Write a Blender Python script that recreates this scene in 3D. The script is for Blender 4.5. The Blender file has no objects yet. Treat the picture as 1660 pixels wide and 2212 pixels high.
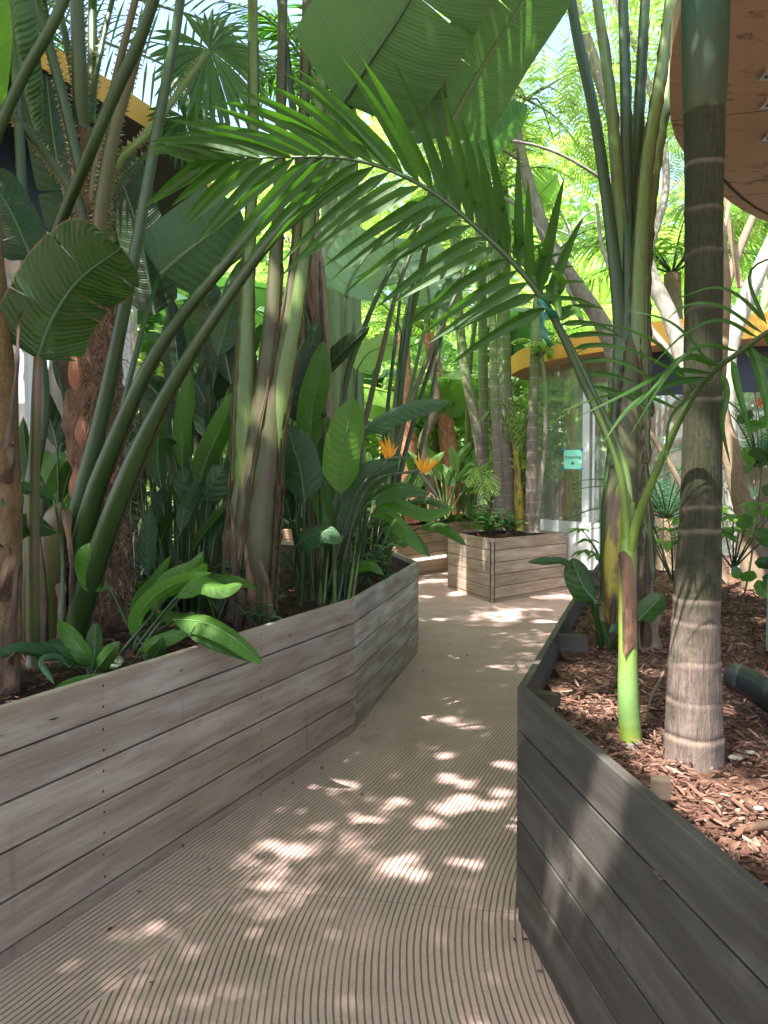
import bpy, math, random
from mathutils import Vector, Matrix, noise as mnoise
V = Vector
PI = math.pi
S = bpy.context.scene
C = S.collection

# ------------------------------------------------------------ camera
CAMH = 1.55; FPX = 1662.0; CU, CV, HV = 830.0, 1106.0, 1045.0
PITCH = math.atan((CV - HV) / FPX)
cam_d = bpy.data.cameras.new('camera'); cam = bpy.data.objects.new('camera', cam_d); C.objects.link(cam)
cam.location = (0, 0, CAMH); cam.rotation_euler = (PI / 2 - PITCH, 0, 0)
cam_d.sensor_fit = 'HORIZONTAL'; cam_d.sensor_width = 36; cam_d.lens = 36 * FPX / 1660
cam_d.clip_start = 0.05; cam_d.clip_end = 600
S.camera = cam

# ------------------------------------------------------------ sky and sun
SUN_EL, SUN_AZ = math.radians(58), math.radians(222)      # azimuth clockwise from +Y
w = bpy.data.worlds.new('World'); S.world = w; w.use_nodes = True
nt = w.node_tree; bg = nt.nodes['Background']
sky = nt.nodes.new('ShaderNodeTexSky'); sky.sky_type = 'NISHITA'; sky.sun_disc = False
sky.sun_elevation = SUN_EL; sky.sun_rotation = SUN_AZ; sky.dust_density = 3.0; sky.air_density = 0.9; sky.ozone_density = 0.8
nt.links.new(sky.outputs[0], bg.inputs[0]); bg.inputs[1].default_value = 0.15
sd = bpy.data.lights.new('sun', 'SUN'); sd.energy = 4.4; sd.angle = math.radians(0.53); sd.color = (1, 0.955, 0.88)
sun = bpy.data.objects.new('sun', sd); C.objects.link(sun)
to_sun = V((math.sin(SUN_AZ) * math.cos(SUN_EL), math.cos(SUN_AZ) * math.cos(SUN_EL), math.sin(SUN_EL)))
sun.rotation_euler = to_sun.to_track_quat('Z', 'Y').to_euler(); sun.location = to_sun * 30
S.view_settings.view_transform = 'Standard'; S.view_settings.look = 'None'
S.view_settings.exposure = 2.32; S.view_settings.gamma = 1
S.cycles.max_bounces = 8; S.cycles.diffuse_bounces = 4; S.cycles.transparent_max_bounces = 16
S.cycles.use_denoising = True
S.cycles.sample_clamp_indirect = 8

# ------------------------------------------------------------ helpers
def P(u, v, Y):                                            # a photo position at world distance Y
    cx = (u - CU) / FPX; cz = -(v - CV) / FPX
    dy = math.cos(PITCH) + cz * math.sin(PITCH); dz = -math.sin(PITCH) + cz * math.cos(PITCH)
    k = Y / dy
    return V((cx * k, Y, CAMH + dz * k))
def px(n, Y): return n * Y / FPX
def PL(*a): return [P(*t) for t in a]
LOC = {}
def thing(name, label, cat, loc=(0, 0, 0), group=None, kind=None):
    o = bpy.data.objects.new(name, None); C.objects.link(o); o.location = loc; o.empty_display_size = .1
    o['label'] = label; o['category'] = cat
    if group: o['group'] = group
    if kind: o['kind'] = kind
    LOC[o] = V(loc); return o
def tag(o, label=None, cat=None, group=None, kind=None):
    if label: o['label'] = label
    if cat: o['category'] = cat
    if group: o['group'] = group
    if kind: o['kind'] = kind
    return o

class MB:
    def __init__(s): s.v = []; s.f = []; s.uv = []; s.mi = []; s.var = []; s.cv = 0.5
    def add(s, co, uv=(0, 0)):
        s.v.append(tuple(co)); s.uv.append(uv); s.var.append(s.cv); return len(s.v) - 1
    def face(s, idx, mi=0): s.f.append(tuple(idx)); s.mi.append(mi)
    def quad(s, a, b, c, d, mi=0, uv=None):
        uv = uv or ((0, 0), (1, 0), (1, 1), (0, 1))
        s.face([s.add(p, q) for p, q in zip((a, b, c, d), uv)], mi)
    def box(s, o, ax, ay, az, mi=0, uvs=None, bev=0):      # o = corner; ax, ay, az = edge vectors
        o = V(o); ax = V(ax); ay = V(ay); az = V(az)
        L = (ax.length, ay.length, az.length); u0, v0 = uvs or (0, 0)
        c = lambda i, j, k: o + ax * i + ay * j + az * k
        def q(ps, us): s.face([s.add(c(*p), (u0 + a, v0 + b)) for p, (a, b) in zip(ps, us)], mi)
        q([(0,0,0),(1,0,0),(1,0,1),(0,0,1)], [(0,0),(L[0],0),(L[0],L[2]),(0,L[2])])
        q([(1,1,0),(0,1,0),(0,1,1),(1,1,1)], [(L[0],0),(0,0),(0,L[2]),(L[0],L[2])])
        q([(0,0,1),(1,0,1),(1,1,1),(0,1,1)], [(0,L[2]),(L[0],L[2]),(L[0],L[2]+L[1]),(0,L[2]+L[1])])
        q([(0,1,0),(1,1,0),(1,0,0),(0,0,0)], [(0,0),(L[0],0),(L[0],L[1]),(0,L[1])])
        q([(0,1,0),(0,0,0),(0,0,1),(0,1,1)], [(0,0),(L[1],0),(L[1],L[2]),(0,L[2])])
        q([(1,0,0),(1,1,0),(1,1,1),(1,0,1)], [(0,0),(L[1],0),(L[1],L[2]),(0,L[2])])
    def build(s, name, mats, parent=None, smooth=True):
        off = LOC.get(parent, V((0, 0, 0))) if parent else V((0, 0, 0))
        me = bpy.data.meshes.new(name)
        vs = [(a - off.x, b - off.y, c - off.z) for a, b, c in s.v] if parent else s.v
        me.from_pydata(vs, [], s.f)
        if not isinstance(mats, (list, tuple)): mats = [mats]
        for m in mats: me.materials.append(m)
        me.polygons.foreach_set('material_index', s.mi)
        me.polygons.foreach_set('use_smooth', [smooth] * len(s.f))
        ul = me.uv_layers.new(name='UVMap')
        li = [i for f in s.f for i in f]
        ul.data.foreach_set('uv', [c for i in li for c in s.uv[i]])
        at = me.attributes.new('var', 'FLOAT', 'POINT'); at.data.foreach_set('value', s.var)
        me.update()
        o = bpy.data.objects.new(name, me); C.objects.link(o)
        if parent: o.parent = parent
        LOC[o] = off
        return o

def cr(pts, n, rad=None):                                  # Catmull-Rom resample to n+1 points, arc-length even
    pts = [V(p) for p in pts]
    if len(pts) == 2: pts = [pts[0], (pts[0] + pts[1]) / 2, pts[1]]; rad = rad and ([rad[0], (rad[0] + rad[-1]) / 2, rad[-1]])
    if rad and len(rad) != len(pts):
        m_ = len(rad) - 1; rs = []
        for i in range(len(pts)):
            f = i / (len(pts) - 1) * m_; k = min(m_ - 1, int(f)) if m_ else 0; rs.append(rad[k] + (rad[min(m_, k + 1)] - rad[k]) * (f - k))
        rad = rs
    q = [pts[0] * 2 - pts[1]] + pts + [pts[-1] * 2 - pts[-2]]
    r = None if rad is None else [rad[0]] + list(rad) + [rad[-1]]
    out = []; ro = []
    for i in range(1, len(q) - 2):
        for k in range(12):
            t = k / 12
            out.append(.5 * ((2 * q[i]) + (q[i+1] - q[i-1]) * t + (2*q[i-1] - 5*q[i] + 4*q[i+1] - q[i+2]) * t*t + (3*q[i] - q[i-1] - 3*q[i+1] + q[i+2]) * t**3))
            ro.append(r[i] + (r[i+1] - r[i]) * t if r else 0)
    out.append(pts[-1]); ro.append(r[-2] if r else 0)
    L = [0]
    for a, b in zip(out, out[1:]): L.append(L[-1] + (b - a).length)
    res = []; rr = []; j = 0
    for i in range(n + 1):
        d = L[-1] * i / n
        while j < len(L) - 2 and L[j + 1] < d: j += 1
        t = (d - L[j]) / max(1e-9, L[j + 1] - L[j])
        res.append(out[j].lerp(out[j + 1], min(1, t))); rr.append(ro[j] + (ro[j + 1] - ro[j]) * min(1, t))
    return res, rr, L[-1]

def tube(mb, pts, rad, seg=8, n=None, mi=0, flat=1.0, cap=True, wob=0, ringf=None, seed=0, ref=None):
    n = n or max(3, 4 * (len(pts) - 1))
    p, r, L = cr(pts, n, list(rad) if isinstance(rad, (list, tuple)) else [rad] * max(3, len(pts)))
    t0 = (p[1] - p[0]).normalized()
    a = ref or (V((1, 0, 0)) if abs(t0.x) < .8 else V((0, 1, 0)))
    rows = []
    for i in range(n + 1):
        t = (p[min(n, i + 1)] - p[max(0, i - 1)]).normalized()
        a = (a - t * a.dot(t)).normalized(); b = t.cross(a)
        rr = r[i] * (ringf(L * i / n) if ringf else 1)
        row = []
        for k in range(seg + 1):
            an = 2 * PI * k / seg
            kk = k % seg
            rad_ = rr * (1 + (wob * mnoise.noise(V((kk * .9 + seed * 7.1, L * i / n * 6, seed))) if wob else 0))
            row.append(mb.add(p[i] + a * math.cos(an) * rad_ + b * math.sin(an) * rad_ * flat, (k / seg, L * i / n)))
        rows.append(row)
    for i in range(n):
        for k in range(seg): mb.face((rows[i][k], rows[i][k + 1], rows[i + 1][k + 1], rows[i + 1][k]), mi)
    if cap:
        for row, pp in ((rows[0], p[0]), (rows[-1], p[-1])):
            c = mb.add(pp, (0, 0))
            for k in range(seg): mb.face((row[k], row[k + 1], c), mi)
    return p, r, L

CAMP = V((0, 0, CAMH))
def prof_paddle(s): return max(0.0, (min(1, s / .22) ** .7) * (1 - max(0, (s - .55) / .45) ** 2.2) ** .75)
def prof_lance(s): return max(0.0, math.sin(PI * min(1, s ** .75)) ** .8)
def prof_husk(s): return max(0.0, (1 - s) ** .75 * (.62 + .10 * math.sin(s * 23) + .35 * mnoise.noise(V((s * 5, 3.1, 0)))) + .02)
def prof_banana(s): return max(0.0, (min(1, s / .10) ** .6) * (1 - max(0, (s - .8) / .2) ** 2.4) ** .6)
def prof_leaflet(s): return max(0.0, (min(1, s / .15) ** .6) * (1 - s ** 3) ** .9 * (1 - .35 * s))
def blade(mb, pts, hw, roll=0, fold=.3, prof=prof_paddle, n=14, m=3, wave=.06, tears=0, seed=0, mi=0, side=None, rib=True, rmi=1, ribr=None, curl=0):
    rnd = random.Random(seed * 13 + 5)
    p, _, L = cr(pts, n)
    ph = rnd.random() * 6
    tr = {-1: {}, 1: {}}
    for k in range(tears):
        tr[rnd.choice((-1, 1))][rnd.randint(2, n - 2)] = rnd.uniform(.5, 1.0)
    sides = []; nrms = []
    for i in range(n + 1):
        t = (p[min(n, i + 1)] - p[max(0, i - 1)]).normalized()
        sd_ = V(side) if side is not None else (p[i] - CAMP).cross(t)
        sd_ = (sd_ - t * sd_.dot(t)).normalized()
        if side is None and roll: sd_ = Matrix.Rotation(roll, 3, t) @ sd_
        if side is not None and roll: sd_ = Matrix.Rotation(roll, 3, t) @ sd_
        sides.append(sd_); nrms.append(sd_.cross(t))
    for sg in (-1, 1):
        prev = None; off = 0
        for i in range(n + 1):
            def row(shift, dz):
                ids = []
                for j in range(m + 1):
                    x = j / m; s = i / n
                    h = hw * prof(s)
                    tang = (p[min(n, i + 1)] - p[max(0, i - 1)]).normalized()
                    q = p[i] + sides[i] * (sg * h * x * (1 - .12 * fold * x)) - nrms[i] * (fold * h * x ** 1.4) \
                        + nrms[i] * (wave * hw * x * math.sin(s * 9 + ph + sg)) - nrms[i] * curl * h * x ** 3 \
                        + tang * shift * x * x + nrms[i] * dz * x * x
                    ids.append(mb.add(q, (sg * x, s * L)))
                return ids
            cur = row(0, 0) if i not in tr[sg] else row(-L * .012 * tr[sg][i], 0)
            if prev:
                for j in range(m):
                    f = (prev[j], prev[j + 1], cur[j + 1], cur[j])
                    mb.face(f if sg > 0 else f[::-1], mi)
            if i in tr[sg]:
                off = rnd.uniform(-.1, .25) * hw
                cur = row(L * .02 * tr[sg][i], off)
            prev = cur
    if rib:
        rr = ribr or hw * .06
        tube(mb, [q + nn * rr * .3 for q, nn in zip(p, nrms)][::2], [rr, rr * .25], 5, n=n // 2 + 2, mi=rmi, cap=False)
    return p, L

# ------------------------------------------------------------ materials
def newmat(name):
    m = bpy.data.materials.new(name); m.use_nodes = True
    nt = m.node_tree; nt.nodes.clear(); return m, nt
def nn(nt, typ, ins=None, **kw):
    n = nt.nodes.new(typ)
    for k, v in kw.items(): setattr(n, k, v)
    for k, v in (ins or {}).items():
        if hasattr(v, 'is_output') : nt.links.new(v, n.inputs[k])
        else: n.inputs[k].default_value = v
    return n
def mth(nt, op, a, b=None, c=None, clamp=False):
    ins = {0: a}
    if b is not None: ins[1] = b
    if c is not None: ins[2] = c
    n = nn(nt, 'ShaderNodeMath', ins, operation=op, use_clamp=clamp); return n.outputs[0]
def ramp(nt, fac, stops):
    n = nt.nodes.new('ShaderNodeValToRGB'); nt.links.new(fac, n.inputs[0])
    el = n.color_ramp.elements
    while len(el) < len(stops): el.new(.5)
    for e, (p, c) in zip(el, stops): e.position = p; e.color = (*c, 1) if len(c) == 3 else c
    return n.outputs[0]
def noi(nt, vec, scale, detail=3, rough=.55):
    n = nn(nt, 'ShaderNodeTexNoise', {'Scale': scale, 'Detail': detail, 'Roughness': rough})
    if vec is not None: nt.links.new(vec, n.inputs['Vector'])
    return n.outputs['Fac']
def mapv(nt, vec, sc):
    n = nn(nt, 'ShaderNodeMapping', {'Scale': sc}); nt.links.new(vec, n.inputs['Vector']); return n.outputs[0]
def mixc(nt, fac, a, b, bt='MIX'):
    n = nt.nodes.new('ShaderNodeMix'); n.data_type = 'RGBA'; n.blend_type = bt
    for i, v in ((0, fac), (6, a), (7, b)):
        if hasattr(v, 'is_output'): nt.links.new(v, n.inputs[i])
        else: n.inputs[i].default_value = v if i == 0 else (*v, 1)
    return n.outputs[2]
def out(nt, sh): o = nt.nodes.new('ShaderNodeOutputMaterial'); nt.links.new(sh, o.inputs[0])
def principled(nt, col, rough=.6, bump=None, bs=.3, bd=.01, metal=0, spec=.5):
    p = nt.nodes.new('ShaderNodeBsdfPrincipled')
    for k, v in (('Base Color', col), ('Roughness', rough), ('Metallic', metal), ('Specular IOR Level', spec)):
        if hasattr(v, 'is_output'): nt.links.new(v, p.inputs[k])
        else: p.inputs[k].default_value = (*v, 1) if k == 'Base Color' else v
    if bump is not None:
        b = nn(nt, 'ShaderNodeBump', {'Height': bump, 'Strength': bs, 'Distance': bd}); nt.links.new(b.outputs[0], p.inputs['Normal'])
        return p.outputs[0], b.outputs[0]
    return p.outputs[0], None
def coords(nt): return nt.nodes.new('ShaderNodeTexCoord')

def leafmat(name, c1, c2, trans=.4, rough=.38, spacing=.012, slope=.5, ribamp=.25, bump=.25, brown=0.0, ty=1.0):
    m, nt = newmat(name); tc = coords(nt)
    ns = noi(nt, tc.outputs['Object'], 5, 4); ns2 = noi(nt, tc.outputs['Object'], 40, 3)
    sx = nt.nodes.new('ShaderNodeSeparateXYZ'); nt.links.new(tc.outputs['UV'], sx.inputs[0])
    ax = mth(nt, 'ABSOLUTE', sx.outputs[0])
    ph = mth(nt, 'SUBTRACT', mth(nt, 'DIVIDE', sx.outputs[1], spacing), mth(nt, 'MULTIPLY', mth(nt, 'POWER', ax, 1.5), slope / spacing * .1))
    ph = mth(nt, 'ADD', ph, mth(nt, 'MULTIPLY', noi(nt, tc.outputs['UV'], 4, 1), .9))
    ribamp *= .7
    rb = mth(nt, 'SINE', mth(nt, 'MULTIPLY', ph, 2 * PI))
    rb2 = mth(nt, 'SINE', mth(nt, 'MULTIPLY', ph, 2 * PI * .27))
    f = mth(nt, 'ADD', ns, mth(nt, 'MULTIPLY', mth(nt, 'ADD', rb, rb2), ribamp * .25), clamp=True)
    col = mixc(nt, f, c1, c2)
    at = nn(nt, 'ShaderNodeAttribute', attribute_name='var')
    col = mixc(nt, mth(nt, 'MULTIPLY', at.outputs['Fac'], .35), col, tuple(min(1, x * 1.9) for x in c2))
    if brown > 0:
        bf = mth(nt, 'GREATER_THAN', mth(nt, 'ADD', mth(nt, 'MULTIPLY', ns2, .25), mth(nt, 'MULTIPLY', mth(nt, 'POWER', ax, 6), .6)), .72 - brown * .1)
        col = mixc(nt, mth(nt, 'MULTIPLY', bf, .8), col, (.17, .09, .035))
    sp = mth(nt, 'MULTIPLY', mth(nt, 'SUBTRACT', noi(nt, tc.outputs['Object'], 23, 5, .7), .66), 14, clamp=True)
    col = mixc(nt, mth(nt, 'MULTIPLY', sp, .6), col, (.16, .13, .04))
    hgt = mth(nt, 'ADD', mth(nt, 'MULTIPLY', rb, .5), mth(nt, 'ADD', rb2, mth(nt, 'MULTIPLY', ns2, .5)))
    p, b = principled(nt, col, mth(nt, 'ADD', rough, mth(nt, 'MULTIPLY', ns2, .12)), hgt, bump, .004)
    tcol = mixc(nt, 1.0, col, (1.55 * ty, 1.7, .75), 'MULTIPLY')
    t = nt.nodes.new('ShaderNodeBsdfTranslucent'); nt.links.new(tcol, t.inputs[0]); nt.links.new(b, t.inputs[1])
    mx = nn(nt, 'ShaderNodeMixShader', {0: trans}); nt.links.new(p, mx.inputs[1]); nt.links.new(t.outputs[0], mx.inputs[2])
    out(nt, mx.outputs[0]); return m

def stemmat(name, c1, c2, rough=.4, streak=60, spots=0.0, c3=(.1, .05, .02)):
    m, nt = newmat(name); tc = coords(nt)
    n1 = noi(nt, mapv(nt, tc.outputs['UV'], (6, 2.5, 1)), 2.5, 4); n2 = noi(nt, mapv(nt, tc.outputs['UV'], (streak, 3, 1)), 1, 3)
    col = mixc(nt, n1, c1, c2)
    col = mixc(nt, mth(nt, 'MULTIPLY', n2, .35), col, tuple(x * .55 for x in c1))
    if spots:
        n3 = noi(nt, mapv(nt, tc.outputs['Object'], (1, 1, .35)), 14, 5, .65)
        col = mixc(nt, mth(nt, 'MULTIPLY', mth(nt, 'SUBTRACT', n3, .62 - spots * .3), 9, clamp=True), col, c3)
    p, _ = principled(nt, col, rough, mth(nt, 'ADD', n2, n1), .25, .004); out(nt, p); return m

def barkmat(name, cols, moss=None, mossz=(1, 1.5), streak=40, scar=False, bs=.5, ringcol=(.12, .09, .06), ring=0.0, rough=.85, bands=None):
    """cols = two colours; moss = (colour, colour) taking over between the two heights"""
    m, nt = newmat(name); tc = coords(nt)
    geo = nt.nodes.new('ShaderNodeNewGeometry')
    uvn = mapv(nt, tc.outputs['UV'], (streak, 9, 1))
    n1 = mth(nt, 'ADD', mth(nt, 'MULTIPLY', mth(nt, 'SUBTRACT', noi(nt, uvn, 1.0, 5, .7), .5), 2.4), .5, clamp=True); n2 = noi(nt, tc.outputs['Object'], 9, 5); n3 = noi(nt, tc.outputs['Object'], 60, 3)
    col = mixc(nt, n1, cols[0], cols[1])
    sz = nt.nodes.new('ShaderNodeSeparateXYZ'); nt.links.new(geo.outputs['Position'], sz.inputs[0])
    if moss:
        mc = mixc(nt, n3, moss[0], moss[1])
        f = mth(nt, 'DIVIDE', mth(nt, 'SUBTRACT', mth(nt, 'ADD', sz.outputs[2], mth(nt, 'MULTIPLY', mth(nt, 'SUBTRACT', n2, .5), 1.6)), mossz[0]), mossz[1] - mossz[0], clamp=True)
        f2 = mth(nt, 'MULTIPLY', f, mth(nt, 'ADD', .75, mth(nt, 'MULTIPLY', n1, .4)), clamp=True)
        col = mixc(nt, f2, col, mc)
    if ring:
        su = nt.nodes.new('ShaderNodeSeparateXYZ'); nt.links.new(tc.outputs['UV'], su.inputs[0])
        q = mth(nt, 'ADD', mth(nt, 'DIVIDE', su.outputs[1], ring), mth(nt, 'MULTIPLY', n2, .12))
        fr = mth(nt, 'ABSOLUTE', mth(nt, 'SUBTRACT', mth(nt, 'FRACT', q), .5))
        rf = mth(nt, 'MULTIPLY', mth(nt, 'SUBTRACT', .035, fr), 40, clamp=True)
        col = mixc(nt, mth(nt, 'MULTIPLY', rf, .75), col, ringcol)
    if scar:
        va = nn(nt, 'ShaderNodeAttribute', attribute_name='var').outputs['Fac']
        col = mixc(nt, mth(nt, 'MULTIPLY', va, mth(nt, 'ADD', .35, mth(nt, 'MULTIPLY', n2, .6)), clamp=True), col, (.30, .22, .17))
        col = mixc(nt, mth(nt, 'MULTIPLY', va, -.8, clamp=True), col, (.03, .022, .016))
    h = mth(nt, 'ADD', mth(nt, 'MULTIPLY', n1, 1.0), mth(nt, 'MULTIPLY', n3, .3))
    p, _ = principled(nt, col, rough, h, bs, .008, spec=.25); out(nt, p); return m

def plain(name, col, rough=.6, metal=0, nscale=12, amt=.25, bs=.1, spec=.5):
    m, nt = newmat(name); tc = coords(nt); n1 = noi(nt, tc.outputs['Object'], nscale, 4); n2 = noi(nt, tc.outputs['Object'], nscale * 7, 2)
    c = mixc(nt, mth(nt, 'MULTIPLY', n1, amt * 2), col, tuple(x * .5 for x in col))
    p, _ = principled(nt, c, rough, mth(nt, 'ADD', n1, n2), bs, .005, metal, spec); out(nt, p); return m

def glassmat(name, tint=(.93, .97, .95), refl=.12, milky=0):
    m, nt = newmat(name)
    t = nn(nt, 'ShaderNodeBsdfTransparent', {0: (*tint, 1)}); g = nn(nt, 'ShaderNodeBsdfGlossy', {'Roughness': .03})
    fr = nn(nt, 'ShaderNodeFresnel', {'IOR': 1.5})
    mx = nn(nt, 'ShaderNodeMixShader', {0: mth(nt, 'ADD', fr.outputs[0], refl, clamp=True)})
    nt.links.new(t.outputs[0], mx.inputs[1]); nt.links.new(g.outputs[0], mx.inputs[2])
    if milky:
        tcn = coords(nt); n_ = noi(nt, mapv(nt, tcn.outputs['Object'], (1, 1, .25)), 2.5, 4)
        d = nn(nt, 'ShaderNodeBsdfDiffuse', {0: (.8, .83, .83, 1)}); tl = nn(nt, 'ShaderNodeBsdfTranslucent', {0: (.8, .83, .83, 1)}); a_ = nt.nodes.new('ShaderNodeAddShader'); h_ = nn(nt, 'ShaderNodeMixShader', {0: .5}); nt.links.new(d.outputs[0], h_.inputs[1]); nt.links.new(tl.outputs[0], h_.inputs[2]); nt.nodes.remove(a_)
        m2 = nn(nt, 'ShaderNodeMixShader', {0: mth(nt, 'MULTIPLY', n_, milky * 2)}); nt.links.new(mx.outputs[0], m2.inputs[1]); nt.links.new(h_.outputs[0], m2.inputs[2]); mx = m2
    out(nt, mx.outputs[0]); return m

def woodmat(name, a, b, pale, dark=(.06, .045, .035), washed=.5, rough=.7):
    m, nt = newmat(name); tc = coords(nt)
    at = nn(nt, 'ShaderNodeAttribute', attribute_name='var')
    off = nn(nt, 'ShaderNodeCombineXYZ', {0: mth(nt, 'MULTIPLY', at.outputs['Fac'], 37.0), 1: mth(nt, 'MULTIPLY', at.outputs['Fac'], 11.0)})
    va = nn(nt, 'ShaderNodeVectorMath', operation='ADD'); nt.links.new(tc.outputs['UV'], va.inputs[0]); nt.links.new(off.outputs[0], va.inputs[1])
    uv = va.outputs[0]
    wv = nn(nt, 'ShaderNodeTexNoise', {'Scale': 1.0, 'Detail': 5.0, 'Roughness': .65, 'Distortion': .6}); nt.links.new(mapv(nt, uv, (2.2, 34, 1)), wv.inputs['Vector'])
    grain = mth(nt, 'ADD', mth(nt, 'MULTIPLY', mth(nt, 'SUBTRACT', wv.outputs['Fac'], .5), 2.2), .5, clamp=True)
    fine = mth(nt, 'ADD', mth(nt, 'MULTIPLY', mth(nt, 'SUBTRACT', noi(nt, mapv(nt, uv, (6, 420, 1)), 1, 4, .7), .5), 2.6), .42, clamp=True)
    blotch = noi(nt, mapv(nt, uv, (1.7, 11, 1)), 1.2, 5)
    vert = noi(nt, mapv(nt, tc.outputs['UV'], (16, 1.2, 1)), 1, 3)
    col = mixc(nt, grain, a, b)
    col = mixc(nt, mth(nt, 'MULTIPLY', fine, .5), col, tuple(x * .45 for x in a))
    crk = noi(nt, mapv(nt, uv, (1.6, 190, 1)), 1, 2)
    col = mixc(nt, mth(nt, 'MULTIPLY', mth(nt, 'SUBTRACT', crk, .70), 20, clamp=True), col, dark)
    col = mixc(nt, mth(nt, 'MULTIPLY', mth(nt, 'MULTIPLY', mth(nt, 'SUBTRACT', blotch, .42), 3.2, clamp=True), washed), col, pale)
    col = mixc(nt, mth(nt, 'MULTIPLY', mth(nt, 'SUBTRACT', vert, .62), 2.5, clamp=True), col, tuple(x * .55 for x in a))
    kn = nn(nt, 'ShaderNodeTexNoise', {'Scale': 1.0, 'Detail': 6.0, 'Roughness': .7}); nt.links.new(mapv(nt, uv, (5, 60, 1)), kn.inputs['Vector'])
    col = mixc(nt, mth(nt, 'MULTIPLY', mth(nt, 'SUBTRACT', kn.outputs['Fac'], .64), 8, clamp=True), col, dark)
    hv = nn(nt, 'ShaderNodeHueSaturation', {'Value': mth(nt, 'ADD', .82, mth(nt, 'MULTIPLY', at.outputs['Fac'], .36))}); nt.links.new(col, hv.inputs['Color'])
    p, _ = principled(nt, hv.outputs[0], rough, mth(nt, 'ADD', grain, mth(nt, 'MULTIPLY', fine, .6)), .3, .003, spec=.35); out(nt, p); return m

M = {}
M['wood'] = woodmat('weathered_wood', (.25, .175, .12), (.40, .31, .24), (.52, .46, .40), washed=.6)
M['wood_shade'] = woodmat('shade_tinted_wood', (0.0429, 0.0360, 0.0296), (0.0642, 0.0552, 0.0456), (.15, .14, .13), washed=.35)  # darkened copy of the planter wood, carrying the shade of the right wall
M['wood_wash_glare'] = woodmat('washed_glare_wood', (.25, .19, .15), (.40, .335, .285), (.58, .535, .50), washed=.8)  # washed wood with pale reflected sunlight painted into the streaks
M['wood_old'] = woodmat('old_offcut', (0.0480, 0.0330, 0.0210), (0.0840, 0.0600, 0.0390), (.16, .13, .10), washed=.3)
M['wood_warm'] = woodmat('warm_wood', (.33, .20, .12), (.45, .31, .21), (.50, .42, .36), washed=.25)
M['gap'] = plain('gap_shadow_board', (.03, .025, .02), .9)
M['screw'] = plain('screw_steel', (.06, .05, .045), .45, .7)
# leaves
M['bop'] = leafmat('bird_of_paradise_leaf', (0.0194, 0.0520, 0.0114), (0.0326, 0.0840, 0.0150), .32, .36, .011, .6, .25)
M['bop_blue'] = leafmat('bluish_leaf', (0.0241, 0.0663, 0.0296), (0.0482, 0.1071, 0.0484), .22, .38, .014, .8, .4, .5)
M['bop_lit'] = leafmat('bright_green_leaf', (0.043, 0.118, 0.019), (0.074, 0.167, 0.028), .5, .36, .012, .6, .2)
M['bop_sunlit'] = leafmat('sunlit_teal_leaf', (.12, .21, .13), (.22, .33, .22), .35, .36, .014, .8, .4, .5, brown=.2)  # lightened teal copy: direct sun put into the leaf colour
M['lime'] = leafmat('lime_leaf', (0.053, 0.136, 0.019), (0.093, 0.205, 0.031), .45, .34, .012, .6, .2)
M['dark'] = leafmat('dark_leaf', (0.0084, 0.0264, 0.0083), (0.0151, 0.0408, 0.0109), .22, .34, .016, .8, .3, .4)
M['banana'] = leafmat('banana_leaf', (0.028, 0.084, 0.032), (0.049, 0.126, 0.042), .35, .35, .022, 1.0, .45, .6, brown=.6)
M['banana_dark'] = leafmat('dark_banana_leaf', (0.0150, 0.0476, 0.0121), (0.0299, 0.0680, 0.0140), .3, .33, .022, 1.0, .3, .5, brown=.9)
M['banana_big'] = leafmat('huge_leaf', (0.0406, 0.1029, 0.0365), (0.0580, 0.1348, 0.0457), .3, .42, .014, 1.0, .05, .22, brown=.2)
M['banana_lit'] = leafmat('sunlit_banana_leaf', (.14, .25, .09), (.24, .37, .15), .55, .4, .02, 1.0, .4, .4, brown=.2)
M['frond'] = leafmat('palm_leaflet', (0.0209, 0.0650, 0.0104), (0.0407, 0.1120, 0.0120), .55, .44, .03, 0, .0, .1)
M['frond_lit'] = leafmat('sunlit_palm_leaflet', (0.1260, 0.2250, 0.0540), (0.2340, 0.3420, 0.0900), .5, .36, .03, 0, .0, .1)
M['fan'] = leafmat('fan_leaf', (0.038, 0.098, 0.030), (0.083, 0.165, 0.060), .4, .4, .03, 0, .0, .1)
M['cycad'] = leafmat('cycad_leaf', (0.024, 0.096, 0.056), (0.048, 0.160, 0.088), .3, .4, .03, 0, 0, .1)
M['feather'] = leafmat('feathery_leaf', (.15, .23, .06), (.32, .40, .16), .55, .5, .03, 0, 0, .0)
M['feather2'] = leafmat('dark_feathery_leaf', (.10, .17, .06), (.22, .31, .13), .5, .5, .03, 0, 0, .0)
M['shrub'] = leafmat('shrub_leaf', (0.040, 0.120, 0.032), (0.088, 0.200, 0.048), .45, .45, .03, 0, 0, .0)
M['shrub_lit'] = leafmat('sunlit_shrub_leaf', (.16, .25, .09), (.30, .38, .18), .5, .45, .03, 0, 0, .0)  # lightened copy of the shrub leaf, sunlight put into its colour
M['midrib'] = stemmat('leaf_midrib', (0.070, 0.140, 0.049), (0.140, 0.224, 0.084), .4)
M['midrib_dark'] = stemmat('dark_midrib', (.02, .06, .02), (.04, .10, .03), .4)
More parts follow.
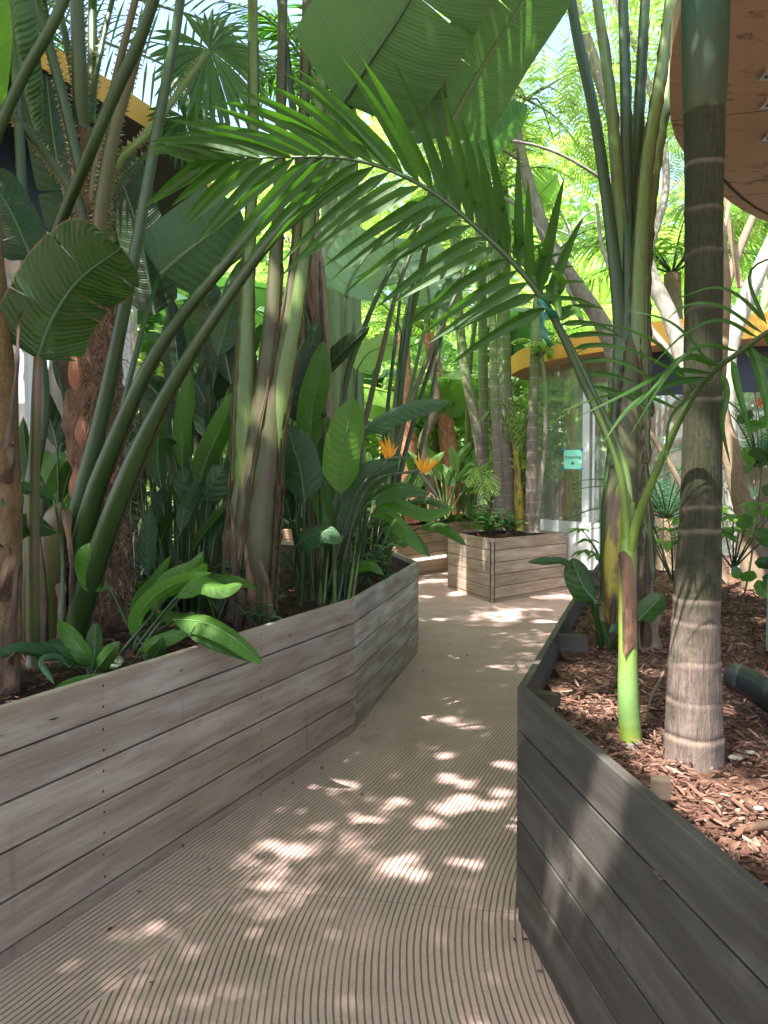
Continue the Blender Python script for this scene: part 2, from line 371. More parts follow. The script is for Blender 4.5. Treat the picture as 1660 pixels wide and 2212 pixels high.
# stems
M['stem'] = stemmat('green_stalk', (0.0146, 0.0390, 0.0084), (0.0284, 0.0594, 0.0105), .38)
M['stem_blue'] = stemmat('blue_green_stalk', (0.0152, 0.0432, 0.0121), (0.0265, 0.0648, 0.0176), .42)
M['stem_lite'] = stemmat('pale_green_stalk', (0.0706, 0.1248, 0.0275), (0.1310, 0.1824, 0.0486), .4, spots=.1)
M['stem_olive'] = stemmat('olive_sheath', (0.0425, 0.0491, 0.0127), (0.0796, 0.0853, 0.0214), .42, spots=.35, c3=(.10, .055, .03))
M['stem_brown'] = stemmat('brown_sheath', (.036, .042, .012), (.078, .078, .024), .5, spots=.3, c3=(.05, .03, .02))
M['stem_lime'] = stemmat('lime_crownshaft', (0.09, 0.17, 0.03), (0.21, 0.30, 0.08), .38, spots=.12, c3=(.12, .2, .03))
M['stem_teal'] = stemmat('teal_crownshaft', (0.0128, 0.0360, 0.0184), (0.0216, 0.0504, 0.0248), .5, streak=30)
M['edge'] = plain('dry_sheath_edge', (.085, .05, .03), .8, amt=.45, nscale=30)
M['husk'] = stemmat('dry_husk', (.085, .042, .022), (.20, .11, .055), .75, spots=.5, c3=(.05, .025, .015))
M['husk_red'] = stemmat('red_husk', (.15, .07, .042), (.28, .15, .09), .7, spots=.5, c3=(.07, .035, .02))
M['husk_dark'] = stemmat('dark_husk', (.035, .02, .012), (.10, .058, .032), .75, spots=.4, c3=(.03, .02, .015))
M['thorn'] = plain('thorn', (.30, .24, .12), .6)
M['fibre'] = plain('fibre', (.26, .17, .11), .9, amt=.5, nscale=40)
# trunks
M['king'] = barkmat('king_palm_bark', ((0.0800, 0.0560, 0.0440), (0.2320, 0.1760, 0.1480)), moss=((.012, .014, .008), (.040, .045, .018)), mossz=(.95, 1.4), streak=46, bs=.9, ring=0, rough=.9, scar=True)
M['cane'] = barkmat('cane_bark', ((0.090, 0.072, 0.057), (0.198, 0.168, 0.144)), moss=((.06, .11, .025), (.15, .22, .06)), mossz=(2.1, 3.6), streak=26, bs=.5, ring=.17, ringcol=(.30, .28, .23))
M['fan_trunk'] = barkmat('fibrous_bark', ((.03, .018, .012), (.22, .125, .08)), streak=30, bs=1.0)
M['red_bark'] = barkmat('red_bark', ((.26, .09, .05), (.58, .30, .20)), streak=14, bs=.8)
M['banana_trunk'] = barkmat('banana_trunk_bark', ((.02, .014, .010), (.22, .14, .08)), moss=((.025, .016, .010), (.20, .11, .035)), mossz=(.9, 1.6), streak=9, bs=.6, rough=.55)
M['grey_bark'] = barkmat('grey_bark', ((.11, .10, .085), (.27, .25, .22)), streak=10, bs=.4)
M['pale_bark'] = barkmat('pale_bark', ((.19, .175, .155), (.38, .36, .33)), streak=8, bs=.3)
M['brown_bark'] = barkmat('brown_bark', ((.13, .09, .06), (.27, .20, .14)), streak=18, bs=.6)
# building stuff
M['orange'] = plain('orange_fascia', (.72, .36, .05), .5, nscale=3, amt=.12)
M['ply'] = woodmat('plywood', (.42, .25, .13), (.50, .32, .18), (.52, .38, .25), washed=.3, dark=(.25, .12, .05))
M['navy'] = plain('navy_panel', (.012, .022, .05), .5)
M['white'] = plain('white_paint', (.68, .72, .74), .45, nscale=5, amt=.12)
M['steel'] = plain('brushed_steel', (.55, .60, .62), .3, .8, nscale=8)
M['yellow'] = plain('yellow_post', (.75, .50, .02), .4)
M['glass'] = glassmat('clear_glass')
M['curtain'] = glassmat('acrylic', (.92, .96, .95), .12, .26)
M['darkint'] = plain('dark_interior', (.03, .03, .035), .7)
M['tan'] = plain('tan_interior', (.45, .28, .15), .6)
M['teal'] = plain('teal_paper', (.25, .72, .56), .7, amt=.05)
M['tape'] = plain('blue_tape', (.02, .22, .62), .6)
M['ink'] = plain('black_ink', (.015, .04, .04), .7)
M['tie'] = plain('green_plastic_tie', (.0, .10, .06), .35, nscale=20, amt=.3)
M['petal'] = leafmat('orange_petal', (0.6400, 0.2080, 0.0080), (0.7600, 0.3360, 0.0160), .3, .4, .02, 0, 0, .0)
M['beak'] = stemmat('flower_beak', (.06, .10, .07), (.14, .10, .08), .4)
M['redflower'] = plain('red_petal', (.75, .08, .03), .5)
M['stone'] = plain('pale_stone', (.30, .26, .21), .8, nscale=20)
M['rubber'] = plain('black_pipe', (.02, .022, .025), .4)
M['white_lit'] = plain('white_plaster', (.75, .76, .76), .7, amt=.1)
M['stripe'] = plain('red_stripe', (.35, .05, .05), .6)

# ============================================================ THE SETTING
def slab(name, poly, z, mat, kind='structure'):
    mb = MB(); mb.face([mb.add((x, y, z), (x, y)) for x, y in poly]); o = mb.build(name, mat, smooth=False); tag(o, kind=kind); return o
m_, nt = newmat('earth'); tc = coords(nt); n1 = noi(nt, tc.outputs['Object'], 1.5, 5); n2 = noi(nt, tc.outputs['Object'], 30, 5, .7)
p_, _ = principled(nt, mixc(nt, n2, mixc(nt, n1, (.10, .07, .05), (.16, .13, .07)), (.22, .17, .12)), .95, n2, .6, .03, spec=.1); out(nt, p_)
slab('ground', [(-200, -200), (200, -200), (200, 200), (-200, 200)], -.02, m_)

# --- grooved concrete ramp
def ss(a, b, x): t = max(0, min(1, (x - a) / (b - a))); return t * t * (3 - 2 * t)
def xl(y): return -1.21 + (y - 2.43) * .442 if y < 4.76 else -.18 + (y - 4.76) * .2215
def phiA(x, y):
    # lines swing from parallel-to-right-wall (near) to parallel-to-left-wall
    yy = y; acc = 0.0; y0 = 3.6
    # integral of slope s(y) = -.10 + .54*ss(1.9,3.5,y)
    def G(y):
        if y <= 1.9: return -.10 * (y - 1.9)
        t = min(1, (y - 1.9) / 1.6); s = -.10 * (min(y, 3.5) - 1.9) + .52 * 1.6 * (t**3 - t**4 / 2)
        return s + (max(0, y - 3.5) * .42)
    return x - G(y) + .008 * math.sin(3.1 * y + 1.3 * x) 
def phiB(x, y): return ((x + 1.21) - (y - 2.43) * .442) * .915
def phiC(x, y): return y * .92 - .25 * x + .16 * math.sin(2.3 * x + .8 * y) + .05 * math.sin(5 * x - y)
def phiD(x, y): return y * .9 + .42 * x
grid = MB(); NX, NY = 190, 330; x0, x1, y0_, y1 = -4.2, 4.2, -1.5, 15.0
A_ = {k: [] for k in ('phA', 'phB', 'phC', 'phD', 'mB', 'mC', 'mD', 'mP')}
for j in range(NY + 1):
    y = y0_ + (y1 - y0_) * j / NY
    for i in range(NX + 1):
        x = x0 + (x1 - x0) * i / NX
        grid.add((x, y, 0), (x, y))
        A_['phA'].append(phiA(x, y) + 20); A_['phB'].append(phiB(x, y) + 20); A_['phC'].append(phiC(x, y) + 20); A_['phD'].append(phiD(x, y) + 20)
        A_['mB'].append(min(.40 - phiB(x, y) , 3.15 - y))
        A_['mC'].append(y - (6.35 + .35 * math.sin(2.1 * x) + .25 * x))
        A_['mD'].append(y - (8.3 - .5 * x))
        A_['mP'].append(min(y - (10.6 - .62 * x), x - .9))
for j in range(NY):
    for i in range(NX):
        a = j * (NX + 1) + i; grid.face((a, a + 1, a + NX + 2, a + NX + 1))
m, nt = newmat('grooved_concrete'); tc = coords(nt)
def att(n_): return nn(nt, 'ShaderNodeAttribute', attribute_name=n_).outputs['Fac']
def pick(mask, a, b):                                       # mask>0 -> b
    g = mth(nt, 'GREATER_THAN', mask, 0.0); return mth(nt, 'ADD', mth(nt, 'MULTIPLY', b, g), mth(nt, 'MULTIPLY', a, mth(nt, 'SUBTRACT', 1.0, g)))
ob = tc.outputs['Object']
wob = mth(nt, 'MULTIPLY', mth(nt, 'SUBTRACT', noi(nt, ob, 3, 3), .5), .014)
big = noi(nt, ob, .9, 4); mid = noi(nt, ob, 7, 4, .6); fine = noi(nt, ob, 90, 4, .7); fine2 = noi(nt, ob, 220, 2)
ph = pick(att('mD'), pick(att('mC'), pick(att('mB'), att('phA'), att('phB')), att('phC')), att('phD'))
ph = mth(nt, 'ADD', ph, wob)
tri = mth(nt, 'MULTIPLY', mth(nt, 'ABSOLUTE', mth(nt, 'SUBTRACT', mth(nt, 'FRACT', mth(nt, 'DIVIDE', ph, .0228)), .5)), 2.0)
wid = mth(nt, 'ADD', .54, mth(nt, 'MULTIPLY', mid, .28))
gr = mth(nt, 'DIVIDE', mth(nt, 'SUBTRACT', tri, wid), .20, clamp=True)
fade = mth(nt, 'MULTIPLY', mth(nt, 'ADD', mth(nt, 'MULTIPLY', noi(nt, ob, 3.2, 3), 2.4), -.35, clamp=True), mth(nt, 'SUBTRACT', 1.0, mth(nt, 'GREATER_THAN', att('mP'), 0.0)), clamp=True)
gr = mth(nt, 'MULTIPLY', gr, mth(nt, 'ADD', .35, mth(nt, 'MULTIPLY', fade, .65)))
gr = mth(nt, 'MULTIPLY', gr, mth(nt, 'SUBTRACT', 1.0, mth(nt, 'GREATER_THAN', att('mP'), 0.0)))
# thin construction joints
sxy = nt.nodes.new('ShaderNodeSeparateXYZ'); nt.links.new(ob, sxy.inputs[0])
def joint(expr, wd): return mth(nt, 'LESS_THAN', mth(nt, 'ABSOLUTE', expr), wd)
yj = mth(nt, 'ADD', sxy.outputs[1], mth(nt, 'MULTIPLY', mth(nt, 'SUBTRACT', mid, .5), .03))
j1 = joint(mth(nt, 'ADD', yj, mth(nt, 'ADD', -2.80, mth(nt, 'MULTIPLY', sxy.outputs[0], .16))), .0022)
j2 = joint(mth(nt, 'ADD', yj, mth(nt, 'ADD', -8.75, mth(nt, 'MULTIPLY', sxy.outputs[0], .45))), .006)
jj = mth(nt, 'MAXIMUM', j1, j2)
base = mixc(nt, big, (.41, .270, .252), (.50, .352, .334))
base = mixc(nt, mth(nt, 'MULTIPLY', mid, .6), base, (.34, .245, .19))
base = mixc(nt, mth(nt, 'MULTIPLY', mth(nt, 'SUBTRACT', fine, .56), 5, clamp=True), base, (.16, .13, .11))
base = mixc(nt, mth(nt, 'MULTIPLY', mth(nt, 'SUBTRACT', fine2, .62), 4, clamp=True), base, (.55, .5, .45))
stn = noi(nt, ob, 1.7, 6, .7)
base = mixc(nt, mth(nt, 'MULTIPLY', mth(nt, 'MULTIPLY', mth(nt, 'SUBTRACT', stn, .48), 4, clamp=True), .4), base, (.19, .16, .13))
base = mixc(nt, mth(nt, 'MULTIPLY', gr, .74), base, (.085, .07, .06))
base = mixc(nt, mth(nt, 'MULTIPLY', jj, .45), base, (.07, .06, .05))
hh = mth(nt, 'SUBTRACT', mth(nt, 'MULTIPLY', fine, .25), mth(nt, 'ADD', gr, jj))
p_, _ = principled(nt, base, .88, hh, .9, .006, spec=.2); out(nt, p_)
path = grid.build('path', m, smooth=True); path['kind'] = 'structure'
for k, vals in A_.items():
    a = path.data.attributes.new(k, 'FLOAT', 'POINT'); a.data.foreach_set('value', vals)

# ============================================================ PLANTERS
PH = .84
def planter(name, label, pts, mat, H=PH, nb=5, closed=False, screws=1.25, outward=1, alt=None):
    """pts: plan polyline; boards face to the right-hand side of travel when outward=1"""
    t = thing(name, label, 'planter', (*pts[0], 0))
    kick = .045; gap = .008; bh = (H - kick) / nb
    n = len(pts)
    for si in range(n - 1):
        a = V((*pts[si], 0)); b = V((*pts[si + 1], 0)); d = (b - a); L = d.length; d.normalize()
        nr = V((d.y, -d.x, 0)) * outward
        mb = MB(); rnd = random.Random(si * 7 + len(label)); th = .026
        for k in range(nb):
            z0 = kick + k * bh + gap; mb.cv = rnd.random()
            pr = rnd.uniform(-.002, .002)
            # board with a small chamfer along both long edges
            ch = .004; zt = z0 + bh - gap
            prof = [(0, z0 + ch), (-ch, z0), (-th, z0), (-th, zt), (-ch, zt), (0, zt - ch)]
            eg = .0035
            ra = [mb.add(a + d * eg + nr * (q[0] + pr) + V((0, 0, q[1])), (si * 3.1, q[1] - q[0] * .8)) for q in prof]
            ns = max(1, int(L / .5)); prev = ra
            for s_ in range(1, ns + 1):
                cur = [mb.add(a + d * min(L - eg, L * s_ / ns) + nr * (q[0] + pr) + V((0, 0, q[1])), (si * 3.1 + L * s_ / ns, q[1] - q[0] * .8)) for q in prof]
                for e in range(6):
                    f = (prev[e], cur[e], cur[(e + 1) % 6], prev[(e + 1) % 6]); mb.face(f if outward > 0 else f[::-1], 0)
                prev = cur
            mb.face(ra, 0); mb.face(prev[::-1], 0)
            # screws
            cols = [.05] + [x for x in [screws * q for q in range(1, 12)] if x < L - .25] + [L - .05]
            for cx_ in cols:
                for dz in (.25, .75):
                    c = a + d * (cx_ + rnd.uniform(-.004, .004)) + nr * (pr + .0012) + V((0, 0, z0 + (bh - gap) * dz + rnd.uniform(-.006, .006)))
                    ids = [mb.add(c + d * .0055 * math.cos(q * PI / 3) + V((0, 0, .0055 * math.sin(q * PI / 3)))) for q in range(6)]
                    mb.face(ids if outward > 0 else ids[::-1], 2)
        mb.cv = .4
        # dark backing board seen only through the gaps, and the recessed kick strip
        mb.box(a - nr * (th + .012) + V((0, 0, .02)), d * L, nr * .010, V((0, 0, H - .06)), 1)
        mb.build('side_panel', [(alt or {}).get(si, mat), M['gap'], M['screw']], t, smooth=False)
        kb = MB(); kb.cv = .3; kb.box(a - nr * .030 + d * .002, d * (L - .004), nr * .022, V((0, 0, kick)), 0, (si * 2, .3)); kb.build('kickboard', mat, t, smooth=False)
    return t

LP = [(-2.762, -1.08), (-.18, 4.76), (.316, 7.0), (.06, 8.3), (-2.6, 10.8)]
lp = planter('wooden_planter', 'long weathered plank planter along the left side of the path, bending twice', LP, M['wood'], screws=1.064, alt={1: M['wood_wash_glare']})
RP = [(.80, .2), (.47, 2.68), (1.2, 4.85), (2.12, 7.45)]
rp = planter('wooden_planter', 'dark grey plank planter in the right foreground, filled with red mulch', [RP[0], RP[1]], M['wood_shade'], outward=-1, screws=1.0)
a_, b_, c_ = V((*RP[1], 0)), V((*RP[2], 0)), V((*RP[3], 0))
for q0, q1 in ((a_, b_), (b_, c_)):
    d = (q1 - q0); L = d.length; d.normalize(); nr = V((d.y, -d.x, 0))
    for k in range(5):
        mb = MB(); mb.cv = (k * .37) % 1; z0 = .045 + k * .159
        mb.box(q0 + V((0, 0, z0)), d * L, nr * .026, V((0, 0, .153)), 0, (k * 1.3, z0)); mb.build('side_panel', M['wood_shade'], rp, smooth=False)
bx = [(2.67, 11.2), (1.4, 9.9), (.947, 11.4), (2.0, 12.6)]
planter('wooden_planter', 'free-standing angular plank planter in the middle of the path, holding cane palms', [bx[1], bx[0], bx[3], bx[2], bx[1]], M['wood'], screws=.86)
FP = [(-1.6, 11.6), (.2, 12.4), (1.1, 13.6), (2.3, 15.0)]
fpl = planter('wooden_planter', 'far plank planter behind the bend, with a pale light strip low on its side', FP, M['wood_warm'], H=.86)
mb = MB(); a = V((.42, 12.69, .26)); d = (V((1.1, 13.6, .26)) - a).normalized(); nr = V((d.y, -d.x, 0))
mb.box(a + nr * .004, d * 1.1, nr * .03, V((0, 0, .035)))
ms, nt = newmat('gap_sun_glow'); e = nn(nt, 'ShaderNodeEmission', {0: (1, .92, .75, 1), 1: .8}); out(nt, e.outputs[0])  # glow stands in for sunlight through a gap; no lamp here
mb.build('sunlit_gap_strip', ms, fpl, smooth=False)

# beds of soil and mulch
def bed(name, poly, z, mat, amp=.02, cell=.09, seed=0):
    xs = [p[0] for p in poly]; ys = [p[1] for p in poly]
    def inside(x, y):
        c = False; j = len(poly) - 1
        for i in range(len(poly)):
            xi, yi = poly[i]; xj, yj = poly[j]
            if (yi > y) != (yj > y) and x < (xj - xi) * (y - yi) / (yj - yi) + xi: c = not c
            j = i
        return c
    mb = MB(); ids = {}
    nx = int((max(xs) - min(xs)) / cell) + 1; ny = int((max(ys) - min(ys)) / cell) + 1
    def gid(i, j):
        if (i, j) not in ids:
            x = min(xs) + i * cell; y = min(ys) + j * cell
            ids[(i, j)] = mb.add((x, y, z + amp * 1.6 * mnoise.noise(V((x * 1.4, y * 1.4, seed))) + amp * .5 * mnoise.noise(V((x * 8, y * 8, seed)))), (x, y))
        return ids[(i, j)]
    for i in range(nx):
        for j in range(ny):
            if inside(min(xs) + (i + .5) * cell, min(ys) + (j + .5) * cell): mb.face((gid(i, j), gid(i + 1, j), gid(i + 1, j + 1), gid(i, j + 1)))
    o = mb.build(name, mat); o['kind'] = 'structure'; return inside
mm, nt = newmat('mulch_base'); tc = coords(nt); n1 = noi(nt, tc.outputs['Object'], 26, 6, .75); n2 = noi(nt, tc.outputs['Object'], 3, 3)
p_, _ = principled(nt, ramp(nt, mth(nt, 'ADD', n1, mth(nt, 'MULTIPLY', mth(nt, 'SUBTRACT', n2, .5), .3)), [(.3, (.05, .03, .022)), (.5, (.17, .085, .06)), (.7, (.33, .24, .18))]), .95, n1, 1, .03, spec=.1); out(nt, p_)
ms2, nt = newmat('soil_base'); tc = coords(nt); n1 = noi(nt, tc.outputs['Object'], 30, 6, .75)
p_, _ = principled(nt, ramp(nt, n1, [(.3, (.02, .014, .010)), (.55, (.06, .038, .026)), (.75, (.14, .09, .06))]), .95, n1, 1, .03, spec=.1); out(nt, p_)
RPOLY = [(.84, .2), (.51, 2.70), (1.24, 4.85), (2.16, 7.45), (3.2, 9.0), (6.5, 8.6), (6.5, .2)]
inR = bed('mulch_bed', RPOLY, .70, mm, seed=1)
LPOLY = [(-2.66, -.75), (-1.25, 2.43), (-.22, 4.76), (.27, 7.0), (.02, 8.3), (-2.6, 10.7), (-3.2, 8.5), (-2.2, 6), (-3.0, 3.0), (-4.0, -.7)]
inL = bed('planter_soil', LPOLY, .765, ms2, amp=.025, seed=2)
inM = bed('planter_soil', [(2.55, 11.15), (1.43, 9.98), (1.0, 11.4), (2.0, 12.5)], .74, ms2, seed=3)
inF = bed('planter_soil', [(-1.6, 11.7), (.17, 12.45), (1.05, 13.65), (2.3, 15.1), (2.0, 18), (-4, 18), (-4, 12)], .76, ms2, cell=.2, seed=4)

mch, nt = newmat('wood_chip'); at = nn(nt, 'ShaderNodeAttribute', attribute_name='var'); tc = coords(nt)
n1 = noi(nt, mapv(nt, tc.outputs['UV'], (2, 14, 1)), 1, 3)
cc = ramp(nt, at.outputs['Fac'], [(0, (.035, .02, .015)), (.3, (.10, .045, .032)), (.6, (.165, .085, .06)), (.85, (.25, .145, .105)), (1, (.34, .26, .19))])
p_, _ = principled(nt, mixc(nt, mth(nt, 'MULTIPLY', n1, .5), cc, (.09, .05, .035)), .85, n1, .5, .003, spec=.2); out(nt, p_)
def chips(n, inside, bb, z, seed, lo=.02, hi=.085, bias=1.0, var=1.0, name='mulch_chips'):
    r = random.Random(seed); mb = MB(); k = 0; guard = 0
    while k < n and guard < n * 8:
        guard += 1
        x = bb[0] + (bb[1] - bb[0]) * r.random() ** bias; y = bb[2] + (bb[3] - bb[2]) * r.random() ** (1.0 + .6 * (bias > 1))
        if not (inside(x, y) and inside(x - .06, y) and inside(x + .06, y)): continue
        k += 1; mb.cv = r.random() ** 1.1 * var
        L = r.uniform(lo, hi); W = r.uniform(.0025, .008) * (1 if r.random() < .9 else 1.8); T = r.uniform(.002, .005)
        R = Matrix.Rotation(r.random() * 6.283, 3, 'Z') @ Matrix.Rotation(r.gauss(0, .28), 3, 'Y') @ Matrix.Rotation(r.gauss(0, .4), 3, 'X')
        zz = z + .032 * mnoise.noise(V((x * 1.4, y * 1.4, seed % 10))) + r.uniform(-.004, .020)
        o = V((x, y, zz)); a = R @ V((L, 0, 0)); b = R @ V((0, W, 0)); c = R @ V((0, 0, T)); bend = R @ V((0, 0, r.uniform(-.1, .1) * L))
        # ragged chip: top face in two pieces plus edges
        t0 = [o + c, o + a * .5 + c + bend - b * r.random() * .3, o + a + c, o + a * (1 - r.random() * .15) + b + c, o + a * .5 + b * (1 + r.random() * .3) + c + bend, o + b * .8 + c]
        i = [mb.add(q, (u_, v_)) for q, u_, v_ in zip(t0, (0, .5, 1, 1, .5, 0), (0, 0, 0, 1, 1, 1))]
        j = [mb.add(q - c, (.5, .5)) for q in t0]
        mb.face((i[0], i[1], i[4], i[5])); mb.face((i[1], i[2], i[3], i[4]))
        for e in range(6): mb.face((j[e], j[(e + 1) % 6], i[(e + 1) % 6], i[e]))
    o = mb.build(name, mch, smooth=False); tag(o, kind='stuff')
    return o
chips(21000, inR, (.5, 3.2, .9, 6.0), .70, 1, lo=.012, hi=.06, bias=1.25)
chips(4500, inR, (1.0, 5.5, 3.8, 9.0), .70, 1, lo=.03, hi=.10)
chips(5500, inL, (-2.6, .3, 1.8, 8.2), .768, 2, var=.55)
chips(500, inM, (.9, 2.7, 9.9, 12.6), .745, 3, var=.6)

# ============================================================ BUILDINGS (curved pavilions)
def curve2(pts, n=None, closed=False):
    P_ = [V((x, y, 0)) for x, y in pts]
    if closed: P_ = P_ + [P_[0]]
    p, _, _ = cr(P_, n or 6 * len(P_)); return p
def offset(pl, d):
    res = []
    for i, p in enumerate(pl):
        t = (pl[min(len(pl) - 1, i + 1)] - pl[max(0, i - 1)]).normalized(); res.append(p + V((t.y, -t.x, 0)) * d)
    return res
def roof(pl, z, th, t, mt_f, mt_u, mt_t, name='roof'):
    """closed slab over plan polyline pl (closed), fascia th high"""
    mb = MB(); n = len(pl); c = sum(pl, V()) / n; acc = 0
    bot = [mb.add((p.x, p.y, z), (p.x, p.y)) for p in pl]; top = [mb.add((p.x, p.y, z + th), (p.x, p.y)) for p in pl]
    cb = mb.add((c.x, c.y, z), (c.x, c.y)); ct = mb.add((c.x, c.y, z + th), (c.x, c.y))
    for i in range(n - 1):
        mb.face((bot[i], bot[i + 1], cb), 1); mb.face((top[i], top[i + 1], ct), 2)
        L = (pl[i + 1] - pl[i]).length
        q = [mb.add((pl[i].x, pl[i].y, z), (acc, 0)), mb.add((pl[i+1].x, pl[i+1].y, z), (acc + L, 0)), mb.add((pl[i+1].x, pl[i+1].y, z + th), (acc + L, th)), mb.add((pl[i].x, pl[i].y, z + th), (acc, th))]
        mb.face(q, 0); acc += L
    return mb.build(name, [mt_f, mt_u, mt_t], t, smooth=False)
def wallstrip(pl, z0, z1, name, mat, t, th=.0):
    mb = MB(); acc = 0; n = len(pl); q = offset(pl, -th) if th else None
    for i in range(n - 1):
        L = (pl[i + 1] - pl[i]).length; a, b = pl[i], pl[i + 1]
        mb.quad(V((a.x, a.y, z0)), V((b.x, b.y, z0)), V((b.x, b.y, z1)), V((a.x, a.y, z1)), 0, ((acc, z0), (acc + L, z0), (acc + L, z1), (acc, z1)))
        if th:
            c, d = q[i], q[i + 1]
            mb.quad(V((a.x, a.y, z1)), V((b.x, b.y, z1)), V((d.x, d.y, z1)), V((c.x, c.y, z1)))
            mb.quad(V((c.x, c.y, z0)), V((c.x, c.y, z1)), V((d.x, d.y, z1)), V((d.x, d.y, z0)))
        acc += L
    if th:
        for a, c in ((pl[0], q[0]), (pl[-1], q[-1])): mb.quad(V((a.x, a.y, z0)), V((a.x, a.y, z1)), V((c.x, c.y, z1)), V((c.x, c.y, z0)))
    return mb.build(name, mat, t, smooth=False)
def post(x, y, z0, z1, wx, wy, mat, t, name='post', rz=0):
    mb = MB(); R = Matrix.Rotation(rz, 3, 'Z'); mb.box(V((x, y, z0)) - R @ V((wx / 2, wy / 2, 0)), R @ V((wx, 0, 0)), R @ V((0, wy, 0)), V((0, 0, z1 - z0))); return mb.build(name, mat, t, smooth=False)

# --- pavilion on the left
bl = thing('pavilion', 'curved glass pavilion behind the left planter with an orange roof edge', 'building', (-2.6, 6, 0))
rl = curve2([(-2.6, 3.4), (-2.15, 4.1), (-1.77, 4.75), (-1.42, 5.65), (-1.5, 6.8), (-2.2, 7.9), (-4, 8.8), (-8, 8.5), (-9, 5), (-7, 2.6), (-4, 2.4)], closed=True)
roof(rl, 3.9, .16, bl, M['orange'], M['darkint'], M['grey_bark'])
wl = curve2([(-3.1, 3.4), (-2.65, 4.4), (-2.35, 5.2), (-2.1, 6.0), (-2.1, 6.8), (-2.7, 7.6), (-4.0, 8.2)])
wallstrip(offset(wl, -.2)[1:-1], 3.3, 3.9, 'valance', M['navy'], bl)
wallstrip(wl, 0, 1.02, 'base_wall', M['white'], bl, .16)
gl = wallstrip(offset(wl, -.06), 1.02, 3.3, 'glass_wall', M['curtain'], bl)
for k in (6, 14, 22, 30): p = wl[min(k, len(wl) - 1)]; post(p.x - .08, p.y, 1.02, 3.3, .07, .07, M['white'], bl, rz=.4)
flr = MB(); flr.box((-9, 3, .0), (6.2, 0, 0), (0, 5, 0), (0, 0, .55)); flr.build('floor', M['tan'], bl, smooth=False)
# interior: shelves, striped ceiling strips, white counter and a lit wall behind
for k in range(6):
    mb = MB(); mb.box((-6.5, 5.2 + k * .42, 3.36 - .0 * k), (3.6, 0, 0), (0, .14, 0), (0, 0, .05)); mb.build('ceiling_strip', M['stripe'] if k % 2 else M['navy'], bl, smooth=False)
mb = MB(); mb.box((-6.5, 4.8, 3.42), (4.0, 0, 0), (0, 3.2, 0), (0, 0, .04)); mb.build('ceiling_panel', M['ply'], bl, smooth=False)
mb = MB(); mb.box((-4.6, 6.4, .55), (1.9, 0, 0), (0, .5, 0), (0, 0, .72)); mb.build('counter', M['tan'], bl, smooth=False)
mb = MB(); mb.box((-4.7, 5.9, 1.27), (2.1, 0, 0), (0, .9, 0), (0, 0, .05)); mb.build('counter_top', M['white'], bl, smooth=False)
mb = MB(); mb.box((-8, 8.1, 0), (5, 0, 0), (0, .1, 0), (0, 0, 3.4)); mb.build('rear_wall', M['tan'], bl, smooth=False)
mb = MB(); mb.box((-5.3, 7.2, 1.5), (2.0, 0, 0), (0, .06, 0), (0, 0, .8)); mb.build('notice_board', M['white_lit'], bl, smooth=False)
post(-2.75, 7.1, 1.0, 3.3, .05, .05, M['yellow'], bl, name='yellow_post')
post(-3.3, 6.9, .55, 3.3, .05, .05, M['stripe'], bl, name='red_post')

# --- pavilion on the right, middle distance
br = thing('pavilion', 'curved glass pavilion behind the angular planter, with a yellow post and a green notice', 'building', (4.0, 12, 0))
rr_ = curve2([(2.05, 12.5), (2.12, 11.7), (2.5, 10.75), (3.1, 10.05), (3.8, 9.6), (5.0, 9.25), (7.5, 9.6), (9.2, 11.4), (8, 12.8), (4.6, 13.3), (2.7, 13.3)], closed=True)
roof(rr_, 3.30, .30, br, M['orange'], M['ply'], M['grey_bark'])
wr = curve2([(2.45, 13.2), (2.42, 12.2), (2.62, 11.45), (2.95, 10.85), (3.5, 10.35), (4.3, 10.0), (5.4, 9.8), (7.2, 10.1)], 42)
wallstrip(offset(wr, 0)[16:], 2.72, 3.30, 'valance', M['navy'], br, .05)
wallstrip(wr[:17], 0, 1.0, 'base_wall', M['white'], br, .14)
wallstrip(wr[:17], 1.0, 3.3, 'glass_wall', M['curtain'], br)
wallstrip(offset(wr, .0)[19:], .05, 2.72, 'glass_wall', M['curtain'], br)
for i, wd in ((14, .10), (17, .14), (19, .07), (24, .07), (31, .07), (38, .07)):
    p = wr[i]; post(p.x, p.y, 0, 3.0, wd, .06, M['white'], br, rz=-.7)
p = P(1233, 900, 11.35); post(p.x, p.y, .95, 2.72, .075, .05, M['yellow'], br, name='yellow_post')
p = P(1283, 900, 10.6); post(p.x, p.y, .02, 2.72, .03, .03, M['steel'], br, name='door_post')
mb = MB(); tube(mb, PL((1300, 1180, 10.3), (1306, 1120, 10.3), (1306, 1080, 10.3)), .014, 6); mb.build('door_handle', M['steel'], br)
mb = MB(); mb.box(P(1226, 1195, 11.3), (.12, -.03, 0), (0, .02, 0), (0, 0, .16)); mb.build('lock_plate', M['steel'], br, smooth=False)
flr = MB(); flr.box((2.9, 11.2, .0), (6, 0, 0), (0, 4, 0), (0, 0, .06)); flr.build('floor', M['tan'], br, smooth=False)
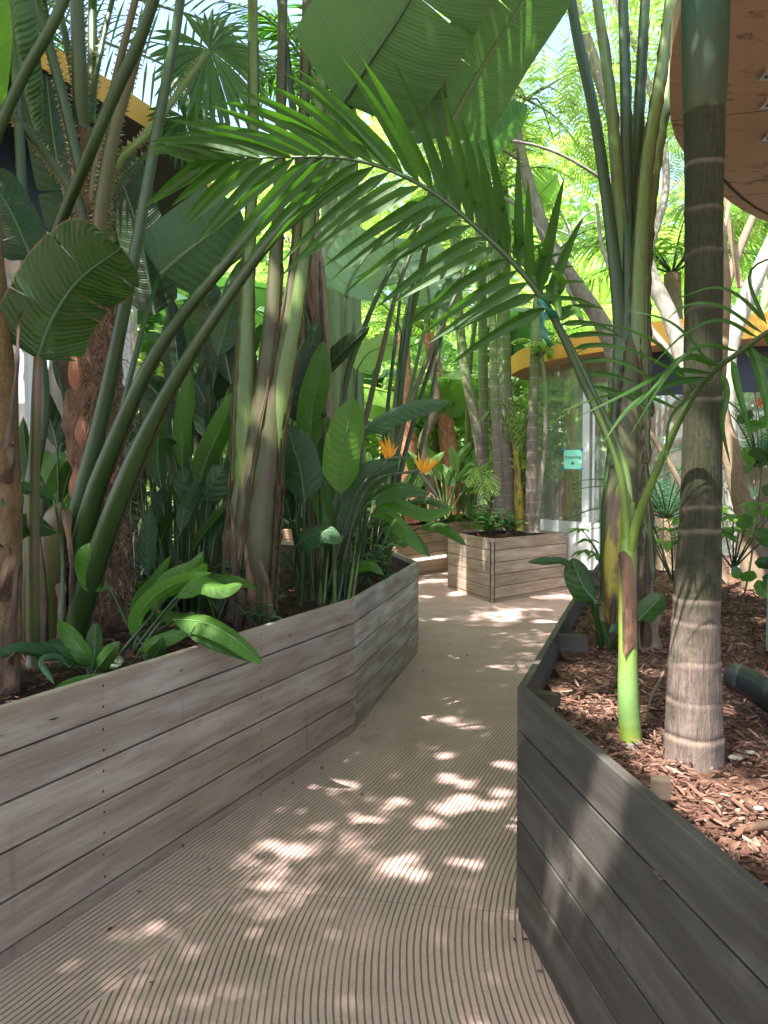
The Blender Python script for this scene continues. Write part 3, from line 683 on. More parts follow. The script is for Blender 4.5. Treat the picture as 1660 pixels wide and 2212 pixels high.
# inside: round orange ceiling ring, pale hanging panels, desk
def ring(cx_, cy, r, z, h, mat, t, name, a0=0, a1=2 * PI):
    pl = [V((cx_ + r * math.cos(a0 + (a1 - a0) * k / 32), cy + r * math.sin(a0 + (a1 - a0) * k / 32), 0)) for k in range(33)]; return wallstrip(pl, z, z + h, name, mat, t, .03)
ring(4.4, 12.0, 1.15, 2.35, .28, M['orange'], br, 'ceiling_ring'); ring(6.4, 11.6, 1.1, 2.3, .26, M['orange'], br, 'ceiling_ring')
for (u, v, s_) in ((1192, 1090, 1.0), (1216, 1075, .8)):
    mb = MB(); c = P(u, v, 12.4); r = .22 * s_
    ids = [mb.add(c + V((r * .62 * math.sin(k / 10 * PI * 2), .02 * math.sin(k), r * 1.9 * math.cos(k / 10 * PI * 2)))) for k in range(10)]; mb.face(ids)
    mb.build('hanging_panel', M['stone'] if s_ == 1 else M['tan'], br)
mb = MB(); mb.box((3.5, 12.2, .7), (1.5, 0, 0), (0, .6, 0), (0, 0, .05)); mb.box((3.6, 12.3, .06), (.06, 0, 0), (0, .06, 0), (0, 0, .64)); mb.box((4.8, 12.3, .06), (.06, 0, 0), (0, .06, 0), (0, 0, .64)); mb.build('desk', M['tan'], br, smooth=False)
mb = MB(); mb.box((6.0, 11.5, .06), (.9, 0, 0), (0, .4, 0), (0, 0, 1.3)); mb.build('cabinet', M['tan'], br, smooth=False)
# notice taped to the glass
nb_ = thing('notice', 'small teal paper notice taped on the glass door, reading Roaming', 'notice', P(1238, 1013, 10.75))
A = P(1218.5, 1013, 10.78); B = P(1257.5, 1013, 10.70); h = px(41, 10.74); ux = (B - A)
mb = MB(); mb.quad(A, B, B + V((0, 0, h)), A + V((0, 0, h))); mb.build('sheet', M['teal'], nb_, smooth=False)
nrm = ux.cross(V((0, 0, 1))).normalized()
for c in (A, B, A + V((0, 0, h)), B + V((0, 0, h))):
    mb = MB(); e = ux.normalized() * .018; q = c + nrm * .004; zz = V((0, 0, .018)); mb.quad(q - e - zz, q + e - zz, q + e + zz, q - e + zz); mb.build('tape', M['tape'], nb_, smooth=False)
def text(s, size, loc, ux, mat, parent, name='lettering', ext=.0008):
    cu = bpy.data.curves.new(name, 'FONT'); cu.body = s; cu.size = size; cu.align_x = 'CENTER'; cu.align_y = 'CENTER'; cu.extrude = ext
    o = bpy.data.objects.new('tmp', cu); C.objects.link(o)
    dg = bpy.context.evaluated_depsgraph_get(); me = bpy.data.meshes.new_from_object(o.evaluated_get(dg)); bpy.data.objects.remove(o)
    x = ux.normalized(); z = V((0, 0, 1)); y = x.cross(z)
    Rm = Matrix((x, z, -y)).transposed()
    off = LOC.get(parent, V())
    for vv in me.vertices: vv.co = Rm @ vv.co + V(loc) - off
    me.materials.clear(); me.materials.append(mat)
    o = bpy.data.objects.new(name, me); C.objects.link(o); o.parent = parent; return o
text('Roaming', .062, (A + B) / 2 + V((0, 0, h * .62)) + nrm * .004, ux, M['ink'], nb_)
mb = MB(); c0 = (A + B) / 2 + V((0, 0, h * .30)) + nrm * .004; e = ux.normalized()
ids = [mb.add(c0 + e * .019 * math.cos(k * PI / 8) + V((0, 0, .019 * math.sin(k * PI / 8)))) for k in range(16)]; mb.face(ids)
mb.build('round_logo', M['ink'], nb_)
mb = MB(); c0 += nrm * .002; mb.face([mb.add(c0), mb.add(c0 + e * .004 + V((0, 0, .014))), mb.add(c0 + e * .012 + V((0, 0, .010))), mb.add(c0 + e * .006 - V((0, 0, .002)))]); mb.build('logo_mark', M['teal'], nb_)

# --- pavilion roof at top right (nearest)
b2 = thing('pavilion', 'nearby pavilion at the right edge, its round plywood canopy overhead', 'building', (3, 3, 0))
r2 = curve2([(1.06, 1.2), (1.10, 2.2), (1.14, 2.94), (1.325, 3.64), (1.72, 4.43), (2.76, 5.54), (4.4, 6.1), (6.5, 5.0), (7, 2), (5, -.8), (2.2, -1), (1.2, .2)], 90, closed=True)
mply, nt = newmat('stained_plywood'); tc = coords(nt); ob_ = tc.outputs['Object']
g1 = noi(nt, mapv(nt, ob_, (1.5, 22, 1)), 1.5, 5, .6); st = noi(nt, mapv(nt, ob_, (3, 5, 1)), 1.6, 6, .75)
cl = mixc(nt, g1, (.30, .19, .12), (.42, .28, .19))
cl = mixc(nt, mth(nt, 'MULTIPLY', mth(nt, 'MULTIPLY', mth(nt, 'SUBTRACT', st, .555), 14, clamp=True), .75), cl, (.07, .035, .03))
sx = nt.nodes.new('ShaderNodeSeparateXYZ'); nt.links.new(ob_, sx.inputs[0])
l1 = mth(nt, 'LESS_THAN', mth(nt, 'ABSOLUTE', mth(nt, 'SUBTRACT', mth(nt, 'FRACT', mth(nt, 'MULTIPLY', mth(nt, 'ADD', sx.outputs[1], mth(nt, 'MULTIPLY', sx.outputs[0], .25)), .82)), .5)), .004)
cl = mixc(nt, l1, cl, (.06, .035, .025)); p_, _ = principled(nt, cl, .6, g1, .2, .003); out(nt, p_)
roof(r2, 3.40, .13, b2, M['ply'], mply, M['grey_bark'], 'canopy')
ri = offset(r2, .085)
mb = MB(); acc = 0
for i in range(len(ri) - 1):                                # dark seam groove set into the underside
    a, b = ri[i], ri[i + 1]; t_ = (b - a).normalized(); nr = V((t_.y, -t_.x, 0)) * .009; mb.quad(V((*a.xy, 3.397)) - nr, V((*b.xy, 3.397)) - nr, V((*b.xy, 3.397)) + nr, V((*a.xy, 3.397)) + nr)
mb.build('edge_seam', M['gap'], b2, smooth=False)
for (u, v) in ((1660, 168), (1662, 230), (1664, 300)):
    zr = 3.375 - CAMH; d = P(u, v, 1.0); Y = zr / (d.z - CAMH); c = P(u, v, Y)
    mb = MB(); mb.box(c + V((-.03, -.035, .005)), (.08, 0, 0), (0, .07, 0), (0, 0, .02))
    for q in (-.015, .03): mb.box(c + V((q, -.008, -.001)), (.012, 0, 0), (0, .012, 0), (0, 0, .008), 1)
    mb.build('bracket', [M['steel'], M['screw']], b2, smooth=False)
# acrylic corner wall at the right edge with its metal foot
wc = curve2([(2.08, 3.72), (2.02, 3.84), (2.08, 3.98), (2.4, 4.05), (3.0, 3.7), (5, 3.3)], 30)
wallstrip(wc, 1.05, 2.4, 'glass_wall', M['curtain'], b2)
M['concrete_foot'] = plain('grey_painted_foot', (.30, .32, .32), .7, nscale=14, amt=.4)
wallstrip(wc, .60, 1.06, 'base_wall', M['concrete_foot'], b2, .06)
mb = MB(); tube(mb, [(1.99, 3.83, 1.0), (1.99, 3.83, 3.4)], .018, 8, n=2); mb.build('post', M['steel'], b2)

# --- far pavilion glimpsed through the plants
b3 = thing('pavilion', 'far orange-edged pavilion glimpsed between the stalks left of centre', 'building', (-2, 17, 0))
r3 = curve2([(-3.4, 14.8), (-1.5, 14.7), (-.2, 15.3), (.55, 16.3), (.9, 17.6), (.2, 19), (-3, 20), (-6, 18), (-5.5, 15.5)], closed=True)
roof(r3, 3.1, .32, b3, M['orange'], M['ply'], M['grey_bark'])
w3 = curve2([(-4, 15.6), (-1.5, 15.4), (-.4, 16.0), (.2, 16.9), (.4, 18)])
wallstrip(w3, 1.0, 3.1, 'glass_wall', M['curtain'], b3); wallstrip(w3, 0, 1.0, 'base_wall', M['white'], b3, .1)
for k in (4, 10, 16, 22): post(w3[k].x, w3[k].y, 1, 3.1, .08, .06, M['white'], b3)
mb = MB(); mb.box((-4, 17.5, 0), (4, 0, 0), (0, .1, 0), (0, 0, 3)); mb.build('rear_wall', M['tan'], b3, smooth=False)
b4 = thing('pavilion', 'orange-edged pavilion roof far behind the trees at the right side', 'building', (7, 19, 0))
r4 = curve2([(3.9, 18.6), (5.2, 17.6), (8, 17.2), (11, 18), (12, 21), (8, 23), (4.5, 21)], closed=True)
roof(r4, 4.3, .35, b4, M['orange'], M['ply'], M['grey_bark']); w4 = curve2([(4.6, 19.2), (5.6, 18.4), (8, 18), (10.5, 18.6)])
wallstrip(w4, 0, 4.3, 'glass_wall', M['curtain'], b4)
for k in (3, 9, 15, 20): post(w4[k].x, w4[k].y, 0, 4.3, .1, .08, M['white'], b4)
mb = MB(); mb.box((4.8, 20.5, 0), (6, 0, 0), (0, .1, 0), (0, 0, 3)); mb.build('rear_wall', M['tan'], b4, smooth=False)

# ============================================================ PLANT BUILDERS
def stalk(t, pts, r, mat, name='stalk', seg=8, flat=.8, edge=0, thorns=0, thornlen=.012, ends=None, n=None, seed=0, wob=0, edgemat=None):
    """a leaf stalk through 3D points; r = (base, tip); edge = dry curled margin up to that fraction; thorns = count per side"""
    mb = MB(); mb.cv = random.Random(len(pts) * 31 + seed).random() * .4
    rr = list(r) if isinstance(r, (list, tuple)) else [r, r * .8]
    p, rad, L = tube(mb, pts, rr, seg, n=n or max(8, 5 * len(pts)), flat=flat, wob=wob, seed=seed)
    rnd = random.Random(seed + 3); mats = [mat]
    vdir = lambda q: (q - CAMP).normalized()
    if edge:
        mats.append(edgemat or M['edge'])
        for sg in ((1,) if edge < 2 else (1, -1)):
            prev = None; N = 46; fr = edge % 1 or .95
            for k in range(N):
                s = k / (N - 1) * fr; f = s * (len(p) - 1); i = min(len(p) - 2, int(f)); q = p[i].lerp(p[i + 1], f - i); rd = rad[i]
                tt = (p[i + 1] - p[i]).normalized(); sv = vdir(q).cross(tt).normalized() * sg
                o0 = q + sv * rd * .82 - vdir(q) * rd * flat * .55; wv = rd * (.16 + .12 * math.sin(k * 2.3 + seed) + .1 * rnd.random())
                o1 = o0 + sv * wv * .9 - vdir(q) * wv * .7 + tt * rnd.uniform(-.003, .003); o2 = o0 + sv * wv * .2 - vdir(q) * wv * 1.1
                cur = [mb.add(x, (0, s)) for x in (o0, o1, o2)]
                if prev:
                    mb.face((prev[0], prev[1], cur[1], cur[0]), 1); mb.face((prev[1], prev[2], cur[2], cur[1]), 1)
                prev = cur
    if thorns:
        mats.append(M['thorn']); mi = len(mats) - 1
        for k in range(thorns):
            s = (k + rnd.random() * .6) / thorns; f = s * (len(p) - 1); i = min(len(p) - 2, int(f)); q = p[i].lerp(p[i + 1], f - i); tt = (p[i + 1] - p[i]).normalized()
            for sg in (1, -1):
                sv = vdir(q).cross(tt).normalized() * sg; b0 = q + sv * rad[i] * .95; tl = thornlen * rnd.uniform(.6, 1.4)
                b = [mb.add(b0 + tt * tl * .35), mb.add(b0 - tt * tl * .35), mb.add(b0 + vdir(q) * tl * .25), mb.add(b0 + sv * tl + tt * tl * rnd.uniform(-.5, .7))]
                mb.face((b[0], b[1], b[3]), mi); mb.face((b[1], b[2], b[3]), mi); mb.face((b[2], b[0], b[3]), mi)
    return mb.build(name, mats, t)

def leaf(t, mid, wpx, mat='bop', roll=0, fold=.3, prof=prof_paddle, pet=None, pr=(.012, .007), petmat='stem', n=14, m=3, wave=.06, tears=0, seed=0, curl=0, rib='midrib', ribr=None, name='leaf', world=False, var=None, side=None, hw=None):
    """mid: midrib base->tip and pet: stalk ground->base, as photo positions with distance (or world points)"""
    pts = [V(p) for p in mid] if world else PL(*mid)
    Y = pts[len(pts) // 2].y
    mb = MB(); mb.cv = random.Random(seed * 3 + 1).random() if var is None else var
    blade(mb, pts, hw if hw else px(wpx, Y) / 2, roll, fold, prof, n, m, wave, tears, seed, curl=curl, ribr=ribr, side=side)
    o = mb.build(name, [M[mat], M[rib]], t)
    if pet:
        pp = ([V(p) for p in pet] if world else PL(*pet)) + [pts[0].lerp(pts[1], .04)]
        stalk(t, pp, pr, M[petmat], seed=seed)
    return o

def one_leaflet(mb, p, d, L, w, droop, pn, mi=0, n=5, fold=.35, seed=0, sag=0, m=1):
    pts = []
    for k in range(n + 1):
        s = k / n; pts.append(p + d * L * s + V((0, 0, -1)) * droop * L * s * s + V((0, 0, 1)) * sag * L * s * (1 - s))
    sd_ = d.cross(pn).normalized()
    blade(mb, pts, w / 2, 0, fold, prof_leaflet, n, m, .03, 0, seed, mi, side=sd_, rib=False)

def frond_mesh(mb, pts, nl, Lmax, w, ang=45, droop=.5, up=V((0, 0, 1)), start=.12, rmi=1, rr=(.018, .004), n=4, seed=0, vee=.15, jit=.12, lf=None):
    """pinnate frond in one mesh: rachis + leaflets in two ranks"""
    rnd = random.Random(seed)
    p, rad, L = tube(mb, pts, rr, 6, n=20, mi=rmi)
    for k in range(nl):
        s = start + (1 - start) * (k + .5) / nl; f = s * (len(p) - 1); i = min(len(p) - 2, int(f)); q = p[i].lerp(p[i + 1], f - i)
        t = (p[i + 1] - p[i]).normalized(); side = t.cross(up).normalized(); pn = side.cross(t).normalized()
        ll = Lmax * (lf(s) if lf else (math.sin(PI * min(1, .18 + s * .82)) ** .6 * .75 + .25 * (1 - s)))
        for sg in (-1, 1):
            a = math.radians(ang) * (1.25 - .7 * s) + rnd.gauss(0, jit)
            d = (t * math.cos(a) + side * sg * math.sin(a) + pn * (vee + rnd.gauss(0, jit * .5))).normalized()
            one_leaflet(mb, q, d, ll * rnd.uniform(.9, 1.08), w, droop * rnd.uniform(.7, 1.3), pn, 0, n, seed=k)

def ringf_(step, h, seed=0, sharp=10):
    def f(l):
        q = (l / step + .15 * math.sin(l * 3 + seed)) % 1
        return 1 + h * math.exp(-sharp * min(q, 1 - q)) - h * .3 * (q > .0) * (1 - q)
    return f

def fan_leaf(t, c, R, axis, facing, nseg=26, spread=300, mat='fan', seed=0, droop=.25, name='leaf'):
    """palmate leaf: folded segments radiating from hub c around axis direction, lying in the plane normal to facing"""
    rnd = random.Random(seed); mb = MB(); mb.cv = rnd.random()
    ax = V(axis).normalized(); fn = V(facing).normalized(); fn = (fn - ax * ax.dot(fn)).normalized(); sd_ = ax.cross(fn)
    c = V(c)
    for k in range(nseg):
        a = math.radians(spread) * ((k + .5) / nseg - .5)
        d = (ax * math.cos(a) + sd_ * math.sin(a) + fn * rnd.gauss(0, .06)).normalized()
        L = R * (1 - .22 * (abs(a) / PI) ** 1.5) * rnd.uniform(.93, 1.05); w = R * 2 * math.sin(math.radians(spread) / nseg / 2) * .62
        pts = [c + d * L * s + V((0, 0, -1)) * droop * L * s ** 2.4 for s in (0, .25, .5, .75, 1)]
        side = d.cross(fn).normalized()
        blade(mb, pts, w * .62, 0, .5, lambda s: (min(1, s / .55)) * (1 - max(0, (s - .55) / .45) ** 1.4) + .02, 7, 1, .02, 0, k, side=side, rib=False)
    return mb.build(name, [M[mat]], t)

def king_crown(t, top, nf, Lf, mat='frond', stem='stem', seed=0, el=55, droop=.5, nl=34, az0=0, w=.035, Ll=.5):
    rnd = random.Random(seed); top = V(top)
    for k in range(nf):
        az = az0 + 2 * PI * k / nf + rnd.uniform(-.25, .25); e = math.radians(el + rnd.uniform(-14, 14)); L = Lf * rnd.uniform(.85, 1.1)
        h = V((math.cos(az), math.sin(az), 0))
        pts = [top + h * (L * s * math.cos(e) * (1 + .25 * s)) + V((0, 0, L * (s * math.sin(e) - .62 * s * s))) for s in (0, .25, .5, .75, 1)]
        mb = MB(); mb.cv = rnd.random(); frond_mesh(mb, pts, nl, Ll, w, 50, droop, seed=seed * 10 + k, rr=(.02, .004))
        mb.build('frond', [M[mat], M[stem]], t)

# feathery compound leaves: two crown meshes, shared by every feathery tree
def crown_mesh(name, seed, R=(2.4, 2.4, 1.7), lumps=16, sprays=1500, L=.55, matk=('feather',), leafw=.026):
    rnd = random.Random(seed); mb = MB(); cs = []
    for _ in range(lumps):
        d = V((rnd.gauss(0, 1), rnd.gauss(0, 1), rnd.gauss(0, 1))).normalized() * rnd.uniform(.45, 1)
        cs.append((V((d.x * R[0], d.y * R[1], d.z * R[2])), rnd.uniform(.35, .8)))
    for k in range(sprays):
        c, r = rnd.choice(cs)
        d = V((rnd.gauss(0, 1), rnd.gauss(0, 1), rnd.gauss(0, .55))).normalized()
        o = c + d * r * rnd.random() ** .5 * 1.2
        out_ = (V((o.x, o.y, o.z * .3)).normalized() * .7 + V((rnd.gauss(0, .6), rnd.gauss(0, .6), rnd.uniform(-.5, .35)))).normalized()
        ll = L * rnd.uniform(.6, 1.2); sv = out_.cross(V((0, 0, 1)) + V((rnd.gauss(0, .3), rnd.gauss(0, .3), 0))).normalized()
        mb.cv = max(0, min(1, .5 + .5 * mnoise.noise(o * .9))) * .6 + rnd.random() * .4
        np_ = 10
        for j in range(np_):
            s = (j + 1) / np_; q = o + out_ * ll * s + V((0, 0, -.35 * ll * s * s)); pl = ll * .36 * math.sin(PI * (.12 + .8 * s)) + .02
            for sg in (-1, 1):
                e = (sv * sg + out_ * .55).normalized() * pl + V((0, 0, -.12 * pl)); wv = out_ * leafw * .5
                a = mb.add(q, (0, 0)); b = mb.add(q + e * .5 + wv, (.5, .5)); c2 = mb.add(q + e, (0, 1)); d2 = mb.add(q + e * .5 - wv, (-.5, .5)); mb.face((a, b, c2, d2), 0)
        a = mb.add(o); b = mb.add(o + out_ * ll * .5 + V((0, 0, .004))); c2 = mb.add(o + out_ * ll + V((0, 0, -.35 * ll))); d2 = mb.add(o + out_ * ll * .5 - V((0, 0, .006))); mb.face((a, b, c2, d2), 0)
    me = mb.build(name, [M[k] for k in matk]); d = me.data; bpy.data.objects.remove(me); return d
CROWN = [crown_mesh('feather_crown', 1, sprays=440), crown_mesh('feather_crown_b', 2, R=(2.0, 2.0, 2.2), lumps=20, sprays=440)]
CROWN_T = crown_mesh('feather_crown_d', 8, R=(2.2, 2.2, 1.2), lumps=15, sprays=820, L=.45)
CROWN_D = [crown_mesh('feather_crown_c', 3, R=(2.4, 2.4, 2.0), lumps=24, sprays=480, matk=('feather2',))]
# broadleaf clumps for the shrubs and the distant green
def leafball(name, seed, R, nleaf, size, mat, lumps=10):
    rnd = random.Random(seed); mb = MB(); cs = [(V((rnd.gauss(0, .5) * R[0], rnd.gauss(0, .5) * R[1], rnd.uniform(-.9, .9) * R[2])), rnd.uniform(.3, .6)) for _ in range(lumps)]
    for k in range(nleaf):
        c, r = rnd.choice(cs); d = V((rnd.gauss(0, 1), rnd.gauss(0, 1), rnd.gauss(0, 1))).normalized(); o = c + V((d.x * R[0], d.y * R[1], d.z * R[2])) * r * rnd.random() ** .4
        a = V((d.x + rnd.gauss(0, .5), d.y + rnd.gauss(0, .5), rnd.uniform(-.6, .7))).normalized(); L = size * rnd.uniform(.6, 1.3); sv = a.cross(V((rnd.gauss(0, 1), rnd.gauss(0, 1), 1))).normalized() * L * .24
        mb.cv = rnd.random(); i = [mb.add(o), mb.add(o + a * L * .4 + sv), mb.add(o + a * L + V((0, 0, -.15 * L))), mb.add(o + a * L * .4 - sv)]
        mb.face(i)
    me = mb.build(name, M[mat]); d = me.data; bpy.data.objects.remove(me); return d

def feather_tree(label, trunk, rad, crowns, bark='grey_bark', name='feathery_tree', branches=(), group=None, dark=False):
    """trunk: world points; crowns: (centre, scale, which)"""
    t = thing(name, label, 'tree', trunk[0], group)
    mb = MB(); tube(mb, trunk, rad, 10, n=24, wob=.12, seed=len(label)); mb.build('trunk', M[bark], t)
    for k, (c, s, wh) in enumerate(crowns):
        c = V(c)
        me = CROWN_T if wh == 9 else (CROWN_D if dark else CROWN)[wh % (1 if dark else 2)]
        o = bpy.data.objects.new('crown', me); C.objects.link(o); o.parent = t; o.location = c - V(trunk[0]); o.scale = (s, s, s); o.rotation_euler = (0, 0, k * 2.1 + c.x)
        mb = MB(); src = V(trunk[-1]); rnd = random.Random(k + len(label))
        if (c - src).length > .5:
            tube(mb, [src - (src - V(trunk[-2])) * .2, src.lerp(c, .5) + V((rnd.gauss(0, .2), rnd.gauss(0, .2), .1)), c], [rad[-1] * .8, rad[-1] * .3], 6, n=10, wob=.2)
        for q in range(7):
            e = c + V((rnd.gauss(0, 1.1), rnd.gauss(0, 1.1), rnd.gauss(0, .7))) * s
            tube(mb, [src.lerp(c, .6), src.lerp(c, .8).lerp(e, .4) + V((0, 0, .2)), e], [rad[-1] * .35, .008], 5, n=8, wob=.2)
        mb.build('branch', M[bark], t)
    for b in branches:
        mb = MB(); tube(mb, b[0], b[1], 6, n=16, wob=.15); mb.build('branch', M[bark], t)
    return t

# ============================================================ LEFT BED
# 1 banana trunk at the left edge
t = thing('banana_plant', 'banana plant at the far left edge, brown peeling ringed trunk and one torn dark leaf', 'banana plant', P(0, 1560, 2.87))
mb = MB(); tube(mb, PL((-8, 1575, 2.87), (-2, 1400, 2.88), (2, 1200, 2.9), (0, 1000, 2.9), (-8, 800, 2.92), (-22, 600, 2.95), (-34, 400, 3.0)), [.088, .075, .075, .072, .066, .056, .05], 20, n=60, ringf=ringf_(.42, .10, 1, 16), wob=.10); mb.build('trunk', M['banana_trunk'], t)
rnd = random.Random(5)
for k, (u, v, w_, h) in enumerate(((30, 1350, 60, 260), (14, 1240, 70, 120), (34, 820, 30, 300), (20, 1490, 80, 150), (28, 1000, 50, 90))):   # loose dry sheaths
    mb = MB(); mb.cv = rnd.random(); blade(mb, PL((u - 18, v + h * .5, 2.82), (u, v, 2.79), (u + rnd.uniform(-8, 14), v - h * .4, 2.80), (u + rnd.uniform(0, 16), v - h * .5, 2.76)), px(w_, 2.8) / 2, rnd.uniform(-.3, .5), .5, prof_husk, 16, 3, .2, seed=k, rib=False); mb.build('dry_sheath', [M['husk'] if k % 2 else M['husk_dark'], M['edge']], t)
leaf(t, [(80, 775, 3.0), (112, 690, 2.98), (170, 605, 2.95), (262, 535, 2.9)], 205, 'banana_dark', .25, .25, prof_banana, pet=[(72, 1440, 3.1), (72, 1100, 3.05), (78, 880, 3.0)], pr=(.03, .016), n=26, m=5, tears=7, seed=4, rib='midrib_dark', ribr=.009, petmat='stem_olive')
leaf(t, [(70, 560, 3.2), (20, 450, 3.2), (-40, 360, 3.2)], 110, 'dark', .2, .3, prof_banana, n=16, m=4, tears=3, seed=5, rib='midrib_dark')
leaf(t, [(125, 1150, 3.3), (60, 1130, 3.1), (-10, 1180, 2.8)], 55, 'dark', .5, .3, seed=6)
leaf(t, [(-20, 260, 3.2), (-5, 100, 3.1), (0, -60, 3.0)], 60, 'lime', .2, .3, seed=7)

# 2 fan palm
t = thing('fan_palm', 'fan palm with a shaggy red-brown fibrous trunk and thorny stalks', 'palm', P(245, 1360, 4.25))
mb = MB(); tube(mb, PL((240, 1390, 4.25), (238, 1250, 4.25), (225, 1100, 4.22), (207, 950, 4.2), (205, 850, 4.2), (222, 720, 4.18), (205, 560, 4.15), (185, 400, 4.12), (178, 270, 4.1)), [.13, .115, .12, .145, .14, .105, .085, .07, .045], 22, n=90, wob=.22, ringf=ringf_(.17, .12, 2, 6)); mb.build('trunk', M['fan_trunk'], t)
mb = MB(); rnd = random.Random(9)                            # loose fibres
for k in range(3000):
    v = rnd.uniform(280, 1330); s = (v - 280) / 1050; uc = 185 + 45 * min(1, s * 1.3) + rnd.gauss(0, 9); hw_ = 22 + 30 * min(1, s * 1.4)
    a = rnd.uniform(-1.5, 1.5); u = uc + hw_ * math.sin(a); Y = 4.17 - px(hw_, 4.2) * math.cos(a) - .01
    p = P(u, v, Y); d = V((math.sin(a) * .6 + rnd.gauss(0, .6), -.4 * math.cos(a) + rnd.gauss(0, .2), rnd.gauss(-.1, .6))).normalized() * rnd.uniform(.02, .075)
    b = V((rnd.gauss(0, 1), rnd.gauss(0, 1), rnd.gauss(0, 1))).normalized() * .002
    mb.cv = rnd.random(); mb.quad(p - b, p + b, p + d * .6 + b + V((0, 0, .006)), p + d * .6 - b + V((0, 0, .006))); mb.quad(p + d * .6 + b, p + d * .6 - b, p + d * 1.1 - b - V((0, 0, .02)), p + d * 1.1 + b - V((0, 0, .02)))
mb.build('fibre_mat', M['fibre'], t, smooth=False)
for k, (u, v, h) in enumerate(((170, 800, 120), (185, 930, 90), (172, 1050, 110), (182, 1160, 120), (240, 1010, 80), (150, 780, 150))):      # red leaf-base boots
    mb = MB(); blade(mb, PL((u + 12, v + h * .5, 4.1), (u, v, 4.03), (u - 6, v - h * .45, 4.05)), px(46, 4.1) / 2, .2, .6, prof_lance, 8, 3, .15, seed=k, rib=False); mb.cv = .2
    mb.build('leaf_base', [M['red_bark'] if k != 5 else M['husk_dark'], M['husk_dark']], t)
FPT = [
    ([(192, 500, 4.1), (205, 380, 4.05), (235, 240, 4.0), (262, 120, 3.9), (300, -30, 3.8)], .028, .017, 30),
    ([(188, 460, 4.1), (168, 350, 4.05), (130, 190, 4.0), (75, -10, 3.95)], .032, .022, 34),
    ([(176, 280, 4.08), (172, 160, 4.0), (168, 60, 3.95), (165, -40, 3.9)], .042, .034, 26),
    ([(195, 270, 4.1), (199, 150, 4.2), (200, -20, 4.3)], .03, .024, 20),
    ([(196, 530, 4.1), (165, 430, 4.05), (110, 350, 4.0), (45, 270, 3.9), (-30, 190, 3.8)], .034, .02, 30),
    ([(235, 520, 4.1), (228, 440, 4.0), (255, 350, 3.95), (330, 275, 3.95), (450, 108, 4.0)], .030, .014, 56),
    ([(212, 530, 4.0), (222, 420, 3.95), (250, 270, 3.9), (290, 130, 3.85), (330, 0, 3.8)], .040, .026, 40),
    ([(170, 420, 4.15), (150, 260, 4.2), (110, 100, 4.25), (90, -30, 4.3)], .026, .018, 24),
    ([(228, 520, 4.1), (238, 430, 4.05), (300, 350, 4.1), (345, 310, 4.2)], .018, .01, 26),
    ([(180, 270, 4.1), (150, 120, 4.1), (120, -20, 4.1)], .022, .016, 20),
    ([(190, 270, 4.1), (215, 120, 4.2), (250, -30, 4.3)], .020, .014, 20)]
for k, (pp, r0, r1, th) in enumerate(FPT): stalk(t, PL(*pp), (r0, r1), M['stem_lite'] if k == 5 else M['stem_olive'] if k in (0, 6) else M['stem'], thorns=int(th * 1.3), thornlen=.016, seed=k, flat=.55)
fan_leaf(t, P(452, 106, 4.6), .42, (.7, .2, -.65), (.2, -1, .3), 40, 330, 'fan', 1, .3)
fan_leaf(t, P(470, 290, 4.8), .26, (.8, .3, -.1), (.1, -1, .5), 30, 330, 'fan', 3, .3)
fan_leaf(t, P(395, 250, 5.2), .30, (.5, .3, -.6), (.1, -1, .5), 30, 300, 'frond', 4, .3)
for k, (u, v, Y, a) in enumerate(((300, -330, 3.9, .4), (60, -300, 4.0, -.4), (190, -380, 4.3, .1))):
    fan_leaf(t, P(u, v, Y), .6, (a, -.1, .8), (.1, -.6, -.6), 30, 300, 'fan', 10 + k, .35)

# 3 giant bird of paradise at the left, with the long diagonal stalks
t = thing('giant_bird_of_paradise', 'giant bird of paradise at the left, its long green stalks slanting across the fan palm', 'plant', P(150, 1370, 3.75))
G3 = [
    ([(140, 1408, 3.75), (155, 1300, 3.7), (190, 1120, 3.6), (236, 985, 3.5), (344, 751, 3.35), (512, 540, 3.25), (600, 440, 3.2), (690, 330, 3.15), (800, 150, 3.1), (960, -120, 3.0)], (.062, .060, .05, .042, .028, .023, .021, .02, .02, .018), 'stem', .5),
    ([(150, 1412, 3.7), (180, 1300, 3.62), (230, 1150, 3.5), (290, 1000, 3.4), (351, 870, 3.3), (440, 720, 3.2), (551, 560, 3.15), (640, 455, 3.1), (720, 340, 3.1), (741, 222, 3.05)], (.06, .060, .052, .045, .032, .025, .023, .021, .018, .014), 'stem', .6),
    ([(110, 1405, 3.8), (128, 1290, 3.75), (170, 1100, 3.65), (220, 900, 3.55), (262, 700, 3.45), (300, 500, 3.4), (345, 250, 3.35), (375, 100, 3.3), (395, -40, 3.25)], (.055, .052, .045, .036, .030, .026, .024, .021, .020), 'stem_blue', 0),
    ([(100, 640, 3.9), (125, 500, 3.7), (190, 340, 3.4), (240, 220, 3.3), (300, 90, 3.2), (345, -40, 3.1)], (.028, .026, .026, .025, .024, .022), 'stem_blue', 0),
    ([(-60, 460, 3.2), (-10, 300, 3.1), (50, 165, 3.0), (110, 60, 2.9), (155, -40, 2.85)], (.024, .022, .022, .021, .02), 'stem_blue', 0),
    ([(60, 1405, 3.9), (62, 1100, 3.9), (95, 860, 3.9), (60, 600, 3.9), (45, 350, 3.9), (30, 80, 3.9), (15, -40, 3.9)], (.05, .036, .03, .028, .026, .024, .022), 'stem', 0),
    ([(125, 1390, 4.0), (190, 1190, 3.95), (300, 740, 3.9), (345, 590, 4.3)], (.03, .02, .014, .010), 'stem_blue', 0)]
for k, (pp, rr, mt, eg) in enumerate(G3): stalk(t, PL(*pp), rr, M[mt], seed=k, edge=eg, flat=.8, n=36, seg=12)
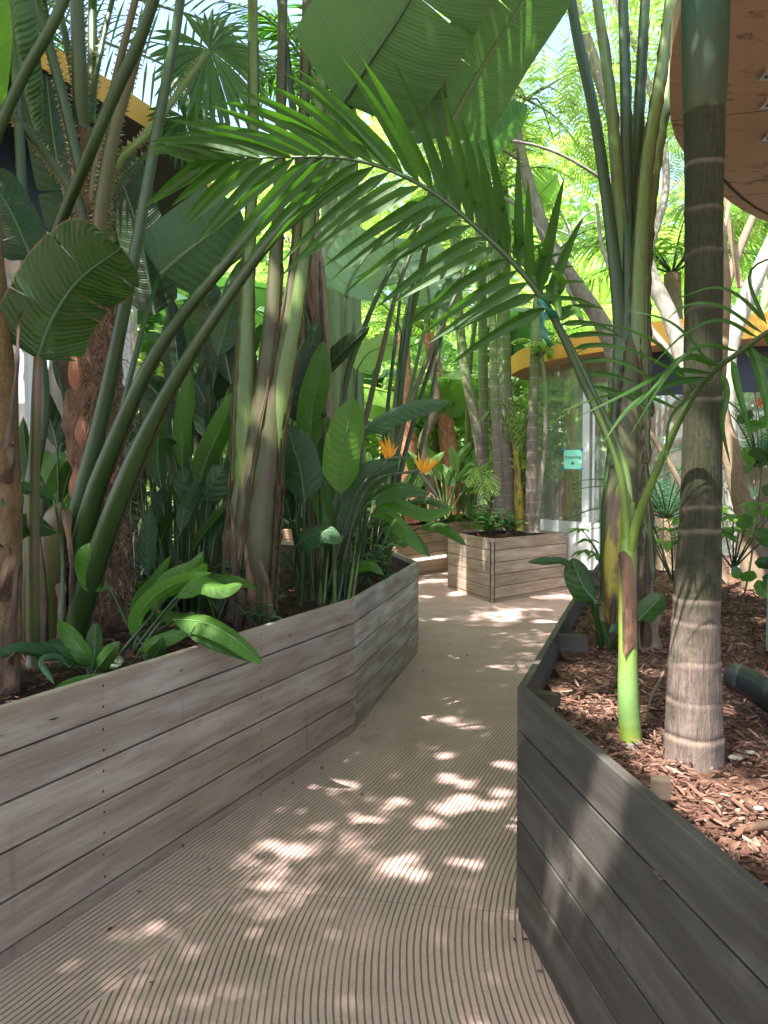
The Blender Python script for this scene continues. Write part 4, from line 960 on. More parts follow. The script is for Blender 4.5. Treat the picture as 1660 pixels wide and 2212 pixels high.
for k, (pp, rr, mt) in enumerate((
    ([(95, 1420, 3.7), (105, 1250, 3.6), (120, 1120, 3.55), (135, 1085, 3.55)], (.085, .08, .055, .004), 'stem_olive'),
    ([(70, 1420, 3.8), (68, 1280, 3.7), (78, 1150, 3.65), (88, 1040, 3.65)], (.06, .055, .05, .02), 'stem_brown'))):
    stalk(t, PL(*pp), rr, M[mt], name='sheath', edge=.9, seed=20 + k, seg=14, n=24, flat=.7)
for k, (a, b, w_) in enumerate((((98, 1400), (82, 1130), 34), ((75, 1410), (66, 1180), 26), ((140, 1100), (150, 1340), 30), ((128, 1260), (118, 1400), 40))):
    mb = MB(); mb.cv = .5; blade(mb, PL((*a, 3.5), ((a[0] + b[0]) / 2 + 8, (a[1] + b[1]) / 2, 3.46), (*b, 3.5)), px(w_, 3.5) / 2, .3, .7, prof_husk, 16, 3, .2, seed=k, rib=False); mb.build('dry_sheath', [M['husk'] if k else M['husk_dark'], M['edge']], t)
leaf(t, [(345, 592, 4.3), (400, 545, 4.3), (520, 455, 4.35)], 165, 'bop_blue', .1, .2, prof_banana, n=24, m=5, seed=11)
leaf(t, [(1010, -240, 2.7), (884, 0, 2.85), (800, 130, 2.95), (741, 222, 3.05)][::-1][:1] + [(800, 130, 2.95), (884, 0, 2.85), (1010, -240, 2.7)], 330, 'banana_big', .12, .16, prof_banana, n=30, m=6, tears=3, seed=12, wave=.03, rib='midrib_dark', ribr=.012)
leaf(t, [(960, 292, 3.3), (1050, 130, 3.2), (1150, -30, 3.1), (1230, -200, 3.0)], 215, 'banana_big', .35, .2, prof_banana, n=30, m=6, tears=2, seed=13, wave=.04, var=1.0)
leaf(t, [(905, 310, 3.2), (900, 215, 3.15), (870, 60, 3.1)], 150, 'banana_big', .3, .2, prof_banana, n=20, m=5, tears=3, seed=14, rib='midrib_dark')
leaf(t, [(160, 520, 4.5), (120, 330, 4.5), (95, 120, 4.5)], 100, 'dark', .3, .4, prof_banana, n=22, m=4, seed=15, tears=1)
leaf(t, [(335, 680, 4.6), (300, 500, 4.6), (235, 310, 4.6)], 110, 'dark', -.2, .4, prof_banana, n=22, m=4, seed=16)
leaf(t, [(300, 640, 4.9), (250, 540, 4.9), (210, 400, 4.9)], 100, 'dark', -.2, .4, prof_banana, n=22, m=4, seed=17)
mb = MB(); tube(mb, PL((85, 280, 3.4), (68, 170, 3.3), (55, 60, 3.2), (45, -60, 3.15)), [.02, .045, .05, .045], 14, n=30, wob=.1, cap=False); mb.build('rolled_leaf', M['banana'], t)

# 4 central giant bird of paradise: a fan of overlapping sheaths
t = thing('giant_bird_of_paradise', 'giant bird of paradise at the centre, thick olive-brown overlapping sheaths rising out of the bed', 'plant', P(540, 1375, 4.35))
G4 = [
    ([(548, 1370, 4.32), (560, 1150, 4.28), (600, 900, 4.22), (645, 650, 4.2), (668, 480, 4.2), (690, 250, 4.2), (715, -60, 4.2)], (.105, .10, .062, .040, .034, .03, .027), 'stem_lite', .9),
    ([(535, 1370, 4.36), (530, 1150, 4.34), (528, 900, 4.3), (534, 650, 4.3), (542, 450, 4.3), (548, 200, 4.3), (545, -60, 4.3)], (.11, .10, .072, .042, .032, .03, .027), 'stem_lite', 2.9),
    ([(530, 1380, 4.30), (545, 1150, 4.28), (572, 900, 4.26), (588, 700, 4.26), (600, 480, 4.28), (608, 200, 4.3), (612, -60, 4.3)], (.10, .11, .082, .05, .034, .028, .025), 'stem_brown', .9),
    ([(540, 1380, 4.28), (556, 1180, 4.24), (580, 960, 4.22), (612, 760, 4.22), (640, 560, 4.24), (655, 300, 4.26), (665, -40, 4.3)], (.11, .10, .072, .048, .036, .03, .026), 'stem_brown', 2.95),
    ([(520, 1380, 4.34), (512, 1200, 4.32), (512, 1100, 4.3), (518, 980, 4.3)], (.11, .085, .06, .02), 'stem_olive', .9),
    ([(560, 1380, 4.3), (572, 1220, 4.27), (590, 1080, 4.27), (610, 900, 4.25)], (.09, .085, .06, .02), 'stem_olive', .9)]
for k, (pp, rr, mt, eg) in enumerate(G4): stalk(t, PL(*pp), rr, M[mt], seed=30 + k, edge=eg, flat=.6, n=44, seg=14)
for k, (a, b, w_, mt) in enumerate((((545, 1370), (530, 1170), 50, 'husk'), ((585, 1340), (560, 1200), 36, 'husk'), ((505, 1340), (500, 1080), 40, 'husk_dark'), ((520, 1380), (515, 1220), 60, 'husk_dark'), ((575, 1370), (570, 1260), 44, 'husk'))):
    mb = MB(); mb.cv = .5; blade(mb, PL((*a, 4.12), ((a[0] + b[0]) / 2 + 6, (a[1] + b[1]) / 2, 4.08), (*b, 4.14)), px(w_, 4.1) / 2, .2, .7, prof_husk, 16, 3, .15, seed=k, rib=False); mb.build('dry_sheath', [M[mt], M['edge']], t)
# unseen leaves above, added on the stalks to shade the path
def shade_leaf(t, base, tip, w, seed, sag=.35, mat='banana'):
    a, b = V(base), V(tip); mid = a.lerp(b, .5) + V((0, 0, sag)); q = a.lerp(b, .8) + V((0, 0, sag * .5))
    leaf(t, [a, mid, q, b], 0, mat, 0, .25, prof_banana, n=22, m=4, tears=5, seed=seed, world=True, hw=w / 2, side=(b - a).cross(V((0, 0, 1))))
tops = [P(715, -60, 4.2), P(545, -60, 4.3), P(612, -60, 4.3), P(665, -40, 4.3)]
for k, (tp, dx, dy, dz) in enumerate(((tops[0], .5, -1.9, .6), (tops[1], -1.5, -1.3, .7), (tops[2], -.5, -2.1, 1.1), (tops[3], .9, -1.2, .9), (tops[1], -1.4, .9, .9), (tops[0], 1.2, .9, .8))):
    tp2 = tp + V((dx * .2, dy * .2, .6)); stalk(t, [tp, tp + V((dx * .08, dy * .08, .35)), tp2], (.026, .02), M['stem'], seed=k)
    if k not in (0, 3): shade_leaf(t, tp2, tp2 + V((dx, dy, dz * .3)), .55, 40 + k)

# 5 dark traveller trunk behind
t = thing('traveller_palm', 'dark peeling palm trunk just right of the central giant bird of paradise', 'palm', P(690, 1330, 5.2))
mb = MB(); tube(mb, PL((700, 1330, 5.2), (695, 1000, 5.2), (683, 800, 5.2), (672, 600, 5.2), (662, 400, 5.25)), [.12, .10, .10, .10, .06], 16, n=50, wob=.2, ringf=ringf_(.2, .1)); mb.build('trunk', M['brown_bark'], t)
for k, (a, b, w_, mt) in enumerate((((700, 800), (655, 560), 30, 'husk'), ((672, 760), (640, 600), 26, 'husk_dark'), ((700, 760), (690, 540), 26, 'husk_dark'), ((680, 700), (665, 520), 20, 'husk'))):
    mb = MB(); mb.cv = .5; blade(mb, PL((*a, 5.08), ((a[0] + b[0]) / 2, (a[1] + b[1]) / 2, 5.03), (*b, 5.1)), px(w_, 5.1) / 2, .2, .7, prof_husk, 16, 3, .15, seed=k, rib=False); mb.build('dry_sheath', [M[mt], M['edge']], t)
for k, pp in enumerate(([(680, 640, 5.2), (655, 650, 5.1), (690, 800, 5.0), (700, 900, 4.9)], [(672, 620, 5.3), (690, 300, 5.2), (700, -40, 5.1)], [(668, 620, 5.3), (640, 300, 5.3), (600, -40, 5.3)])):
    stalk(t, PL(*pp), (.03, .022), M['stem'], seed=50 + k, edge=.8)

# 6 bird of paradise clump in the middle of the long planter
t6 = thing('bird_of_paradise', 'bird of paradise clump with two orange flowers and a big bright paddle leaf', 'plant', P(690, 1300, 4.9))
L6 = [  # midrib, width, mat, roll, fold, stalk points
    ([(738, 1068, 4.7), (738, 990, 4.65), (752, 920, 4.62), (765, 858, 4.6)], 82, 'lime', .1, .15, [(690, 1300, 4.9), (705, 1200, 4.8)]),
    ([(668, 990, 4.9), (675, 880, 4.85), (692, 800, 4.8), (700, 735, 4.8)], 64, 'bop_lit', .2, .3, [(680, 1300, 4.9), (668, 1150, 4.9)]),
    ([(660, 920, 5.0), (650, 860, 5.0), (668, 800, 5.0), (700, 745, 5.0)], 80, 'dark', .2, .35, [(675, 1300, 4.95), (658, 1100, 5.0)]),
    ([(658, 1085, 4.7), (650, 1020, 4.65), (632, 960, 4.6), (620, 915, 4.6)], 92, 'bop_blue', -.2, .3, [(650, 1310, 4.75), (655, 1180, 4.72)]),
    ([(775, 935, 4.9), (840, 902, 4.85), (900, 878, 4.8), (975, 866, 4.75)], 46, 'bop_blue', -.5, .5, [(720, 1300, 5.0), (745, 1100, 4.95)]),
    ([(655, 850, 5.3), (700, 800, 5.3), (745, 755, 5.25), (800, 705, 5.2)], 44, 'dark', .3, .5, [(700, 1300, 5.1), (650, 1000, 5.3)]),
    ([(745, 1160, 4.9), (770, 1070, 4.85), (800, 1030, 4.8), (862, 1000, 4.8)], 70, 'bop_blue', .3, .3, [(715, 1300, 5.0)]),
    ([(790, 1090, 4.8), (840, 1058, 4.75), (880, 1055, 4.7), (930, 1068, 4.65)], 40, 'bop', -.6, .4, [(730, 1300, 4.9), (750, 1180, 4.85)]),
    ([(715, 1090, 5.1), (700, 980, 5.1), (710, 900, 5.1)], 50, 'bop_lit', .4, .3, [(700, 1300, 5.1)]),
    ([(640, 1180, 4.6), (660, 1165, 4.5), (700, 1150, 4.4), (740, 1172, 4.3)], 56, 'bop_blue', -.6, .4, [(600, 1260, 4.6), (620, 1210, 4.6)]),
    ([(812, 1100, 5.0), (850, 1085, 4.9), (920, 1110, 4.8), (975, 1100, 4.75)], 36, 'bop_lit', -.5, .4, [(740, 1300, 5.1), (780, 1160, 5.0)]),
    ([(800, 1115, 4.9), (840, 1110, 4.8), (880, 1150, 4.6), (920, 1200, 4.5)], 34, 'bop_lit', -.4, .4, [(735, 1300, 5.0)]),
    ([(720, 1160, 5.0), (700, 1090, 5.0), (680, 1010, 5.0)], 46, 'bop_lit', .2, .3, [(710, 1300, 5.1)]),
    ([(630, 1130, 5.1), (610, 1040, 5.1), (600, 960, 5.1)], 50, 'dark', .3, .4, [(660, 1300, 5.1)]),
]
for k, (mid, w_, mt, ro, fo, pet) in enumerate(L6): leaf(t6, mid, w_, mt, ro, fo, pet=pet, pr=(.013, .008), seed=60 + k, n=18, m=4)
rnd = random.Random(6)
for k in range(26):
    u = rnd.uniform(610, 800); stalk(t6, PL((u * .6 + 280 + rnd.uniform(-10, 10), 1310, 4.9 + rnd.uniform(-.2, .3)), (u * .8 + 142, 1180, 5.0), (u + rnd.uniform(-14, 14), rnd.uniform(960, 1110), 5.0 + rnd.uniform(-.2, .4))), (.010, .005), M[rnd.choice(('stem', 'stem_blue', 'stem_lite'))], seed=k, seg=6)
def flower(t, tip, base, stem, Y, seed, up):
    mb = MB(); tube(mb, PL(*stem), [.009, .007, .008][:3], 8, n=14, mi=1)
    a, b = P(*base), P(*tip); tube(mb, [a, a.lerp(b, .4) + V((0, 0, .006)), b], [.014, .013, .001], 8, n=12, mi=1, flat=.7)
    rnd = random.Random(seed); c = a.lerp(b, .15)
    for k in range(12):
        d = (V((up[0] + rnd.gauss(0, .42), rnd.gauss(0, .3), up[1] + rnd.gauss(0, .15)))).normalized(); L = rnd.uniform(.09, .15)
        blade(mb, [c + V((rnd.uniform(-.02, .02), 0, 0)), c + d * L * .5, c + d * L + V((rnd.gauss(0, .01), 0, 0))], .009, rnd.uniform(-.8, .8), .6, prof_lance, 6, 1, .02, 0, k, 0, rib=False)
    d = (b - a).normalized() * .8 + V((0, 0, .55)); blade(mb, [c, c + d * .05, c + d * .10], .007, 0, .4, prof_lance, 5, 1, 0, 0, 1, 2, rib=False)
    mb.build('flower', [M['petal'], M['beak'], M['bop_blue']], t)
flower(t6, (896, 990, 4.5), (835, 992, 4.6), [(700, 1300, 4.95), (765, 1080, 4.8), (840, 992, 4.6)], 4.6, 1, (-.25, 1))
flower(t6, (958, 1090, 4.35), (903, 1015, 4.4), [(720, 1300, 4.95), (790, 1060, 4.7), (905, 1015, 4.4)], 4.4, 2, (.35, 1))

# 7 clump between the fan palm and the central trunk
t = thing('bird_of_paradise', 'bird of paradise clump left of the central trunk, with narrow upright bright leaves', 'plant', P(400, 1330, 4.6))
L7 = [
    ([(395, 1015, 4.5), (395, 930, 4.45), (404, 860, 4.42), (412, 800, 4.4)], 42, 'bop_lit', .2, .35, [(400, 1330, 4.6), (398, 1150, 4.55)]),
    ([(425, 1060, 4.45), (450, 985, 4.4), (485, 910, 4.35), (513, 842, 4.3)], 56, 'bop_lit', .2, .35, [(415, 1330, 4.55), (415, 1180, 4.5)]),
    ([(350, 1060, 4.6), (340, 990, 4.6), (345, 920, 4.6), (350, 862, 4.6)], 46, 'bop', .2, .35, [(390, 1330, 4.65), (365, 1200, 4.6)]),
    ([(430, 1090, 4.5), (408, 1060, 4.45), (392, 1010, 4.4)], 54, 'bop_blue', .3, .3, [(420, 1330, 4.6), (428, 1180, 4.55)]),
    ([(432, 1085, 4.5), (455, 1050, 4.45), (485, 1010, 4.4)], 72, 'bop_blue', -.2, .3, [(430, 1330, 4.6), (430, 1180, 4.55)]),
    ([(320, 1240, 4.3), (318, 1190, 4.28), (322, 1140, 4.26), (325, 1098, 4.25)], 40, 'bop_blue', .1, .2, [(318, 1360, 4.35)]),
    ([(410, 1200, 4.5), (450, 1140, 4.45), (500, 1085, 4.4), (524, 1055, 4.4)], 26, 'bop', .3, .4, [(400, 1330, 4.6)]),
    ([(470, 770, 5.0), (490, 700, 5.0), (515, 610, 5.0), (522, 560, 5.0)], 70, 'bop_blue', -.2, .4, [(440, 1330, 4.9), (440, 1000, 5.0)]),
    ([(500, 830, 5.1), (480, 740, 5.1), (440, 640, 5.1), (400, 560, 5.1)], 80, 'dark', -.2, .5, [(450, 1330, 5.0), (470, 1000, 5.1)]),
    ([(380, 900, 5.0), (340, 850, 5.0), (300, 810, 5.0)], 90, 'dark', .2, .4, [(400, 1330, 5.0), (395, 1050, 5.0)]),
    ([(440, 880, 5.2), (470, 800, 5.2), (490, 700, 5.2)], 80, 'dark', .2, .4, [(430, 1330, 5.1)]),
    ([(370, 1010, 5.0), (390, 900, 5.0), (380, 740, 5.0), (372, 640, 5.0)], 60, 'dark', .3, .4, [(400, 1330, 5.0)]),
    ([(290, 900, 5.1), (240, 840, 5.0), (200, 830, 5.0)], 60, 'dark', .3, .4, [(380, 1330, 5.1), (330, 1060, 5.1)]),
    ([(460, 960, 4.9), (440, 860, 4.9), (400, 800, 4.9)], 60, 'dark', .3, .4, [(440, 1330, 4.9)]),
    ([(250, 1190, 4.7), (200, 1100, 4.7), (130, 1010, 4.7)], 50, 'dark', .3, .4, [(380, 1330, 4.8)]),
    ([(150, 1230, 4.4), (110, 1120, 4.4), (60, 1000, 4.4), (50, 900, 4.4)], 44, 'bop', .3, .4, [(200, 1330, 4.5)]),
]
for k, (mid, w_, mt, ro, fo, pet) in enumerate(L7): leaf(t, mid, w_, mt, ro, fo, pet=pet, pr=(.013, .008), seed=90 + k, n=18, m=4)
rnd = random.Random(7)
for k in range(22):
    u = rnd.uniform(280, 520); stalk(t, PL((u * .4 + 240, 1335, 4.7), (u * .75 + 100, 1200, 4.75 + rnd.uniform(-.3, .2)), (u, rnd.uniform(900, 1120), 4.8)), (.011, .005), M[rnd.choice(('stem', 'stem_blue', 'stem_olive'))], seed=k, seg=6)
for k, u in enumerate((395, 425, 455)):
    stalk(t, PL((u + 25, 1340, 5.0), (u + 5, 1150, 5.0), (u - 30, 950, 5.0), (u - 10, 780, 5.1)), (.045, .015), M['stem_brown'], name='sheath', seed=k, edge=.9)

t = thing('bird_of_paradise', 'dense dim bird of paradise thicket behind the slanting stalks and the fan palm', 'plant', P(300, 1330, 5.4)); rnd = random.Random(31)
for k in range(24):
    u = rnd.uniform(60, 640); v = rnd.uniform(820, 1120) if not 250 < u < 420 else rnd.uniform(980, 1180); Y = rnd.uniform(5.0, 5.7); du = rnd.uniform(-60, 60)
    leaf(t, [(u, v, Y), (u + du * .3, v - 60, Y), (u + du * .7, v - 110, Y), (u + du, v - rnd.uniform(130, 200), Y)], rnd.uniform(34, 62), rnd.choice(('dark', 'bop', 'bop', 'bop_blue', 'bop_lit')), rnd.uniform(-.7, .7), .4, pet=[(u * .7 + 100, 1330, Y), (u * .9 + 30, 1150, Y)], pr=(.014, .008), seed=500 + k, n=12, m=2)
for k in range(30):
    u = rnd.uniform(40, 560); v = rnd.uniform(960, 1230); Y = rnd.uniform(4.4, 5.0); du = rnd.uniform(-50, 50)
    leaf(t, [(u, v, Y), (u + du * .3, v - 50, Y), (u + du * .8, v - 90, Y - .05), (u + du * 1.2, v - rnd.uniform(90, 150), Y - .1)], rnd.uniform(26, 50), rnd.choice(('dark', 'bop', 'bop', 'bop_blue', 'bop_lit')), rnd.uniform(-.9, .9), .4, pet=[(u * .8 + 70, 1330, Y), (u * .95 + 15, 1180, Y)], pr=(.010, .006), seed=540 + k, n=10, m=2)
for k in range(46):
    u = rnd.uniform(60, 840); Y = rnd.uniform(4.2, 5.4) if u < 600 else rnd.uniform(5.0, 6.6); c = P(u, 1045 + 1662 * .78 / Y, Y)
    for j in range(3):
        d = V((rnd.gauss(0, .5), rnd.gauss(0, .4), 1)).normalized(); L = rnd.uniform(.15, .4); mb = MB(); mb.cv = rnd.random(); blade(mb, [c, c + d * L * .6, c + d * L + V((d.x, d.y, -.2)) * L * .5], .012, rnd.uniform(-1, 1), .4, prof_lance, 8, 1, .05, seed=k, rib=False); mb.build('strap_leaf', M[('bop', 'dark', 'bop_lit')[j]], t) if k < 30 or j == 0 else None
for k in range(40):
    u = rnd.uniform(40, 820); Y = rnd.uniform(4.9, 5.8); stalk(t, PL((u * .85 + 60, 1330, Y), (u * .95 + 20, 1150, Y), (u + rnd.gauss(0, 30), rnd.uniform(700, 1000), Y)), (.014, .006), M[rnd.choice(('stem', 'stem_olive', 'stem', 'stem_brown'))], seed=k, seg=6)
# 8 lime-green canna in front
t8 = thing('canna', 'low lime green canna, its glossy leaves leaning over the front edge of the left planter', 'plant', P(310, 1400, 3.7))
L8 = [
    ([(360, 1290, 3.75), (390, 1262, 3.7), (430, 1240, 3.65), (445, 1215, 3.6)], 34, 'lime', .3, .3),
    ([(300, 1400, 3.65), (300, 1330, 3.6), (360, 1270, 3.6), (458, 1238, 3.55)], 40, 'lime', .6, .35),
    ([(330, 1330, 3.7), (360, 1260, 3.7), (420, 1225, 3.7), (440, 1190, 3.7)], 40, 'lime', .3, .35),
    ([(380, 1290, 3.6), (430, 1262, 3.5), (480, 1275, 3.4), (525, 1262, 3.35)], 44, 'lime', -.5, .3),
    ([(400, 1275, 3.8), (460, 1250, 3.75), (520, 1255, 3.7), (555, 1275, 3.65)], 30, 'bop_lit', -.6, .4),
    ([(375, 1338, 3.45), (440, 1345, 3.35), (500, 1375, 3.28), (568, 1435, 3.2)], 62, 'bop_lit', -.75, .3),
    ([(395, 1350, 3.4), (450, 1380, 3.32), (500, 1400, 3.28), (565, 1432, 3.22)], 40, 'bop', -.9, .4),
    ([(300, 1405, 3.6), (330, 1390, 3.5), (380, 1370, 3.45), (430, 1345, 3.4)], 36, 'lime', -.4, .35),
    ([(238, 1270, 3.6), (205, 1240, 3.55), (200, 1200, 3.5), (210, 1170, 3.5)], 62, 'lime', .6, .8),
    ([(330, 1320, 3.8), (390, 1335, 3.7), (420, 1330, 3.6)], 36, 'bop_lit', -.6, .3),
    ([(300, 1420, 3.5), (325, 1425, 3.45), (345, 1400, 3.4), (352, 1375, 3.4)], 36, 'bop', .3, .3),
    ([(290, 1350, 3.8), (300, 1300, 3.8), (340, 1250, 3.8), (370, 1200, 3.8)], 30, 'bop_lit', .5, .3),
]
for k, (mid, w_, mt, ro, fo) in enumerate(L8): leaf(t8, mid, w_, mt, ro, fo, pet=[(250 + k * 8 + (k % 3) * 10, 1425, 3.6), ((250 + k * 8) * .5 + mid[0][0] * .5, 1400 * .6 + mid[0][1] * .4, 3.62)], pr=(.010, .006), seed=120 + k, n=16, m=4)
mb = MB(); rnd = random.Random(3)
for k in range(9): c = P(350 + rnd.uniform(-6, 8), 1322 + rnd.uniform(-3, 3), 3.7); d = V((rnd.gauss(0, 1), rnd.gauss(0, 1), rnd.gauss(0, 1))).normalized() * .014; mb.quad(c, c + d + V((.006, 0, 0)), c + d * 1.3, c + d - V((.006, 0, 0)))
mb.build('flower', M['redflower'], t8)

# 9 low plants at the front left
t = thing('canna', 'low dark green canna in the left planter at the foot of the slanting stalks', 'plant', P(195, 1460, 3.1))
L9 = [([(195, 1440, 3.1), (160, 1425, 3.05), (120, 1410, 3.0), (60, 1392, 2.95)], 34, 'bop', -.4), ([(200, 1440, 3.1), (180, 1410, 3.05), (150, 1370, 3.05), (125, 1345, 3.0)], 42, 'bop_lit', .3),
      ([(200, 1440, 3.1), (205, 1410, 3.1), (205, 1380, 3.1), (208, 1345, 3.1)], 36, 'bop', .2), ([(205, 1450, 3.1), (225, 1425, 3.05), (245, 1400, 3.0), (258, 1385, 3.0)], 38, 'bop', -.2),
      ([(140, 1425, 3.0), (90, 1412, 2.9), (40, 1405, 2.8), (-30, 1425, 2.7)], 40, 'bop_blue', -.7), ([(150, 1440, 2.9), (120, 1420, 2.85), (90, 1430, 2.8), (118, 1478, 2.75)], 16, 'bop_blue', -.4),
      ([(250, 1470, 2.9), (210, 1470, 2.85), (160, 1480, 2.8), (105, 1500, 2.72)], 34, 'bop_lit', -.7), ([(190, 1440, 3.15), (150, 1410, 3.1), (110, 1392, 3.1), (95, 1395, 3.1)], 36, 'bop', -.3),
      ([(120, 1080, 3.2), (60, 1058, 3.0), (30, 1062, 2.9), (0, 1095, 2.8)], 34, 'bop_blue', -.5), ([(215, 1440, 3.1), (240, 1430, 3.1), (270, 1425, 3.1)], 30, 'dark', -.4)]
for k, (mid, w_, mt, ro) in enumerate(L9): leaf(t, mid, w_, mt, ro, .35, pet=[(196, 1470, 3.1)] if k != 8 else [(130, 1440, 3.2), (135, 1200, 3.25)], pr=(.009, .006), seed=140 + k)

# 10 tall clump at the far end of the long planter
t = thing('giant_bird_of_paradise', 'tall thin-stalked bird of paradise at the far end of the long planter', 'plant', P(810, 1270, 6.6))
L10 = [
    ([(748, 640, 6.4), (760, 600, 6.4), (790, 555, 6.4), (820, 520, 6.4)], 140, 'bop_sunlit', .3, .3, [(790, 1270, 6.5), (735, 1000, 6.5), (742, 800, 6.4)]),
    ([(870, 610, 6.6), (855, 560, 6.6), (850, 510, 6.6)], 150, 'bop_sunlit', .1, .3, [(800, 1270, 6.6), (830, 950, 6.6)]),
    ([(930, 660, 6.8), (920, 600, 6.8), (880, 520, 6.8)], 120, 'bop_sunlit', -.1, .3, [(805, 1270, 6.6), (880, 880, 6.7)]),
    ([(1000, 590, 6.8), (960, 640, 6.7), (945, 690, 6.6)], 50, 'bop', .4, .4, [(815, 1270, 6.6), (870, 1000, 6.7), (940, 760, 6.8)]),
    ([(700, 790, 6.8), (690, 760, 6.8), (680, 700, 6.8)], 60, 'bop_sunlit', .4, .4, [(770, 1270, 6.7), (720, 1000, 6.8)]),
    ([(770, 800, 6.9), (800, 760, 6.9), (860, 740, 6.9)], 60, 'banana_lit', -.3, .3, [(790, 1270, 6.8), (765, 1000, 6.9)]),
    ([(870, 690, 7.0), (930, 665, 7.0), (990, 640, 7.0)], 30, 'lime', -.4, .3, [(810, 1270, 6.9), (850, 900, 7.0)]),
]
for k, (mid, w_, mt, ro, fo, pet) in enumerate(L10): leaf(t, mid, w_, mt, ro, fo, prof_banana, pet=pet, pr=(.024, .013), seed=160 + k, n=20, m=4, tears=2, petmat='stem' if k % 2 else 'stem_lite')
for k, pp in enumerate(([(790, 1270, 6.4), (800, 1130, 6.4), (870, 920, 6.5), (930, 760, 6.6), (1005, 590, 6.7), (1060, 430, 6.8)], [(800, 1270, 6.5), (850, 1050, 6.5), (870, 780, 6.6), (905, 545, 6.7), (960, 330, 6.8)],
                        [(770, 1270, 6.5), (775, 1000, 6.5), (830, 740, 6.5), (868, 600, 6.5), (940, 420, 6.6)], [(780, 1270, 6.4), (740, 900, 6.4), (790, 700, 6.4), (870, 540, 6.4), (980, 380, 6.4)],
                        [(760, 1270, 6.3), (720, 1080, 6.3), (745, 850, 6.4), (765, 700, 6.4)], [(800, 1270, 6.4), (838, 1130, 6.4), (900, 1010, 6.5), (960, 700, 6.8)])):
    stalk(t, PL(*pp), (.030, .013), M['stem' if k % 2 else 'stem_olive'], seed=k, n=24)
for k, (mid, w_) in enumerate((([(905, 1140, 5.9), (940, 1135, 5.8), (975, 1150, 5.7), (1008, 1178, 5.6)], 26), ([(870, 1150, 5.9), (905, 1165, 5.8), (930, 1205, 5.6)], 16), ([(830, 1140, 5.9), (850, 1150, 5.8), (880, 1180, 5.7)], 34), ([(860, 1095, 6.1), (920, 1080, 6.0), (985, 1102, 5.9)], 18), ([(720, 1232, 5.2), (760, 1225, 5.1), (800, 1220, 5.0), (830, 1242, 4.95)], 30), ([(700, 1240, 5.1), (715, 1200, 5.1), (700, 1160, 5.1)], 34), ([(690, 1280, 5.0), (715, 1260, 5.0), (740, 1225, 5.0)], 26), ([(660, 1240, 5.0), (655, 1190, 5.0), (635, 1130, 5.0)], 26))):
    leaf(t, mid, w_, 'bop' if k % 2 else 'bop_lit', -.5, .35, pet=[(790 - 10 * k, 1260, 6.0 - .15 * k), ((790 + mid[0][0]) / 2, 1180, 5.95 - .1 * k)], pr=(.009, .006), seed=180 + k)

# 11 little weeds and the leafy herb at the planter's far corner
def herb(name, label, c, R, n, size, mat, cat='weed', seed=0, stems=10):
    t = thing(name, label, cat, c); rnd = random.Random(seed); mb = MB(); sm = MB(); c = V(c)
    for s_ in range(stems):
        e = c + V((rnd.gauss(0, R * .6), rnd.gauss(0, R * .6), R * rnd.uniform(.5, 1.6))); tube(sm, [c, c.lerp(e, .6) + V((0, 0, R * .3)), e], [.0035, .0015], 4, n=6)
        for k in range(n // stems):
            q = c.lerp(e, rnd.uniform(.3, 1)) + V((rnd.gauss(0, R * .14), rnd.gauss(0, R * .14), rnd.uniform(0, R * .35))); d = V((rnd.gauss(0, 1), rnd.gauss(0, 1), rnd.uniform(-.2, .5))).normalized(); L = size * rnd.uniform(.6, 1.2)
            mb.cv = rnd.random(); blade(mb, [q, q + d * L * .5, q + d * L + V((0, 0, -.2 * L))], L * .32, 0, .3, prof_lance, 4, 1, .02, 0, k, side=d.cross(V((0, 0, 1))), rib=False)
    mb.build('foliage', M[mat], t); sm.build('stem', M['stem'], t); return t
herb('weed', 'small round-leaved weed on the soil at the foot of the central trunk', P(470, 1320, 4.1), .16, 60, .06, 'bop_blue', seed=1)
herb('weed', 'round-leaved weed beside the dry sheaths right of the central trunk', P(560, 1360, 4.0), .10, 40, .05, 'bop_blue', seed=2)
herb('herb', 'airy small-leaved herb at the far corner of the long planter', P(810, 1225, 6.3), .42, 260, .07, 'shrub', 'herb', seed=3, stems=26)
herb('herb', 'small-leaved herb spilling over the rim of the long planter', P(790, 1255, 5.6), .2, 100, .06, 'shrub', 'herb', seed=4, stems=16)
herb('herb', 'thin herb growing among the stalks behind the orange flowers', P(720, 1240, 6.4), .35, 160, .08, 'shrub', 'herb', seed=5, stems=20)

# ============================================================ RIGHT BED
# thick king palm
m_, nt = newmat('king_crownshaft'); tc = coords(nt); geo = nt.nodes.new('ShaderNodeNewGeometry'); sz = nt.nodes.new('ShaderNodeSeparateXYZ'); nt.links.new(geo.outputs['Position'], sz.inputs[0])
n1 = noi(nt, mapv(nt, tc.outputs['UV'], (30, 6, 1)), 1, 5, .7); n2 = noi(nt, tc.outputs['Object'], 14, 5, .65)
f_ = mth(nt, 'DIVIDE', mth(nt, 'SUBTRACT', mth(nt, 'ADD', sz.outputs[2], mth(nt, 'MULTIPLY', mth(nt, 'SUBTRACT', n2, .5), .5)), 2.66), .28, clamp=True)
cc_ = mixc(nt, f_, mixc(nt, n1, (.014, .018, .009), (.055, .06, .025)), mixc(nt, n1, (.016, .042, .026), (.032, .068, .042)))
p_, _ = principled(nt, cc_, .6, n1, .35, .004, spec=.3); out(nt, p_); M['king_shaft'] = m_
t = thing('king_palm', 'thick ringed king palm at the right, mossy dark above, pinkish brown at its foot', 'palm', P(1500, 1660, 2.33))
KP = PL((1497, 1668, 2.33), (1500, 1600, 2.33), (1502, 1400, 2.33), (1510, 1200, 2.33), (1517, 1000, 2.33), (1520, 700, 2.33), (1522, 400, 2.33), (1522, 235, 2.33))
